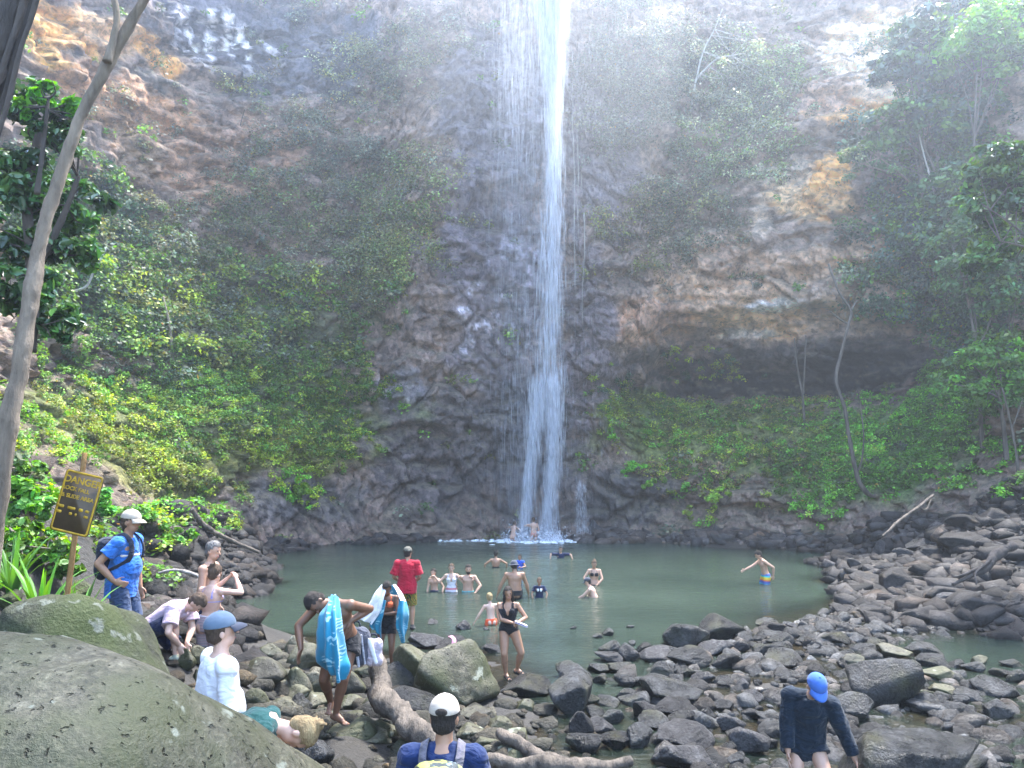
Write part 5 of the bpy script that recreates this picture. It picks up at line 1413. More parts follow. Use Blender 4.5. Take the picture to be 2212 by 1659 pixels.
    # face
    if vox < .02:
        for q in (-1, 1):
            e = ell((hc + hup * .018 + face * .086 * hs + fr * .031 * q) * s, (.013 * s, .006 * s, .007 * s), hup, face)
            obj('eye', mesh_np('eye', e[0], [e[1]], smooth=True), M_eye, root)
        e = ell((hc - hup * .06 + face * .086 * hs) * s, (.024 * s, .006 * s, .007 * s), hup, face)
        obj('mouth', mesh_np('mouth', e[0], [e[1]], smooth=True), M_lip, root)
    # hair
    hk, hm = hair
    if hk != 'none' and hm is not None:
        Q_ = []
        top = hc + hup * .042 - face * .006
        Q_.append(ell(top, (.085 * hs, .105 * hs, .100 * hs), hup, face))
        if hk in ('long', 'wet'):
            for i in range(9):
                a_ = (i - 4) / 4 * 1.75
                d_ = -face * math.cos(a_) + fr * math.sin(a_)
                p0 = hc + hup * .04 + d_ * .07; p1 = hc - hup * .10 + d_ * .088; p2 = hc - hup * (.26 + .03 * (i % 3)) + d_ * .085 - face * .03
                Q_.append(cone(p0, p1, .03, .028)); Q_.append(cone(p1, p2, .028, .014))
        elif hk == 'bun':
            Q_.append(ell(hc + hup * .12 - face * .07, (.045, .045, .042), hup, face)); Q_.append(ell(hc - hup * .02 - face * .05, (.07, .055, .06), hup, face))
            for i in range(7): Q_.append(cone(hc + hup * .10 - face * .07, hc + hup * (.08 + .02 * i) - face * .12 + fr * .03 * (i - 3), .012, .004))
        else:
            Q_.append(ell(hc - hup * .02 - face * .045, (.074 * hs, .058 * hs, .062 * hs), hup, face))
        hmesh = fuse([(V * s, F) for V, F in Q_], vox * .9, 2, .010 * s, 38, seed)
        # the face stays free
        bm = bmesh.new(); bm.from_mesh(hmesh)
        cut = (hc + face * .050 * hs) * s; lo_ = (hc + hup * .068 * hs) * s
        dv = [v for v in bm.verts if (np.array(v.co[:]) - cut) @ face > 0 and (np.array(v.co[:]) - lo_) @ hup < 0]
        ds_ = set(dv)
        dv += [v for v in bm.verts if v not in ds_ and (np.array(v.co[:]) / s - hc) @ face > .015 and (np.array(v.co[:]) / s - hc) @ hup < .03 and hk not in ('long',)]
        if hat: dv += [v for v in bm.verts if v not in ds_ and (np.array(v.co[:]) / s - hc) @ hup > .05]
        dv = list(set(dv))
        bmesh.ops.delete(bm, geom=dv, context='VERTS'); bm.to_mesh(hmesh); bm.free()
        obj('hair', hmesh, hm, root)
    if hat: make_hat(root, J, s, vox, *hat)
    for w in wear:
        fn, kw = w
        fn(root, J, s, vox, body=body, seed=seed, bulk=bulk, fem=fem, ab=ab, lb=lb, belly=belly, **kw)
    if shoes:
        for sd in 'RL':
            an, fd = J['an' + sd], J['fd' + sd]
            Q_ = [cone(an - fd * .05 - v3(0, 0, .035), an + fd * .17 - v3(0, 0, .048), .047, .038, sq=.8), cone(an + v3(0, 0, .0), an + fd * .03 - v3(0, 0, .03), .05, .046)]
            obj('shoe', fuse([(V * s, F) for V, F in Q_], vox * .9, 2), shoes, root)
    root['_j'] = 1
    del root['_j']
    return root, J
def make_hat(root, J, s, vox, kind, mat, brim_mat=None):
    hc, hup, face, fr, hs = J['hc'], J['hup'], J['face'], J['fr'], J['hs']
    c = hc + hup * .045 - face * .008
    D, F = ICO[4]
    if kind in ('cap', 'capback', 'bucket', 'beanie'):
        V = D.copy()
        lowc = -.02 if kind != 'beanie' else -.25
        keep = V[:, 2] > lowc - .12
        V[:, 2] = np.where(V[:, 2] < lowc, lowc, V[:, 2])
        W_ = c + np.outer(V[:, 0] * .090 * hs, fr) + np.outer(V[:, 1] * .108 * hs, face) + np.outer(V[:, 2] * .098 * hs, hup)
        Fk = F[keep[F].all(1)]
        me = mesh_np('cap', W_ * s, [Fk], smooth=True)
        dome = obj('cap', me, mat, root)
        f2 = face if kind != 'capback' else -face
        if kind in ('cap', 'capback'):
            rings = []; nu, nv = 13, 6
            B = []
            for i in range(nu):
                a_ = (i / (nu - 1) - .5) * 2.1
                d_ = f2 * math.cos(a_) + fr * math.sin(a_)
                for j in range(nv):
                    t = j / (nv - 1)
                    r_ = 1 + t * .72 * math.cos(a_ * .75) ** 1.2
                    p = c + f2 * math.cos(a_) * .105 * hs * r_ + fr * math.sin(a_) * .09 * hs * (1 + t * .12) - hup * (.004 + .028 * t * t + .02 * math.sin(a_) ** 2 * t)
                    B.append(p)
            B = np.array(B); top_ = B + hup * .004; bot = B - hup * .004
            Fq = grid_faces(nu, nv); n_ = len(B)
            V = np.concatenate([top_, bot]); Fs = np.concatenate([Fq, Fq[:, ::-1] + n_])
            edge = [i * nv for i in range(nu)] + [(nu - 1) * nv + j for j in range(1, nv)] + [i * nv + nv - 1 for i in range(nu - 2, -1, -1)] + [j for j in range(nv - 2, 0, -1)]
            e = np.array(edge); e2 = np.roll(e, -1)
            Fs = np.concatenate([Fs, np.stack([e, e2, e2 + n_, e + n_], 1)])
            obj('brim', mesh_np('brim', V * s, [Fs], smooth=True), brim_mat or mat, dome)
            e_ = ell((c + hup * .098 * hs) * s, (.010, .010, .006), hup, face)
            obj('button', mesh_np('cap_button', e_[0], [e_[1]], smooth=True), mat, dome)
        elif kind == 'bucket':
            R = [(c - hup * .0, fr * .094, face * .112), (c - hup * .012, fr * .118, face * .138), (c - hup * .035, fr * .145, face * .165), (c - hup * .039, fr * .14, face * .16), (c - hup * .016, fr * .11, face * .13)]
            V, F3 = loft(R, sides=24)
            obj('brim', mesh_np('brim', V * s, [F3], smooth=True), brim_mat or mat, dome)
# ---- garments
def shirt(root, J, s, vox, mat, sleeve=.55, hem=-.28, loose=.016, neck=.97, name='shirt', bulk=1, ab=1, belly=0, seed=0, flare=.012, smooth=2, **kw):
    sp, rgt, fwd, lean = J['sp'], J['rgt'], J['fwd'], J['lean']
    R = []
    ts = [(hem, 1.06)] + [(t, 1.0) for t in (-.12, 0, .14, .34, .55, .74, .88, .95, neck + .02) if t > hem]
    src = J['rings']; tt = [-.22, -.12, 0, .14, .34, .55, .74, .88, .97, 1.05]
    for t, g in ts:
        i = min(max(np.searchsorted(tt, t) - 1, 0), len(tt) - 2); f = (t - tt[i]) / (tt[i + 1] - tt[i]); f = min(max(f, -.5), 1)
        u = src[i][1] * (1 - f) + src[i + 1][1] * f; w = src[i][2] * (1 - f) + src[i + 1][2] * f
        if t < .0: u = src[2][1]; w = src[2][2]
        lu, lw = np.linalg.norm(u), np.linalg.norm(w)
        k = loose + flare * max(0, .5 - t)
        R.append((sp(t) if t >= 0 else J['pel'] + lean * .5 * t, u / lu * (lu + k), w / lw * (lw + k + (belly * .05 if t < .6 else 0))))
    Q_ = [loft(R, sides=22)]
    if belly: Q_.append(ell(sp(.3) + fwd * .05, (.14 * bulk + loose, .10 + belly * .06 + loose, .19), lean, fwd))
    if kw.get('fem'):
        for q in (-1, 1): Q_.append(ell(sp(.68) + fwd * .085 + rgt * .07 * q, (.062 + loose, .055 + loose, .06 + loose), lean, fwd))
    for sd, q in (('R', 1), ('L', -1)):
        sh, el, wr = J['sh' + sd], J['el' + sd], J['wr' + sd]
        Q_.append(ell(sh, (.066 * ab + loose, .066 * ab + loose, .064 * ab + loose)))
        Q_.append(cone(sp(.92) + rgt * .06 * q, sh, .060 + loose, .058 * ab + loose))
        if sleeve <= 1:
            e = sh + (el - sh) * sleeve
            Q_.append(cone(sh, e, .058 * ab + loose, .055 * ab + loose * 1.5, flat_end=True))
        else:
            e = el + (wr - el) * (sleeve - 1)
            Q_.append(cone(sh, el, .058 * ab + loose, .046 * ab + loose)); Q_.append(cone(el, e, .046 * ab + loose, .033 * ab + loose * .9, flat_end=True))
    o = obj(name, fuse([(V * s, F) for V, F in Q_], vox, smooth, .024 * s, 7, seed + 3), mat, root)
    return o
def shorts(root, J, s, vox, mat, length=.6, top=.20, loose=.016, flare=.03, name='shorts', bulk=1, lb=1, seed=0, mats=None, **kw):
    sp, lean = J['sp'], J['lean']
    src = J['rings']
    R = []
    for t, i in ((-.20, 1), (-.1, 2), (0, 2), (top, 3)):
        u, w = src[i][1], src[i][2]; lu, lw = np.linalg.norm(u), np.linalg.norm(w)
        R.append((J['pel'] + lean * .5 * t, u / lu * (lu + loose), w / lw * (lw + loose)))
    Q_ = [loft(R)]
    for sd in 'RL':
        hp, kn, an = J['hp' + sd], J['kn' + sd], J['an' + sd]
        if length <= 1:
            e = hp + (kn - hp) * length
            Q_.append(cone(hp + v3(0, 0, .02), e, .092 * lb + loose, .092 * lb - .03 * length + loose + flare, flat_end=True))
        else:
            e = kn + (an - kn) * (length - 1)
            Q_.append(cone(hp + v3(0, 0, .02), kn, .092 * lb + loose, .06 * lb + loose + flare * .5)); Q_.append(cone(kn, e, .06 * lb + loose + flare * .5, .05 * lb + loose + flare * .5, flat_end=True))
    return obj(name, fuse([(V * s, F) for V, F in Q_], vox, 2, .012 * s, 8, seed + 5), mat, root)
def skinwear(root, J, s, vox, mat, test=None, off=.006, name='swimsuit', body=None, **kw):
    """close-fitting cloth: the body's own faces where test(local x, y, z in 1.75 m sizes, J) holds, lifted off the skin"""
    n_ = len(body.vertices)
    V = np.empty(n_ * 3, np.float32); body.vertices.foreach_get('co', V); V = V.reshape(-1, 3).astype(float)
    N_ = np.empty(n_ * 3, np.float32); body.vertices.foreach_get('normal', N_); N_ = N_.reshape(-1, 3)
    m = test(V / s, J)
    F = np.empty(len(body.loops), np.int32); body.loops.foreach_get('vertex_index', F)
    lt = np.empty(len(body.polygons), np.int32); body.polygons.foreach_get('loop_total', lt)
    if (lt == 4).all(): F = F.reshape(-1, 4)
    else: F = np.array([list(p.vertices)[:3] for p in body.polygons])
    k = m[F].all(1)
    if not k.any(): return None
    F = F[k]; used = np.unique(F); mp = -np.ones(n_, int); mp[used] = np.arange(len(used))
    return obj(name, mesh_np(name, (V + N_ * off * s)[used], [mp[F]], smooth=True), mat, root)
def torso_coords(V, J):
    """along the spine (0 pelvis, 1 neck), to the right, forward; and whether nearer the trunk than an arm"""
    d = V - J['pel']; t = (d @ J['lean']) / .5; x = d @ J['rgt']; y = d @ J['fwd']
    arm = np.zeros(len(V), bool)
    for sd in 'RL':
        for a, b_, r in ((J['sh' + sd], J['el' + sd], .085), (J['el' + sd], J['wr' + sd], .075)):
            ab_ = b_ - a; u = np.clip(((V - a) @ ab_) / (ab_ @ ab_), 0.12, 1)
            arm |= np.linalg.norm(V - a - u[:, None] * ab_, axis=1) < r
        arm |= np.linalg.norm(V - J['wr' + sd], axis=1) < .2
    arm &= ~(((x / .20) ** 2 + ((y - .02) / .165) ** 2 < 1) & (t < .80))
    return t, x, y, arm
def leg_t(V, J):
    """how far down the thigh (1 = knee)"""
    out = np.full(len(V), -1.0)
    for sd in 'RL':
        a, b_ = J['hp' + sd], J['kn' + sd]; ab_ = b_ - a
        u = ((V - a) @ ab_) / (ab_ @ ab_); dd = np.linalg.norm(V - a - np.clip(u, 0, 1)[:, None] * ab_, axis=1)
        out = np.where(dd < .12, np.maximum(out, u), out)
    return out
def one_piece(low=.16):
    def f(V, J):
        t, x, y, arm = torso_coords(V, J); lt = leg_t(V, J)
        bottom = (t > -.26) & (t < .2) & (lt < .05 + .5 * np.clip(.11 - np.abs(x), 0, .1)) & ~arm
        mid = (t >= .15) & (t < .80) & ~arm
        mid &= ~((y > 0) & (t > .52) & (np.abs(x) < (t - .52) * .17))
        strap = (t >= .78) & (t < 1.0) & (np.abs(np.abs(x) - .095) < .028) & ~arm
        return bottom | mid | strap
    return f
def bikini(top=True, bottom=True, band=True):
    def f(V, J):
        t, x, y, arm = torso_coords(V, J); lt = leg_t(V, J)
        m = np.zeros(len(V), bool)
        if bottom: m |= (t > -.26) & (t < .08) & (lt < .1) & ~arm
        if top:
            m |= (y > .03) & (np.abs(np.abs(x) - .07) < .058) & (np.abs(t - .68) < .11) & ~arm
            m |= (np.abs(t - .62) < .022) & ~arm
            m |= (np.abs(np.abs(x) - .085) < .014) & (t > .7) & (t < 1.0) & ~arm
        return m
    return f
def briefs(lo=.35, hi=.14):
    def f(V, J):
        t, x, y, arm = torso_coords(V, J); lt = leg_t(V, J)
        return (t < hi) & ((t > -.15) | (lt > -.5)) & (lt < lo) & ~arm & (V[:, 2] > J['knR'][2] * .0 - 9)
    return f
def head_at(px, py, d, H, extra=0.0):
    """ground level so that the top of a head seen at a pixel, d metres ahead, belongs to a figure H tall"""
    p = at_d(px, py, d)
    return (p[0], p[1], p[2] - H + extra)
def wade(px, y_top, y_water, H):
    """someone standing in the pool: head top and waterline seen at these pixels"""
    w = at_z(px, y_water, 0)
    top = at_d(px, y_top, w[1])
    return (w[0], w[1], top[2] - H)
# ================================================================== THE CROWD
PI = math.pi
def w2l(rz, *v):
    c, s_ = math.cos(rz), math.sin(rz)
    return v3(v[0] * c + v[1] * s_, -v[0] * s_ + v[1] * c, v[2])
def l2w(root, p, s=1.0):
    c, s_ = math.cos(root.rotation_euler[2]), math.sin(root.rotation_euler[2])
    p = np.asarray(p) * s
    return np.array(root.location) + v3(p[0] * c - p[1] * s_, p[0] * s_ + p[1] * c, p[2])
def anchor(root, J, key, target, s):
    """shift a figure so that one of its joints lands on a point"""
    d = np.asarray(target) - l2w(root, J[key], s)
    root.location = np.array(root.location) + d
C_blue = cloth('blue_shirt', (.03, .15, .48)); C_navy = cloth('navy_cloth', (.01, .018, .055)); C_white = cloth('white_cotton', (.80, .79, .78), .85, .04, bump=.35)
C_pinkw = cloth('pale_pink_cotton', (.50, .37, .43), bump=.45); C_red = cloth('red_shirt', (.38, .006, .025)); C_black = cloth('black_cloth', (.012, .012, .014)); C_teal = cloth('green_top', (.005, .055, .048))
C_tan = cloth('tan_cap', (.42, .355, .28), var=.05, bump=.12); C_greycap = cloth('blue_grey_cap', (.10, .14, .19), var=.05, bump=.12); C_dkcap = cloth('dark_brim', (.05, .055, .075), var=.05, bump=.12); C_slate = cloth('slate_hat', (.06, .065, .08), var=.05, bump=.12)
C_navyshirt = cloth('royal_navy_shirt', (.007, .02, .075)); C_jacket = cloth('dark_teal_jacket', (.005, .013, .024)); C_bluecap = cloth('sky_blue_cap', (.05, .13, .40), var=.05, bump=.12); C_orange = cloth('orange_shorts', (.75, .10, .03)); C_vest = cloth('blue_vest', (.03, .10, .55))
C_lav = cloth('lavender_strap', (.35, .33, .62)); C_whiteswim = cloth('white_swimsuit', (.74, .70, .74)); C_pinkbelt = cloth('rose_waistband', (.62, .22, .24)); C_turq = cloth('turquoise_shorts', (.05, .38, .42)); C_orangebik = cloth('orange_bikini', (.75, .14, .05))
C_denim = cloth('dark_denim', (.03, .05, .10)); C_strip = cloth_stripes('striped_wrap', [(.42, .36, .36), (.20, .17, .20), (.55, .47, .46), (.33, .27, .30), (.48, .30, .32)], 9, 'Z', 1.0)
C_flower = cloth_stripes('flowered_shorts', [(.02, .02, .02), (.42, .34, .02), (.30, .02, .03), (.03, .10, .03), (.5, .42, .03), (.02, .02, .02)], 6, 'DIAGONAL', 6.0)
C_rain = cloth_stripes('rainbow_shorts', [(.05, .09, .30), (.05, .09, .28), (.60, .12, .03), (.70, .42, .03), (.70, .55, .05), (.05, .45, .42)], 1.3, 'Z', 1.2)
C_shoe = cloth('beige_shoe', (.36, .36, .26)); C_sandal = cloth('black_sandal', (.015, .015, .016), .6); C_strapgrey = cloth('grey_webbing', (.12, .11, .13)); C_darkpack = cloth('dark_pack', (.02, .025, .04))
C_yel, _n, _l, _b = mat_new('camo_pack')
_tc = _n.new('ShaderNodeTexCoord'); _t = noise_n(_n, _l, 9, 3, .5, _tc.outputs['Object']); _r = ramp(_n, [(.36, (.02, .025, .02)), (.44, (.28, .30, .07)), (.54, (.03, .04, .04)), (.62, (.22, .30, .33))]); _r.color_ramp.interpolation = 'CONSTANT'
_l.new(_t.outputs[0], _r.inputs[0]); _l.new(_r.outputs[0], _b.inputs['Base Color']); _b.inputs['Roughness'].default_value = .7

def backpack(label, root, J, s, mat, top_mat, strap_mat, w=.15, h=.24, dp=.10, t0=.25, vox=.012, drop=0.0):
    """worn on the back: bag, front pocket, two shoulder straps"""
    sp, rgt, fwd, lean = J['sp'], J['rgt'], J['fwd'], J['lean']
    c = sp(t0 + .25) - fwd * (.12 + dp) - lean * drop
    org = l2w(root, c, s)
    e = empty('backpack', org, root.rotation_euler[2]); tag(e, label, 'backpack')
    loc = lambda prs: [((V - c) * s, F) for V, F in prs]
    main = [ell(c + rgt * a * w * .45 + lean * b_ * h * .5, (w * .62, dp, h * .58), lean, fwd) for a in (-1, 1) for b_ in (-1, 1)] + [ell(c, (w, dp * 1.05, h), lean, fwd)]
    obj('bag', fuse(loc(main), vox, 3, .014, 8, 3), mat, e)
    obj('pocket', fuse(loc([ell(c - fwd * dp * .8 - lean * h * .3, (w * .8, dp * .5, h * .42), lean, fwd)]), vox, 2, .008, 9, 4), top_mat, e)
    obj('lid', fuse(loc([ell(c + lean * h * .72, (w * 1.0, dp * 1.12, h * .36), lean, fwd)]), vox, 2, .02, 8, 5), top_mat, e)
    for q in (-1, 1):
        sh = J['sh' + ('R' if q > 0 else 'L')]
        mid = sp(.9) + rgt * .115 * q
        pts = [c + lean * h * .55 + rgt * w * .55 * q + fwd * dp * .5, mid - fwd * .115 + lean * .02, mid + lean * .092, mid + fwd * .12 + lean * .0, sp(.55) + fwd * .13 + rgt * .14 * q, sp(.32) + rgt * .17 * q - fwd * .02, c - lean * h * .7 + rgt * w * .8 * q + fwd * dp * .6]
        P_ = catmull(np.array(pts), np.linspace(0, len(pts) - 1, 40))
        T = unit(np.gradient(P_, axis=0)); ctr = sp(.7); out = unit(P_ - ctr); side = unit(np.cross(T, out))
        V = np.concatenate([P_ + side * .028 + out * .006, P_ - side * .028 + out * .006, P_ - side * .028 - out * .004, P_ + side * .028 - out * .004]); n_ = len(P_)
        F = []
        for a_ in range(4):
            b_ = (a_ + 1) % 4; i = np.arange(n_ - 1)
            F.append(np.stack([a_ * n_ + i, a_ * n_ + i + 1, b_ * n_ + i + 1, b_ * n_ + i], 1))
        obj('strap', mesh_np('strap', (V - c) * s, [np.concatenate(F)], smooth=False), strap_mat, e)
    return e
def sheet(name, grid, mat, folds=.0, nf=5, thick=.008, seed=0, parent=None, org=None, fold_axis=0):
    """cloth through a grid of points (rows of equal length), with folds and a thickness"""
    G = np.array(grid, float)
    nr, nc = G.shape[:2]
    tu = np.linspace(0, nr - 1, 44); tv = np.linspace(0, nc - 1, 40)
    A = np.stack([catmull(G[:, j], tu) for j in range(nc)], 1)
    B = np.stack([catmull(A[i], tv) for i in range(len(tu))], 0)
    N_ = unit(np.cross(np.gradient(B, axis=0), np.gradient(B, axis=1)))
    v = tv / (nc - 1); u = tu / (nr - 1)
    wv = np.sin(v[None, :] * nf * 2 * PI + 2.2 * np.sin(u[:, None] * 3 + seed)) * (.25 + .75 * u[:, None])
    nz = fbm(B.reshape(-1, 3), 6, 3, seed).reshape(B.shape[:2])
    B = B + N_ * (folds * (wv + .8 * nz))[:, :, None]
    V = np.concatenate([(B + N_ * thick / 2).reshape(-1, 3), (B - N_ * thick / 2).reshape(-1, 3)])
    nu, nv = B.shape[:2]; n_ = nu * nv
    Fq = grid_faces(nu, nv)
    ed = np.array([j for j in range(nv)] + [i * nv + nv - 1 for i in range(1, nu)] + [(nu - 1) * nv + j for j in range(nv - 2, -1, -1)] + [i * nv for i in range(nu - 2, 0, -1)])
    e2 = np.roll(ed, -1)
    F = np.concatenate([Fq, Fq[:, ::-1] + n_, np.stack([ed, ed + n_, e2 + n_, e2], 1)])
    org = np.array(V.mean(0)) if org is None else np.asarray(org)
    o = obj(name, mesh_np(name, V - org, [F], smooth=True), mat, parent)
    if parent is None: o.location = org
    return o
def px_grid(rows):
    return [[at_d(x, y, d) for x, y, d in r] for r in rows]

# ---- man in the blue shirt on the bank
rz = -(PI / 2 + .05); H = 1.8
r_, J = person('man in bright blue shirt and tan cap standing with hand on hip', head_at(272, 1104, 9.5, H), rz, H,
    dict(handR=(.22, .02, .98), elbowR=(.55, -1, .1), handL=(-.24, .10, .80), lean=(0, .06, 1), face=w2l(rz, .95, -.1, -.25), palmR=(-1, 0, 0), hdirR=(-.35, .8, -.35)), dict(bulk=1.02, belly=.4), TAN, .011, ('short', M_hair_b),
    [(shirt, dict(mat=C_blue, sleeve=.62, hem=-.36, loose=.022)), (shorts, dict(mat=C_denim, length=.95, top=.1))], ('cap', C_tan), 1, shoes=C_shoe)
st = J['sp']
q_ = loft([(st(.58) , J['rgt'] * .178, J['fwd'] * .150), (st(.65), J['rgt'] * .182, J['fwd'] * .158)], sides=22)
obj('chest_stripe', fuse([((q_[0] - st(.6)) * v3(1, 1, 1) * (H / 1.75) + st(.6) * (H / 1.75), q_[1])], .012, 2), cloth('cream_stripe', (.72, .62, .55)), r_)
backpack('dark backpack on the back of the man in the bright blue shirt', r_, J, H / 1.75, C_darkpack, C_darkpack, C_darkpack, .15, .23, .09)
# ---- bare-chested man behind the photographing woman
rz = -(PI / 2 + .05); H = 1.8
person('bare chested man with cropped hair looking over the pool behind the woman photographing', head_at(447, 1170, 11.2, H), rz, H, dict(handR=(.25, .12, .80), handL=(-.25, .1, .82), lean=(0, .10, 1), face=w2l(rz, 1, -.25, -.05)), dict(bulk=1.06, belly=.3), LIGHT, .012, ('short', M_hair_g),
       [(shorts, dict(mat=C_navy, length=.9, top=.12))], None, 2)
# ---- woman photographing, back to us
rz = -.35; H = 1.63
person('woman in lavender bikini seen from behind lifting both arms to take a picture', head_at(458, 1222, 10.5, H), rz, H,
       dict(handR=(.15, .34, 1.54), elbowR=(.9, .1, -.8), handL=(-.02, .36, 1.53), elbowL=(-.9, .1, -.8), hup=(.05, .12, 1), palmR=(-1, .2, 0), palmL=(1, .2, 0), curlR=.8, curlL=.8), dict(fem=True, bulk=1.0), FAIR, .011, ('bun', M_hair_b),
       [(skinwear, dict(mat=C_lav, test=bikini(True, False), name='bikini_top')), (shorts, dict(mat=C_strip, length=.72, top=.24, loose=.022, name='striped_wrap'))], None, 3)
# ---- stooping person in pink tying a shoe
rz = -(PI / 2 + .15); H = 1.66
r_, J = person('person in pale pink shirt bending down to tie a raised shoe', (0, 0, 0), rz, H,
    dict(pel=(0, -.12, .66), lean=(0, .86, .55), curve=(0, .02, .09), hup=(0, .75, .35), face=(0, .5, -.85), footR=(.12, .30, .34), kneeR=(.2, .6, 1), footL=(-.11, -.10, .075), kneeL=(-.1, 1, .1), toeR=(.05, 1, -.15),
         handR=(.16, .36, .50), handL=(.06, .40, .50), elbowR=(.6, .1, -.5), elbowL=(-.5, .1, -.5), hdirR=(0, .3, -1), hdirL=(.2, .3, -1), chest=(0, .55, -.83)), dict(bulk=1.05), FAIR, .012, ('short', M_hair_b),
    [(shirt, dict(mat=C_pinkw, sleeve=.7, hem=-.05, loose=.03)), (shorts, dict(mat=C_navy, length=.72, top=.10))], None, 4, shoes=C_shoe)
anchor(r_, J, 'hc', at_d(424, 1302, 9.7), H / 1.75)
# ---- man in white
rz = -.95; H = 1.78
person('man in white long sleeved shirt and blue grey cap watching the falls', head_at(476, 1322, 6.0, H, -.02), rz, H, dict(handR=(.27, .05, .74), handL=(-.28, .12, .76), hup=(0, -.10, 1), face=w2l(rz, .8, .45, .25), lean=(0, .02, 1)), dict(bulk=1.16, belly=.5), FAIR, .010, ('short', M_hair_b),
       [(shirt, dict(mat=C_white, sleeve=1.85, hem=-.30, loose=.012)), (shorts, dict(mat=C_denim, length=.95, top=.1))], ('cap', C_greycap, C_dkcap), 5, shoes=C_shoe)
# ---- woman in green bending behind the foreground boulder
rz = -(PI / 2 - .15); H = 1.62
r_, J = person('woman in dark green tank top bending low with her hair in a messy bun', (0, 0, 0), rz, H,
    dict(pel=(0, -.18, .88), lean=(0, .93, .30), curve=(0, 0, .07), hup=(0, .9, -.25), face=(0, -.25, -1), handR=(.16, .42, .50), handL=(-.14, .46, .46), elbowR=(.5, -.2, .2), elbowL=(-.5, -.2, .2), chest=(0, .3, -.95), footR=(.11, -.06, .075), footL=(-.11, -.08, .075)), dict(fem=True), FAIR, .010, ('bun', M_hair_l),
    [(shirt, dict(mat=C_teal, sleeve=.02, hem=-.2, loose=.010, name='tank_top')), (shorts, dict(mat=C_black, length=.5))], None, 6)
anchor(r_, J, 'hc', at_d(645, 1580, 5.3), H / 1.75)
# ---- man with the camouflage backpack, nearest to us
rz = -.05; H = 1.78
r_, J = person('man from behind in royal navy shirt and cream cap with camouflage backpack', head_at(958, 1512, 5.2, H), rz, H, dict(handR=(.27, .10, .75), handL=(-.27, .10, .75), hup=(0, .02, 1), face=(0.05, 1, -.05), lean=(0, .05, 1)), dict(bulk=1.1), TAN, .0095, ('short', M_hair_d),
    [(shirt, dict(mat=C_navyshirt, sleeve=.6, hem=-.30, loose=.02, neck=.95)), (shorts, dict(mat=C_denim, length=.95, top=.1))], ('cap', C_tan), 7, shoes=C_shoe)
backpack('camouflage and yellow green backpack with grey straps on the navy shirt', r_, J, H / 1.75, C_yel, C_yel, C_strapgrey, .165, .25, .11, .20, .010)
hole = J['hc'] - J['face'] * .112 + J['hup'] * .062
e_ = ell(hole * (H / 1.75), (.040, .020, .026), J['hup'], J['face']); obj('cap_opening', mesh_np('cap_opening', e_[0], [e_[1]], smooth=True), M_hair_d, r_)
# ---- bending man under the turquoise towel
rz = PI + .25; H = 1.80
ft = at_d(722, 1553, 9.3)
W_ = lambda *v: w2l(rz, *v)
r_, J = person('barefoot man bending down on the rocks under a turquoise print towel', tuple(ft - v3(0, 0, .02)), rz, H,
    dict(pel=W_(.05, .12, .88), lean=W_(-.14, -.48, .86), hip=W_(-1, .1, 0) * 1.0, hup=W_(-.85, -.45, .16), face=W_(-.25, -.55, -.8), chest=W_(-.15, -.85, -.5),
         footL=W_(.02, -.02, .075), toeL=W_(.75, -.5, -.1), kneeL=W_(.2, -1, 0), footR=W_(-.12, .34, .10), kneeR=W_(-.3, -1, 0),
         handR=W_(*(at_d(650, 1398, 9.05) - ft)) / (H / 1.75), elbowR=W_(-.8, .2, .2), handL=W_(*(at_d(757, 1338, 9.25) - ft)) / (H / 1.75), elbowL=W_(.8, .5, .5), hdirR=W_(-.25, -.1, -1), hdirL=W_(.1, -.1, -1), curlL=.9), dict(bulk=1.15, belly=.5), BROWN_S, .011, ('short', M_hair_d),
    [(shorts, dict(mat=C_black, length=.35, top=.1))], None, 8)
M_towel, n, l, b = mat_new('turquoise_towel')
tc = n.new('ShaderNodeTexCoord')
vo = n.new('ShaderNodeTexVoronoi'); vo.feature = 'F1'; vo.inputs['Scale'].default_value = 5.5; l.new(tc.outputs['Object'], vo.inputs['Vector'])
wv_ = n.new('ShaderNodeTexWave'); wv_.wave_type = 'RINGS'; wv_.inputs['Scale'].default_value = 9; wv_.inputs['Distortion'].default_value = 7; wv_.inputs['Detail'].default_value = 2; l.new(tc.outputs['Object'], wv_.inputs[0])
rv = ramp(n, [(.34, (1, 1, 1)), (.42, (0, 0, 0))]); l.new(vo.outputs['Distance'], rv.inputs[0])
rw = ramp(n, [(.58, (0, 0, 0)), (.66, (1, 1, 1))]); l.new(wv_.outputs['Fac'], rw.inputs[0])
mm = n.new('ShaderNodeMath'); mm.operation = 'MULTIPLY'; l.new(rv.outputs[0], mm.inputs[0]); l.new(rw.outputs[0], mm.inputs[1])
l.new(mixc(n, l, (.003, .19, .30), (.26, .48, .54), mm.outputs[0]), b.inputs['Base Color']); b.inputs['Roughness'].default_value = .9; b.inputs['Sheen Weight'].default_value = .3
t2_ = noise_n(n, l, 160, 2, .5, tc.outputs['Object']); bump_n(n, l, b, t2_.outputs[0], .3, .01)
tw = sheet('towel', px_grid([[(709, 1290, 9.25), (718, 1285, 9.1), (727, 1287, 9.08), (735, 1297, 9.2)], [(692, 1326, 9.05), (708, 1322, 8.88), (724, 1324, 8.86), (738, 1332, 9.05)], [(685, 1372, 9.0), (704, 1374, 8.78), (724, 1374, 8.78), (743, 1374, 9.05)],
                             [(681, 1416, 9.05), (704, 1424, 8.82), (727, 1424, 8.82), (750, 1412, 9.05)], [(690, 1424, 9.05), (708, 1442, 8.86), (730, 1450, 8.84), (756, 1438, 9.0)], [(708, 1436, 9.05), (720, 1454, 8.9), (736, 1472, 8.88), (746, 1456, 9.0)]]), M_towel, .034, 4, .01, 3)
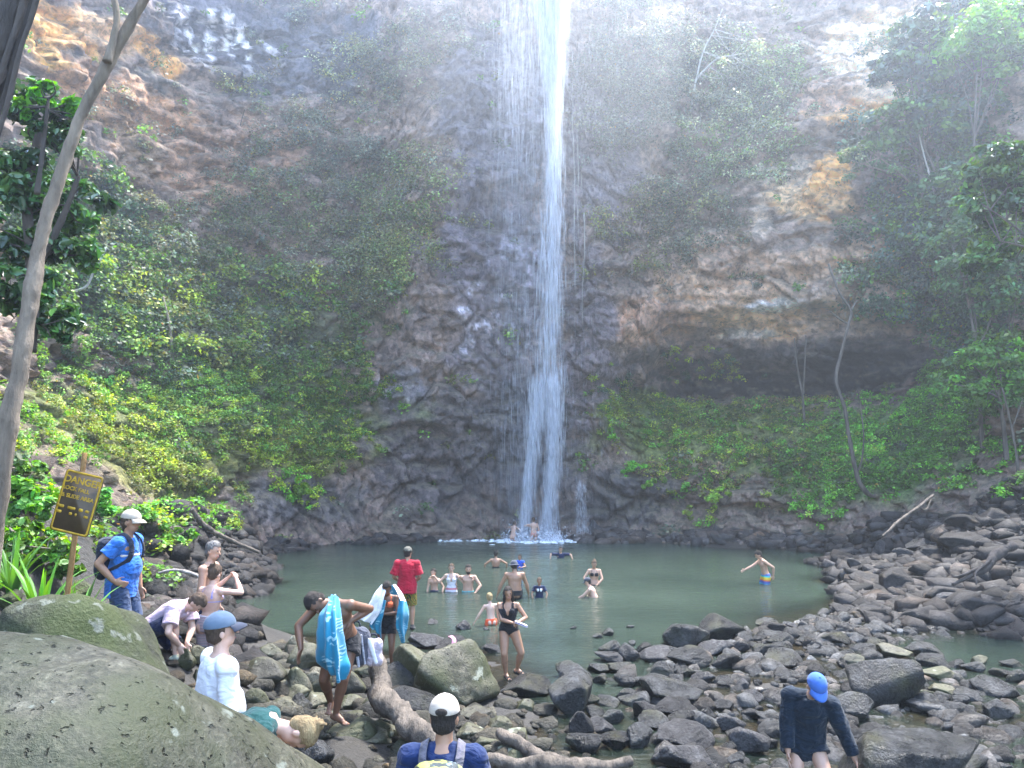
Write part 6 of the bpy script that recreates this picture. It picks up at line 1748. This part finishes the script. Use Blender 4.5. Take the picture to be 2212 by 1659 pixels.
tag(tw, 'turquoise pineapple print towel hanging over the bending man', 'towel')
# ---- woman wrapped in a towel
rz = PI - .05; H = 1.60
W_ = lambda *v: w2l(rz, *v)
base_ = at_d(838, 1432, 14.2)
hw_ = at_d(838, 1258, 14.2)
r_, J = person('woman with bowed head holding a white and turquoise towel round her shoulders', (hw_[0], hw_[1], hw_[2] - H + .06), rz, H,
    dict(hup=W_(.02, -.5, .85), face=W_(-.02, -.75, -.6), handL=W_(-.04, -.20, 1.12), elbowL=W_(.9, -.1, -.7), handR=W_(-.30, -.16, .86), elbowR=W_(-.9, .2, -.2), lean=W_(0, -.08, 1), hdirL=W_(-1, -.2, .1)), dict(fem=True, bulk=1.02), BROWN_S, .012, ('short', M_hair_d),
    [(skinwear, dict(mat=C_orangebik, test=bikini(True, False), name='bikini_top')), (shorts, dict(mat=C_black, length=.45, top=.34, loose=.01, flare=.008))], None, 9)
te = empty('towel', at_d(838, 1320, 14.1)); tag(te, 'white backed turquoise towel spread over the shoulders of the woman with bowed head', 'towel')
og = np.array(te.location)
sheet('white_side', px_grid([[(824, 1262, 14.15), (830, 1264, 14.05), (835, 1268, 14.0)], [(806, 1286, 14.1), (818, 1290, 13.95), (828, 1294, 13.9)], [(790, 1316, 14.1), (804, 1320, 13.95), (820, 1322, 13.9)], [(776, 1338, 14.1), (788, 1342, 14.0), (803, 1350, 13.95)]]), C_white, .02, 2, .012, 4, te, og)
sheet('printed_side', px_grid([[(828, 1296, 13.95), (831, 1296, 13.92), (834, 1298, 13.9)], [(812, 1325, 13.98), (820, 1326, 13.92), (828, 1326, 13.9)], [(800, 1348, 14.0), (812, 1350, 13.95), (824, 1352, 13.92)], [(808, 1360, 14.0), (816, 1368, 13.97), (824, 1380, 13.95)]]), M_towel, .016, 2, .012, 5, te, og)
sheet('white_edge', px_grid([[(848, 1264, 14.0), (854, 1262, 14.1)], [(858, 1282, 13.95), (868, 1282, 14.1)], [(864, 1298, 13.9), (876, 1300, 14.05)]]), C_white, .012, 1, .012, 6, te, og)
sheet('printed_fall', px_grid([[(862, 1298, 13.92), (870, 1297, 13.95), (877, 1300, 14.08)], [(858, 1325, 13.9), (870, 1326, 13.88), (882, 1326, 14.05)], [(856, 1350, 13.92), (868, 1352, 13.9), (880, 1350, 14.05)], [(862, 1366, 13.95), (869, 1376, 13.92), (876, 1364, 14.02)], [(868, 1384, 13.97), (871, 1390, 13.96), (874, 1380, 14.0)]]), M_towel, .018, 2, .012, 7, te, og)
sheet('back_panel', px_grid([[(820, 1266, 14.35), (838, 1264, 14.42), (856, 1266, 14.35)], [(800, 1310, 14.3), (838, 1310, 14.42), (874, 1312, 14.3)], [(800, 1345, 14.25), (838, 1350, 14.38), (876, 1350, 14.25)]]), M_towel, .015, 2, .012, 8, te, og)
# ---- man in red
H = 1.78
fr_ = at_z(884, 1360, .0)
hr_ = at_d(880, 1183, fr_[1])
r_, J = person('man in red shirt with camouflage cap and flowered shorts standing with his back turned', (hr_[0], hr_[1], hr_[2] - H), .05, H, dict(handR=(.20, .22, 1.02), elbowR=(.45, -.8, -.4), handL=(-.22, .22, 1.02), elbowL=(-.45, -.8, -.4), footR=(.13, 0, .075), footL=(-.10, .12, .075), face=(.45, 1, 0)), dict(bulk=1.12, belly=.4), TAN, .013, ('short', M_hair_d),
    [(shirt, dict(mat=C_red, sleeve=.85, hem=-.34, loose=.03)), (shorts, dict(mat=C_flower, length=.95, top=.1, flare=.02))], ('cap', cloth_stripes('camo_cap', [(.05, .05, .04), (.20, .18, .13), (.03, .03, .03), (.12, .11, .08)], 5, 'DIAGONAL', 9)), 10, shoes=C_black)
# ---- three posing in the water
W_ = lambda *v: v3(-v[0], -v[1], v[2])          # world to local for someone who faces us
person('boy with wet hair standing waist deep beside the woman in white', wade(938, 1230, 1277, 1.45), PI - .25, 1.45, dict(handR=(.20, .22, .78), handL=(-.34, .14, .95), face=(.3, 1, -.2), hup=(.1, .05, 1)), dict(kid=True, bulk=.9), LIGHT, .015, ('short', M_hair_d), [(shorts, dict(mat=C_navy, length=.8))], None, 11)
person('smiling woman in white swimsuit with arms round a boy and a bearded man', wade(975, 1218, 1278, 1.66), PI, 1.66, dict(handR=(.52, .08, 1.40), elbowR=(.2, -.2, -1), handL=(-.52, .08, 1.38), elbowL=(-.2, -.2, -1), hdirR=(1, .1, -.2), hdirL=(-1, .1, -.2)), dict(fem=True), FAIR, .014, ('short', M_hair_b),
       [(skinwear, dict(mat=C_whiteswim, test=one_piece(), name='swimsuit')), (skinwear, dict(mat=C_pinkbelt, test=lambda V, J: (lambda t, x, y, a: (t > .05) & (t < .2) & ~a)(*torso_coords(V, J)), off=.012, name='waistband'))], None, 12)
person('bearded bare chested man in turquoise shorts standing in the water beside the woman in white', wade(1011, 1220, 1278, 1.76), PI + .15, 1.76, dict(handL=(-.20, .22, 1.0), elbowL=(-1, -.3, 0), handR=(.34, -.05, 1.2), elbowR=(.6, -.6, -.3)), dict(bulk=1.05), LIGHT, .014, ('short', M_hair_d),
       [(shorts, dict(mat=C_turq, length=.8, top=.14)), (skinwear, dict(mat=M_hair_d, test=lambda V, J: ((V - J['hc']) @ J['hup'] < -.045) & ((V - J['hc']) @ J['hup'] > -.14) & ((V - J['hc']) @ J['face'] > .02), name='beard', off=.01))], None, 13)
# ---- far bathers
person('woman in black low backed swimsuit wading with hands on the water', wade(1071, 1190, 1226, 1.62), 0, 1.62, dict(handR=(.42, .12, 1.02), handL=(-.46, .12, 1.0), elbowR=(1, -.3, .2), elbowL=(-1, -.3, .2)), dict(fem=True, bulk=1.05), TAN, .018, ('bun', M_hair_d), [(skinwear, dict(mat=C_black, test=lambda V, J: (lambda t, x, y, a: (t < .42 + .1 * (y > 0)) & ~a)(*torso_coords(V, J)), name='swimsuit'))], None, 14)
person('child in a bright blue vest wading far out in the pool', wade(1124, 1199, 1227, 1.2), PI - .6, 1.2, dict(handL=(-.22, .26, 1.15), handR=(.2, .2, 1.0)), dict(kid=True), TAN, .017, ('short', M_hair_d), [(shirt, dict(mat=C_vest, sleeve=.1, hem=-.2, loose=.025, name='vest'))], None, 15)
person('swimmer up to the chest in dark blue near the foot of the falls', wade(1211, 1181, 1206, 1.5), PI, 1.5, dict(handR=(.5, .2, 1.18), handL=(-.55, .2, 1.18), elbowR=(.5, 0, .6), elbowL=(-.5, 0, .6)), dict(), LIGHT, .018, ('short', M_hair_d), [(shirt, dict(mat=C_navy, sleeve=.9, loose=.02))], None, 16)
person('broad bare backed man in grey hat and black shorts wading with arms held out', wade(1112, 1212, 1293, 1.84), .1, 1.84, dict(handL=(-.44, .10, .90), handR=(.40, .22, .86), elbowL=(-1, -.5, .3), elbowR=(1, -.5, .3), lean=(0, .06, 1), hup=(-.05, .15, 1)), dict(bulk=1.22, belly=.4), TAN, .014, ('short', M_hair_d), [(skinwear, dict(mat=C_black, test=briefs(.8, .12), off=.016, name='shorts'))], ('bucket', C_slate), 17)
r_, J = person('small child in navy swim shirt with white marks standing in the water', wade(1165, 1249, 1290, 1.22), PI, 1.22, dict(handR=(.24, .20, .92), handL=(-.24, .2, .92), elbowR=(1, -.3, 0), elbowL=(-1, -.3, 0)), dict(kid=True), TAN, .013, ('short', M_hair_b), [(shirt, dict(mat=C_navy, sleeve=.6, hem=-.1, loose=.014))], None, 18)
for q in (-1, 1):
    e_ = ell((J['sp'](.72) + J['fwd'] * .135 + J['rgt'] * .06 * q) * (1.22 / 1.75), (.03, .02, .045), J['lean'], J['fwd']); obj('chest_mark', mesh_np('chest_mark', e_[0], [e_[1]], smooth=True), C_white, r_)
person('blond boy from behind in orange shorts with one arm stretched over the water', wade(1061, 1284, 1350, 1.28), .3, 1.28, dict(handL=(-.52, .12, .88), elbowL=(-.6, -.2, -.6), handR=(.3, .2, .9), lean=(-.05, .1, 1)), dict(kid=True, bulk=.92), FAIR, .012, ('short', M_hair_l), [(shorts, dict(mat=C_orange, length=.7, top=.12))], None, 19)
person('woman in black bikini top looking down in the water beside the pale man', wade(1284, 1209, 1263, 1.66), PI - .1, 1.66, dict(handR=(.20, .24, 1.0), handL=(-.1, .28, 1.0), elbowR=(1, -.2, -.1), elbowL=(-1, -.2, -.1), hup=(0, .3, .95), face=(.1, 1, -.5)), dict(fem=True, bulk=1.05), LIGHT, .015, ('bun', M_hair_b), [(skinwear, dict(mat=C_black, test=bikini(True, False), name='bikini_top')), (skinwear, dict(mat=C_black, test=bikini(False, True), name='bikini_bottom'))], None, 20)
rz = PI / 2 - .25
person('pale bare backed man in dark cap crouching in the water with one arm out', wade(1287, 1246, 1290, 1.55), rz, 1.55, dict(lean=(0, .35, .93), handL=(-.15, .62, 1.02), elbowL=(-.3, -.2, -1), handR=(.2, .45, .95), hup=(0, .3, .95)), dict(bulk=1.2, belly=.5), FAIR, .014, ('short', M_hair_d), [(shorts, dict(mat=C_black, length=.7))], ('cap', C_slate), 21)
rz = PI / 2 + .12
r_, J = person('man in rainbow swim shorts wading with one arm reaching over the water', wade(1655, 1187, 1260, 1.76), rz, 1.76, dict(lean=(0, .22, .97), handR=(.22, .60, 1.10), elbowR=(.4, .1, -1), handL=(-.22, -.14, .98), elbowL=(-.7, -.9, .2), hup=(0, .5, .85), face=(.1, 1, -.6)), dict(bulk=1.0), LIGHT, .014, ('short', M_hair_d), [(shorts, dict(mat=C_rain, length=.85, top=.12, loose=.022))], None, 22)
# ---- the two under the falls
person('bather standing under the falls with back turned', wade(1153, 1118, 1171, 1.68), .2, 1.68, dict(handR=(.22, .1, .9), handL=(-.2, .15, 1.3), elbowL=(-1, 0, 0)), dict(), FAIR, .02, ('short', M_hair_b), [(skinwear, dict(mat=cloth('coral_trunks', (.5, .25, .2)), test=briefs(.3, .1), off=.012, name='trunks'))], None, 23)
person('bather half hidden behind the thin stream of the falls', wade(1108, 1124, 1170, 1.68), -.6, 1.68, dict(handR=(.15, .25, 1.3), handL=(-.2, .25, 1.35), lean=(0, .25, 1)), dict(), FAIR, .02, ('short', M_hair_b), [], None, 24)
# ---- woman in black on the slab
rz = PI - .12; H = 1.53
fw_ = at_z(1095, 1463, .0)
W_ = lambda *v: w2l(rz, *v)
r_, J = person('smiling woman in black one piece swimsuit stepping over a dark slab with sandals in hand', (fw_[0], fw_[1], -.01), rz, H,
    dict(pel=W_(.04, .0, .93), lean=W_(-.03, .0, 1), footR=W_(-.02, .0, .075), toeR=W_(.45, -.9, -.1), footL=W_(.20, .14, .13), toeL=W_(.8, -.6, -.1), kneeL=W_(.75, -1, 0), kneeR=W_(-.1, -1, 0), handR=W_(.12, -.24, 1.08), elbowR=W_(-1, .2, -.5), handL=W_(.19, -.22, 1.07), elbowL=W_(1, .4, -.4), hdirR=W_(1, -.2, 0), hdirL=W_(-.2, -1, 0), face=W_(.15, -1, 0), curlR=.9),
    dict(fem=True, bulk=1.10, leg=1.12), TAN, .010, ('long', M_hair_d), [(skinwear, dict(mat=C_black, test=one_piece(), name='swimsuit', off=.007))], None, 25, shoes=None)
sw_ = H / 1.75
for sd in 'RL':
    an, fd = J['an' + sd], J['fd' + sd]; sdv = np.cross(fd, v3(0, 0, 1))
    Q_ = [cone(an - fd * .055 - v3(0, 0, .064), an + fd * .19 - v3(0, 0, .072), .046, .042, sq=.35, sqd=sdv)]
    Q_ += [cone(an + fd * t - v3(0, 0, .05) + sdv * .05 * a_, an + fd * t - v3(0, 0, .012) , .012, .012) for t in (.02, .12) for a_ in (-1, 1)]
    obj('sandal', fuse([(V * sw_, F) for V, F in Q_], .008, 1), C_sandal, r_)
hold = l2w(r_, (J['wrR'] + J['wrL']) / 2 + W_(.12, -.10, .0), sw_)
e_ = empty('sandals_in_hand', hold, 0); tag(e_, 'pale folded thing held out by the woman in black', 'sandals')
for q in (0, 1):
    v_, f_ = cone(v3(-.07, -.01 - .02 * q, .02 + .03 * q), v3(.08, -.05, -.03 + .025 * q), .042, .03, sq=.3)
    obj('sole', mesh_np('sole', v_, [f_], smooth=True), cloth('pale_lilac', (.55, .48, .58)), e_)
# ---- hiker stooping on the far side of the bar
rz = PI - .3; H = 1.74
W_ = lambda *v: w2l(rz, *v)
hk_ = at_d(1762, 1462, 8.2)
tgt = at_d(1806, 1603, 8.05)
s_ = H / 1.75
r_, J = person('hiker in dark jacket and sky blue cap stooping with one hand on a flat boulder', (hk_[0] - .1, 8.35, 0), rz, H, dict(pel=W_(-.08, .06, .86), lean=W_(.06, -.30, .95), hup=W_(.06, -.65, .75), face=W_(.0, -.75, -.65), footR=W_(-.22, -.02, .0), footL=W_(.04, -.22, .05), kneeL=W_(.3, -1, 0), kneeR=W_(-.2, -1, 0),
    handL=W_(.34, -.22, .72), elbowL=W_(.7, .8, .1), handR=W_(-.30, -.06, .72), elbowR=W_(-.6, .8, 0), hdirL=W_(.3, -.25, -1), curlL=.1), dict(bulk=1.12), LIGHT, .010, ('short', M_hair_d),
    [(shirt, dict(mat=C_jacket, sleeve=1.85, hem=-.30, loose=.03, name='jacket')), (shorts, dict(mat=C_jacket, length=.25))], ('cap', C_bluecap), 26, shoes=C_black)
anchor(r_, J, 'hc', hk_ - v3(0, 0, .10), s_)
# ================================================================== SIGN, DRIFTWOOD, BAGS
M_sign = mat_plain('brown_sign', (.075, .052, .028), .6, .3, 5, .1)
M_sign_y = mat_plain('worn_yellow', (.40, .24, .015), .65, .35, 14)
M_post = mat_bark('rusty_post', (.22, .11, .035), (.42, .24, .08), 8)
def build_sign():
    d = 7.2
    tl, tr, br, bl = (at_d(x, y, d) for x, y in ((137, 1010), (218.5, 1029), (196, 1164), (116, 1144)))
    c = (tl + tr + br + bl) / 4
    u = unit((tr - tl) + (br - bl)); v = unit(np.cross(v3(0, -1, 0), u)); v = v if v[2] > 0 else -v
    w = np.linalg.norm(tr - tl); h = np.linalg.norm(tl - bl)
    n_ = np.cross(u, v)                                   # towards us is -y
    if n_[1] > 0: n_ = -n_
    M = Matrix(((u[0], v[0], n_[0], 0), (u[1], v[1], n_[1], 0), (u[2], v[2], n_[2], 0), (0, 0, 0, 1)))
    foot = at_d(124, 1345, d); foot[2] = min(foot[2], ground_z(foot[0], d)[0]) - .1
    root = empty('danger_sign', foot); tag(root, 'brown and yellow DANGER rock fall sign on a leaning post', 'sign')
    rel = Matrix.Translation(Vector(c - foot)) @ M
    def part(name, V, F, mat, parent=root):
        V = np.array([(rel @ Vector(p))[:] for p in V])
        return obj(name, mesh_np(name, V, F), mat, parent)
    def rrect(w_, h_, z0, z1, r=.03, k=5, ox=0, oy=0):
        P = []
        for cx, cy, a0 in ((w_ / 2 - r, h_ / 2 - r, 0), (-w_ / 2 + r, h_ / 2 - r, PI / 2), (-w_ / 2 + r, -h_ / 2 + r, PI), (w_ / 2 - r, -h_ / 2 + r, 3 * PI / 2)):
            for i in range(k):
                a = a0 + PI / 2 * i / (k - 1); P.append((cx + r * math.cos(a) + ox, cy + r * math.sin(a) + oy))
        m = len(P)
        V = [(x, y, z1) for x, y in P] + [(x, y, z0) for x, y in P]
        i = np.arange(m); j = (i + 1) % m
        return np.array(V), [np.array([list(range(m))]), np.array([list(range(2 * m - 1, m - 1, -1))]), np.stack([i, i + m, j + m, j], 1)]
    V, F = rrect(w, h, -.006, .006)
    board = part('board', V, F, M_sign)
    # border: a flat ring
    t = .018
    Vo, _ = rrect(w - .008, h - .008, 0, .0085, .028); Vi, _ = rrect(w - .008 - 2 * t, h - .008 - 2 * t, 0, .0085, .018)
    m = len(Vo) // 2; i = np.arange(m); j = (i + 1) % m
    V = np.concatenate([Vo, Vi]); 
    F = np.concatenate([np.stack([i, j, 2 * m + j, 2 * m + i], 1), np.stack([i, m + i, m + j, j], 1), np.stack([2 * m + j, 3 * m + j, 3 * m + i, 2 * m + i], 1)])
    part('border', V, [F[:, ::-1]], M_sign_y)
    def text(body, size, x, y):
        cu = bpy.data.curves.new('lettering', 'FONT'); cu.body = body; cu.size = size; cu.align_x = 'CENTER'; cu.align_y = 'CENTER'; cu.extrude = .0012; cu.offset = .0012 * size / .05
        o = bpy.data.objects.new('lettering', cu); COL.objects.link(o)
        me = bpy.data.meshes.new_from_object(o.evaluated_get(bpy.context.evaluated_depsgraph_get()))
        bpy.data.objects.remove(o)
        me.transform(rel @ Matrix.Translation((x, y, .0078)))
        obj('lettering', me, M_sign_y, root)
    text('DANGER', .086, .0, h * .345)
    text('ROCK FALL', .050, -.045, h * .205)
    text('& SLIDE AREA', .050, -.008, h * .085)
    # two lines too weathered to read
    rg = np.random.default_rng(4)
    for row, y, segs in ((0, -.055, ((-.14, .07), (-.035, .075), (.055, .04), (.115, .04))), (1, -.105, ((-.14, .05), (-.03, .03), (.02, .018), (.115, .04)))):
        for x, ww in segs:
            V, F = rrect(ww, .022 + .006 * rg.random(), .0062, .0088, .008, 4, x, h * .0 + y)
            part('worn_lettering', V, F, M_sign_y)
    top = at_d(183, 978, d + .03); bot = foot + v3(0, .03, -.15)
    v_, q_, t_ = tube(np.array([bot, (bot + top) / 2 + v3(.01, 0, 0), top]) - foot, [.026, .025, .022], 8, 3, 0, .01)
    obj('post', mesh_np('post', v_, [q_, t_], smooth=True), M_post, root)
build_sign()
M_drift = mat_bark('driftwood', (.05, .04, .03), (.22, .175, .13), 9, (1, .35, .6))
M_drift_p = mat_bark('pale_driftwood', (.25, .21, .17), (.5, .44, .38), 6, (1, 1, 1))
def log(name, label, px, ds, rad, mat, extra=(), seed=0):
    P = [at_d(x, y, d) for (x, y), d in zip(px, ds)]
    o0 = np.array(P[0])
    root = empty(name, o0); tag(root, label, 'log')
    v_, q_, t_ = tube(np.array(P) - o0, rad, 20, seed, wob=.03, rough=.09, seg=14)
    obj('trunk', mesh_np(name, v_, [q_, t_], smooth=True), mat, root)
    for i, (pp, dd, rr) in enumerate(extra):
        v_, q_, t_ = tube(np.array([at_d(x, y, d) for (x, y), d in zip(pp, dd)]) - o0, rr, 12, seed + i + 1, wob=.015, rough=.08, seg=12)
        obj('branch', mesh_np(name + '_branch', v_, [q_, t_], smooth=True), mat, root)
log('driftwood_log', 'thick forked driftwood log rising from the boulder heap below the bags', [(814, 1420), (818, 1470), (828, 1512), (856, 1540), (890, 1566), (925, 1592), (960, 1618)], [10.1, 9.9, 9.6, 9.3, 9.0, 8.7, 8.5], [.10, .13, .15, .13, .12, .115, .10], M_drift, [([(845, 1530), (880, 1575), (900, 1600)], [9.4, 9.2, 9.0], [.06, .05, .03])], 3)
log('driftwood_log', 'long driftwood log lying across the brown outflow', [(1076, 1584), (1110, 1602), (1150, 1622), (1200, 1645), (1250, 1672)], [9.3, 9.1, 8.9, 8.6, 8.3], [.05, .07, .075, .075, .07], M_drift, [([(1190, 1640), (1215, 1655), (1240, 1668)], [8.6, 8.4, 8.3], [.035, .03, .02])], 5)
log('driftwood_log', 'half buried grey log at the foot of the camouflage backpack', [(1050, 1640), (1110, 1648), (1180, 1652), (1260, 1655), (1360, 1640)], [8.3, 8.2, 8.2, 8.3, 8.5], [.06, .075, .08, .075, .05], M_drift, (), 6)
log('dead_branch', 'pale straight dead branch lying on the scree', [(1908, 1160), (1945, 1122), (1985, 1095), (2015, 1068)], [24, 24.6, 25.2, 25.8], [.03, .045, .05, .04], M_drift, [([(1985, 1095), (2000, 1100), (2012, 1078)], [25.2, 25.3, 25.6], [.04, .03, .02])], 7)
log('dead_branch', 'dead branch sloping down the shore rocks by the pool', [(415, 1100), (450, 1140), (500, 1168), (560, 1192)], [22, 22.5, 23.2, 24], [.08, .07, .05, .04], M_drift, (), 8)
log('dead_branch', 'thin pale stick on the shore beside the man in blue', [(340, 1235), (390, 1232), (430, 1245), (460, 1255)], [13, 13, 12.8, 12.6], [.025, .03, .028, .02], M_drift_p, (), 9)
log('root_snag', 'dark root snag with pale roots on the scree bank', [(2190, 1180), (2150, 1205), (2120, 1235), (2060, 1262)], [19.5, 19.2, 18.8, 18.3], [.09, .12, .07, .03], M_bark_d, [([(2140, 1210), (2110, 1235), (2108, 1262)], [19, 18.6, 18.4], [.04, .03, .02]), ([(2120, 1225), (2085, 1240), (2058, 1245)], [18.9, 18.5, 18.4], [.04, .03, .02])], 10)
# ---- bags on the rocks
def standing_bag(name, label, px, py, d, w, h, dp, mat, trims, seed):
    c = at_d(px, py, d)
    e = empty(name, c - v3(0, 0, h)); tag(e, label, 'bag')
    o_ = v3(0, 0, h)
    pr = [ell(o_ + v3(a * w * .35, 0, b_ * h * .4), (w * .65, dp, h * .6)) for a in (-1, 1) for b_ in (-1, 1)] + [ell(o_, (w * .98, dp * 1.05, h * .9))]
    obj('bag', fuse(pr, .012, 3, .035 if seed == 2 else .02, 9, seed), mat, e)
    for nm, p0, p1, r, m_ in trims:
        v_, f_ = cone(o_ + np.array(p0), o_ + np.array(p1), r, r * .8, sq=.45)
        obj(nm, mesh_np(nm, v_, [f_], smooth=True), m_, e)
    v_, q_, t_ = tube([o_ + v3(-.05, 0, h * .9), o_ + v3(-.02, 0, h * 1.2), o_ + v3(.03, 0, h * 1.18), o_ + v3(.05, 0, h * .9)], [.012] * 4, 6)
    obj('handle', mesh_np('handle', v_, [q_, t_], smooth=True), C_darkpack, e)
standing_bag('grey_backpack', 'dark grey backpack with silver stripes held by the bending man', 769, 1396, 9.7, .17, .24, .12, cloth('charcoal_pack', (.06, .065, .085)), [('stripe', (-.07, -.12, .2), (-.03, -.12, -.2), .022, C_white), ('stripe', (.0, -.13, .2), (.06, -.13, -.2), .022, cloth('silver', (.42, .42, .46))), ('stripe', (.08, -.11, .15), (.13, -.10, -.18), .014, cloth('silver', (.42, .42, .46)))], 1)
standing_bag('white_bag', 'crumpled white and lilac bag beside the grey backpack', 806, 1408, 9.75, .12, .17, .09, cloth('white_bag', (.46, .40, .44)), [('fold', (-.03, -.09, .15), (.05, -.09, -.1), .03, C_white)], 2)
pk = sheet('pink_cloth', px_grid([[(968, 1375, 12.7), (976, 1374, 12.75)], [(976, 1382, 12.6), (984, 1382, 12.7)], [(977, 1394, 12.55), (985, 1393, 12.65)], [(973, 1404, 12.5), (979, 1405, 12.6)]]), cloth('pink_cloth', (.75, .32, .42)), .015, 1, .012, 2)
tag(pk, 'pink cloth hanging over the dark rock at the pool edge', 'cloth')

# ---- say what each boulder lies beside
bpy.context.view_layer.update()
_lm = []
for o_ in COL.objects:
    if o_.parent is None and o_.get('label') and o_.get('category') in ('person', 'log', 'bag', 'sign') or o_.name.startswith(('flat_boulder', 'central_boulder', 'standing_slab', 'lichen_boulder', 'foreground_boulder')):
        _lm.append((o_.location.x, o_.location.y, o_.name))
_short = {'danger_sign': 'the danger sign', 'driftwood_log': 'the thick forked driftwood log', 'driftwood_log.001': 'the long log across the outflow', 'driftwood_log.002': 'the half buried grey log', 'dead_branch': 'the pale dead branch', 'root_snag': 'the dark root snag', 'grey_backpack': 'the striped grey backpack', 'white_bag': 'the white bag',
          'flat_boulder': 'the flat topped boulder', 'central_boulder': 'the broad olive boulder', 'standing_slab': 'the slab under the woman in black', 'lichen_boulder': 'the lichen blotched boulder', 'foreground_boulder': 'the huge pitted boulder', 'person.004': 'the man in white', 'person.005': 'the woman in green', 'person.006': 'the camouflage backpack', 'person.007': 'the man under the towel', 'person.008': 'the towel wrapped woman', 'person.009': 'the man in red', 'person.003': 'the person in pink', 'person': 'the man in blue', 'person.025': 'the stooping hiker'}
for o_, x_, y_, r_s in ROCKS:
    b_ = sorted((math.hypot(x_ - a_, y_ - c_), n_) for a_, c_, n_ in _lm if n_ in _short)
    if b_ and b_[0][0] < r_s + 1.0 + .03 * y_:
        w_ = o_['label'].split()
        i_ = 2 if w_[0] != 'mid' else 3
        col_ = ' '.join(w_[i_:]).split(' in the ')[0].split(' between ')[0].split(' of the ')[0].split(' on the ')[0].split(' awash ')[0]
        o_['label'] = ' '.join(w_[:i_]) + ' ' + col_ + ' close to ' + _short[b_[0][1]]
# ================================================================== spray-laden air
def build_haze():
    lo = (-70, -62, -4); hi = (75, 92, 52)
    V = [(x, y, z) for z in (lo[2], hi[2]) for y in (lo[1], hi[1]) for x in (lo[0], hi[0])]
    F = [(0, 2, 3, 1), (4, 5, 7, 6), (0, 1, 5, 4), (2, 6, 7, 3), (0, 4, 6, 2), (1, 3, 7, 5)]
    m = bpy.data.materials.new('haze'); m.use_nodes = True
    n = m.node_tree.nodes; l = m.node_tree.links
    n.remove(n['Principled BSDF'])
    v = n.new('ShaderNodeVolumePrincipled')
    v.inputs['Color'].default_value = (.82, .91, 1.0, 1)
    v.inputs['Density'].default_value = HAZE
    v.inputs['Anisotropy'].default_value = .74
    l.new(v.outputs[0], n['Material Output'].inputs['Volume'])
    o = obj('haze', mesh_np('haze', np.array(V, float), [np.array(F)]), m)
    tag(o, 'pale spray haze filling the gorge', kind='stuff')
HAZE = 0.003
build_haze()
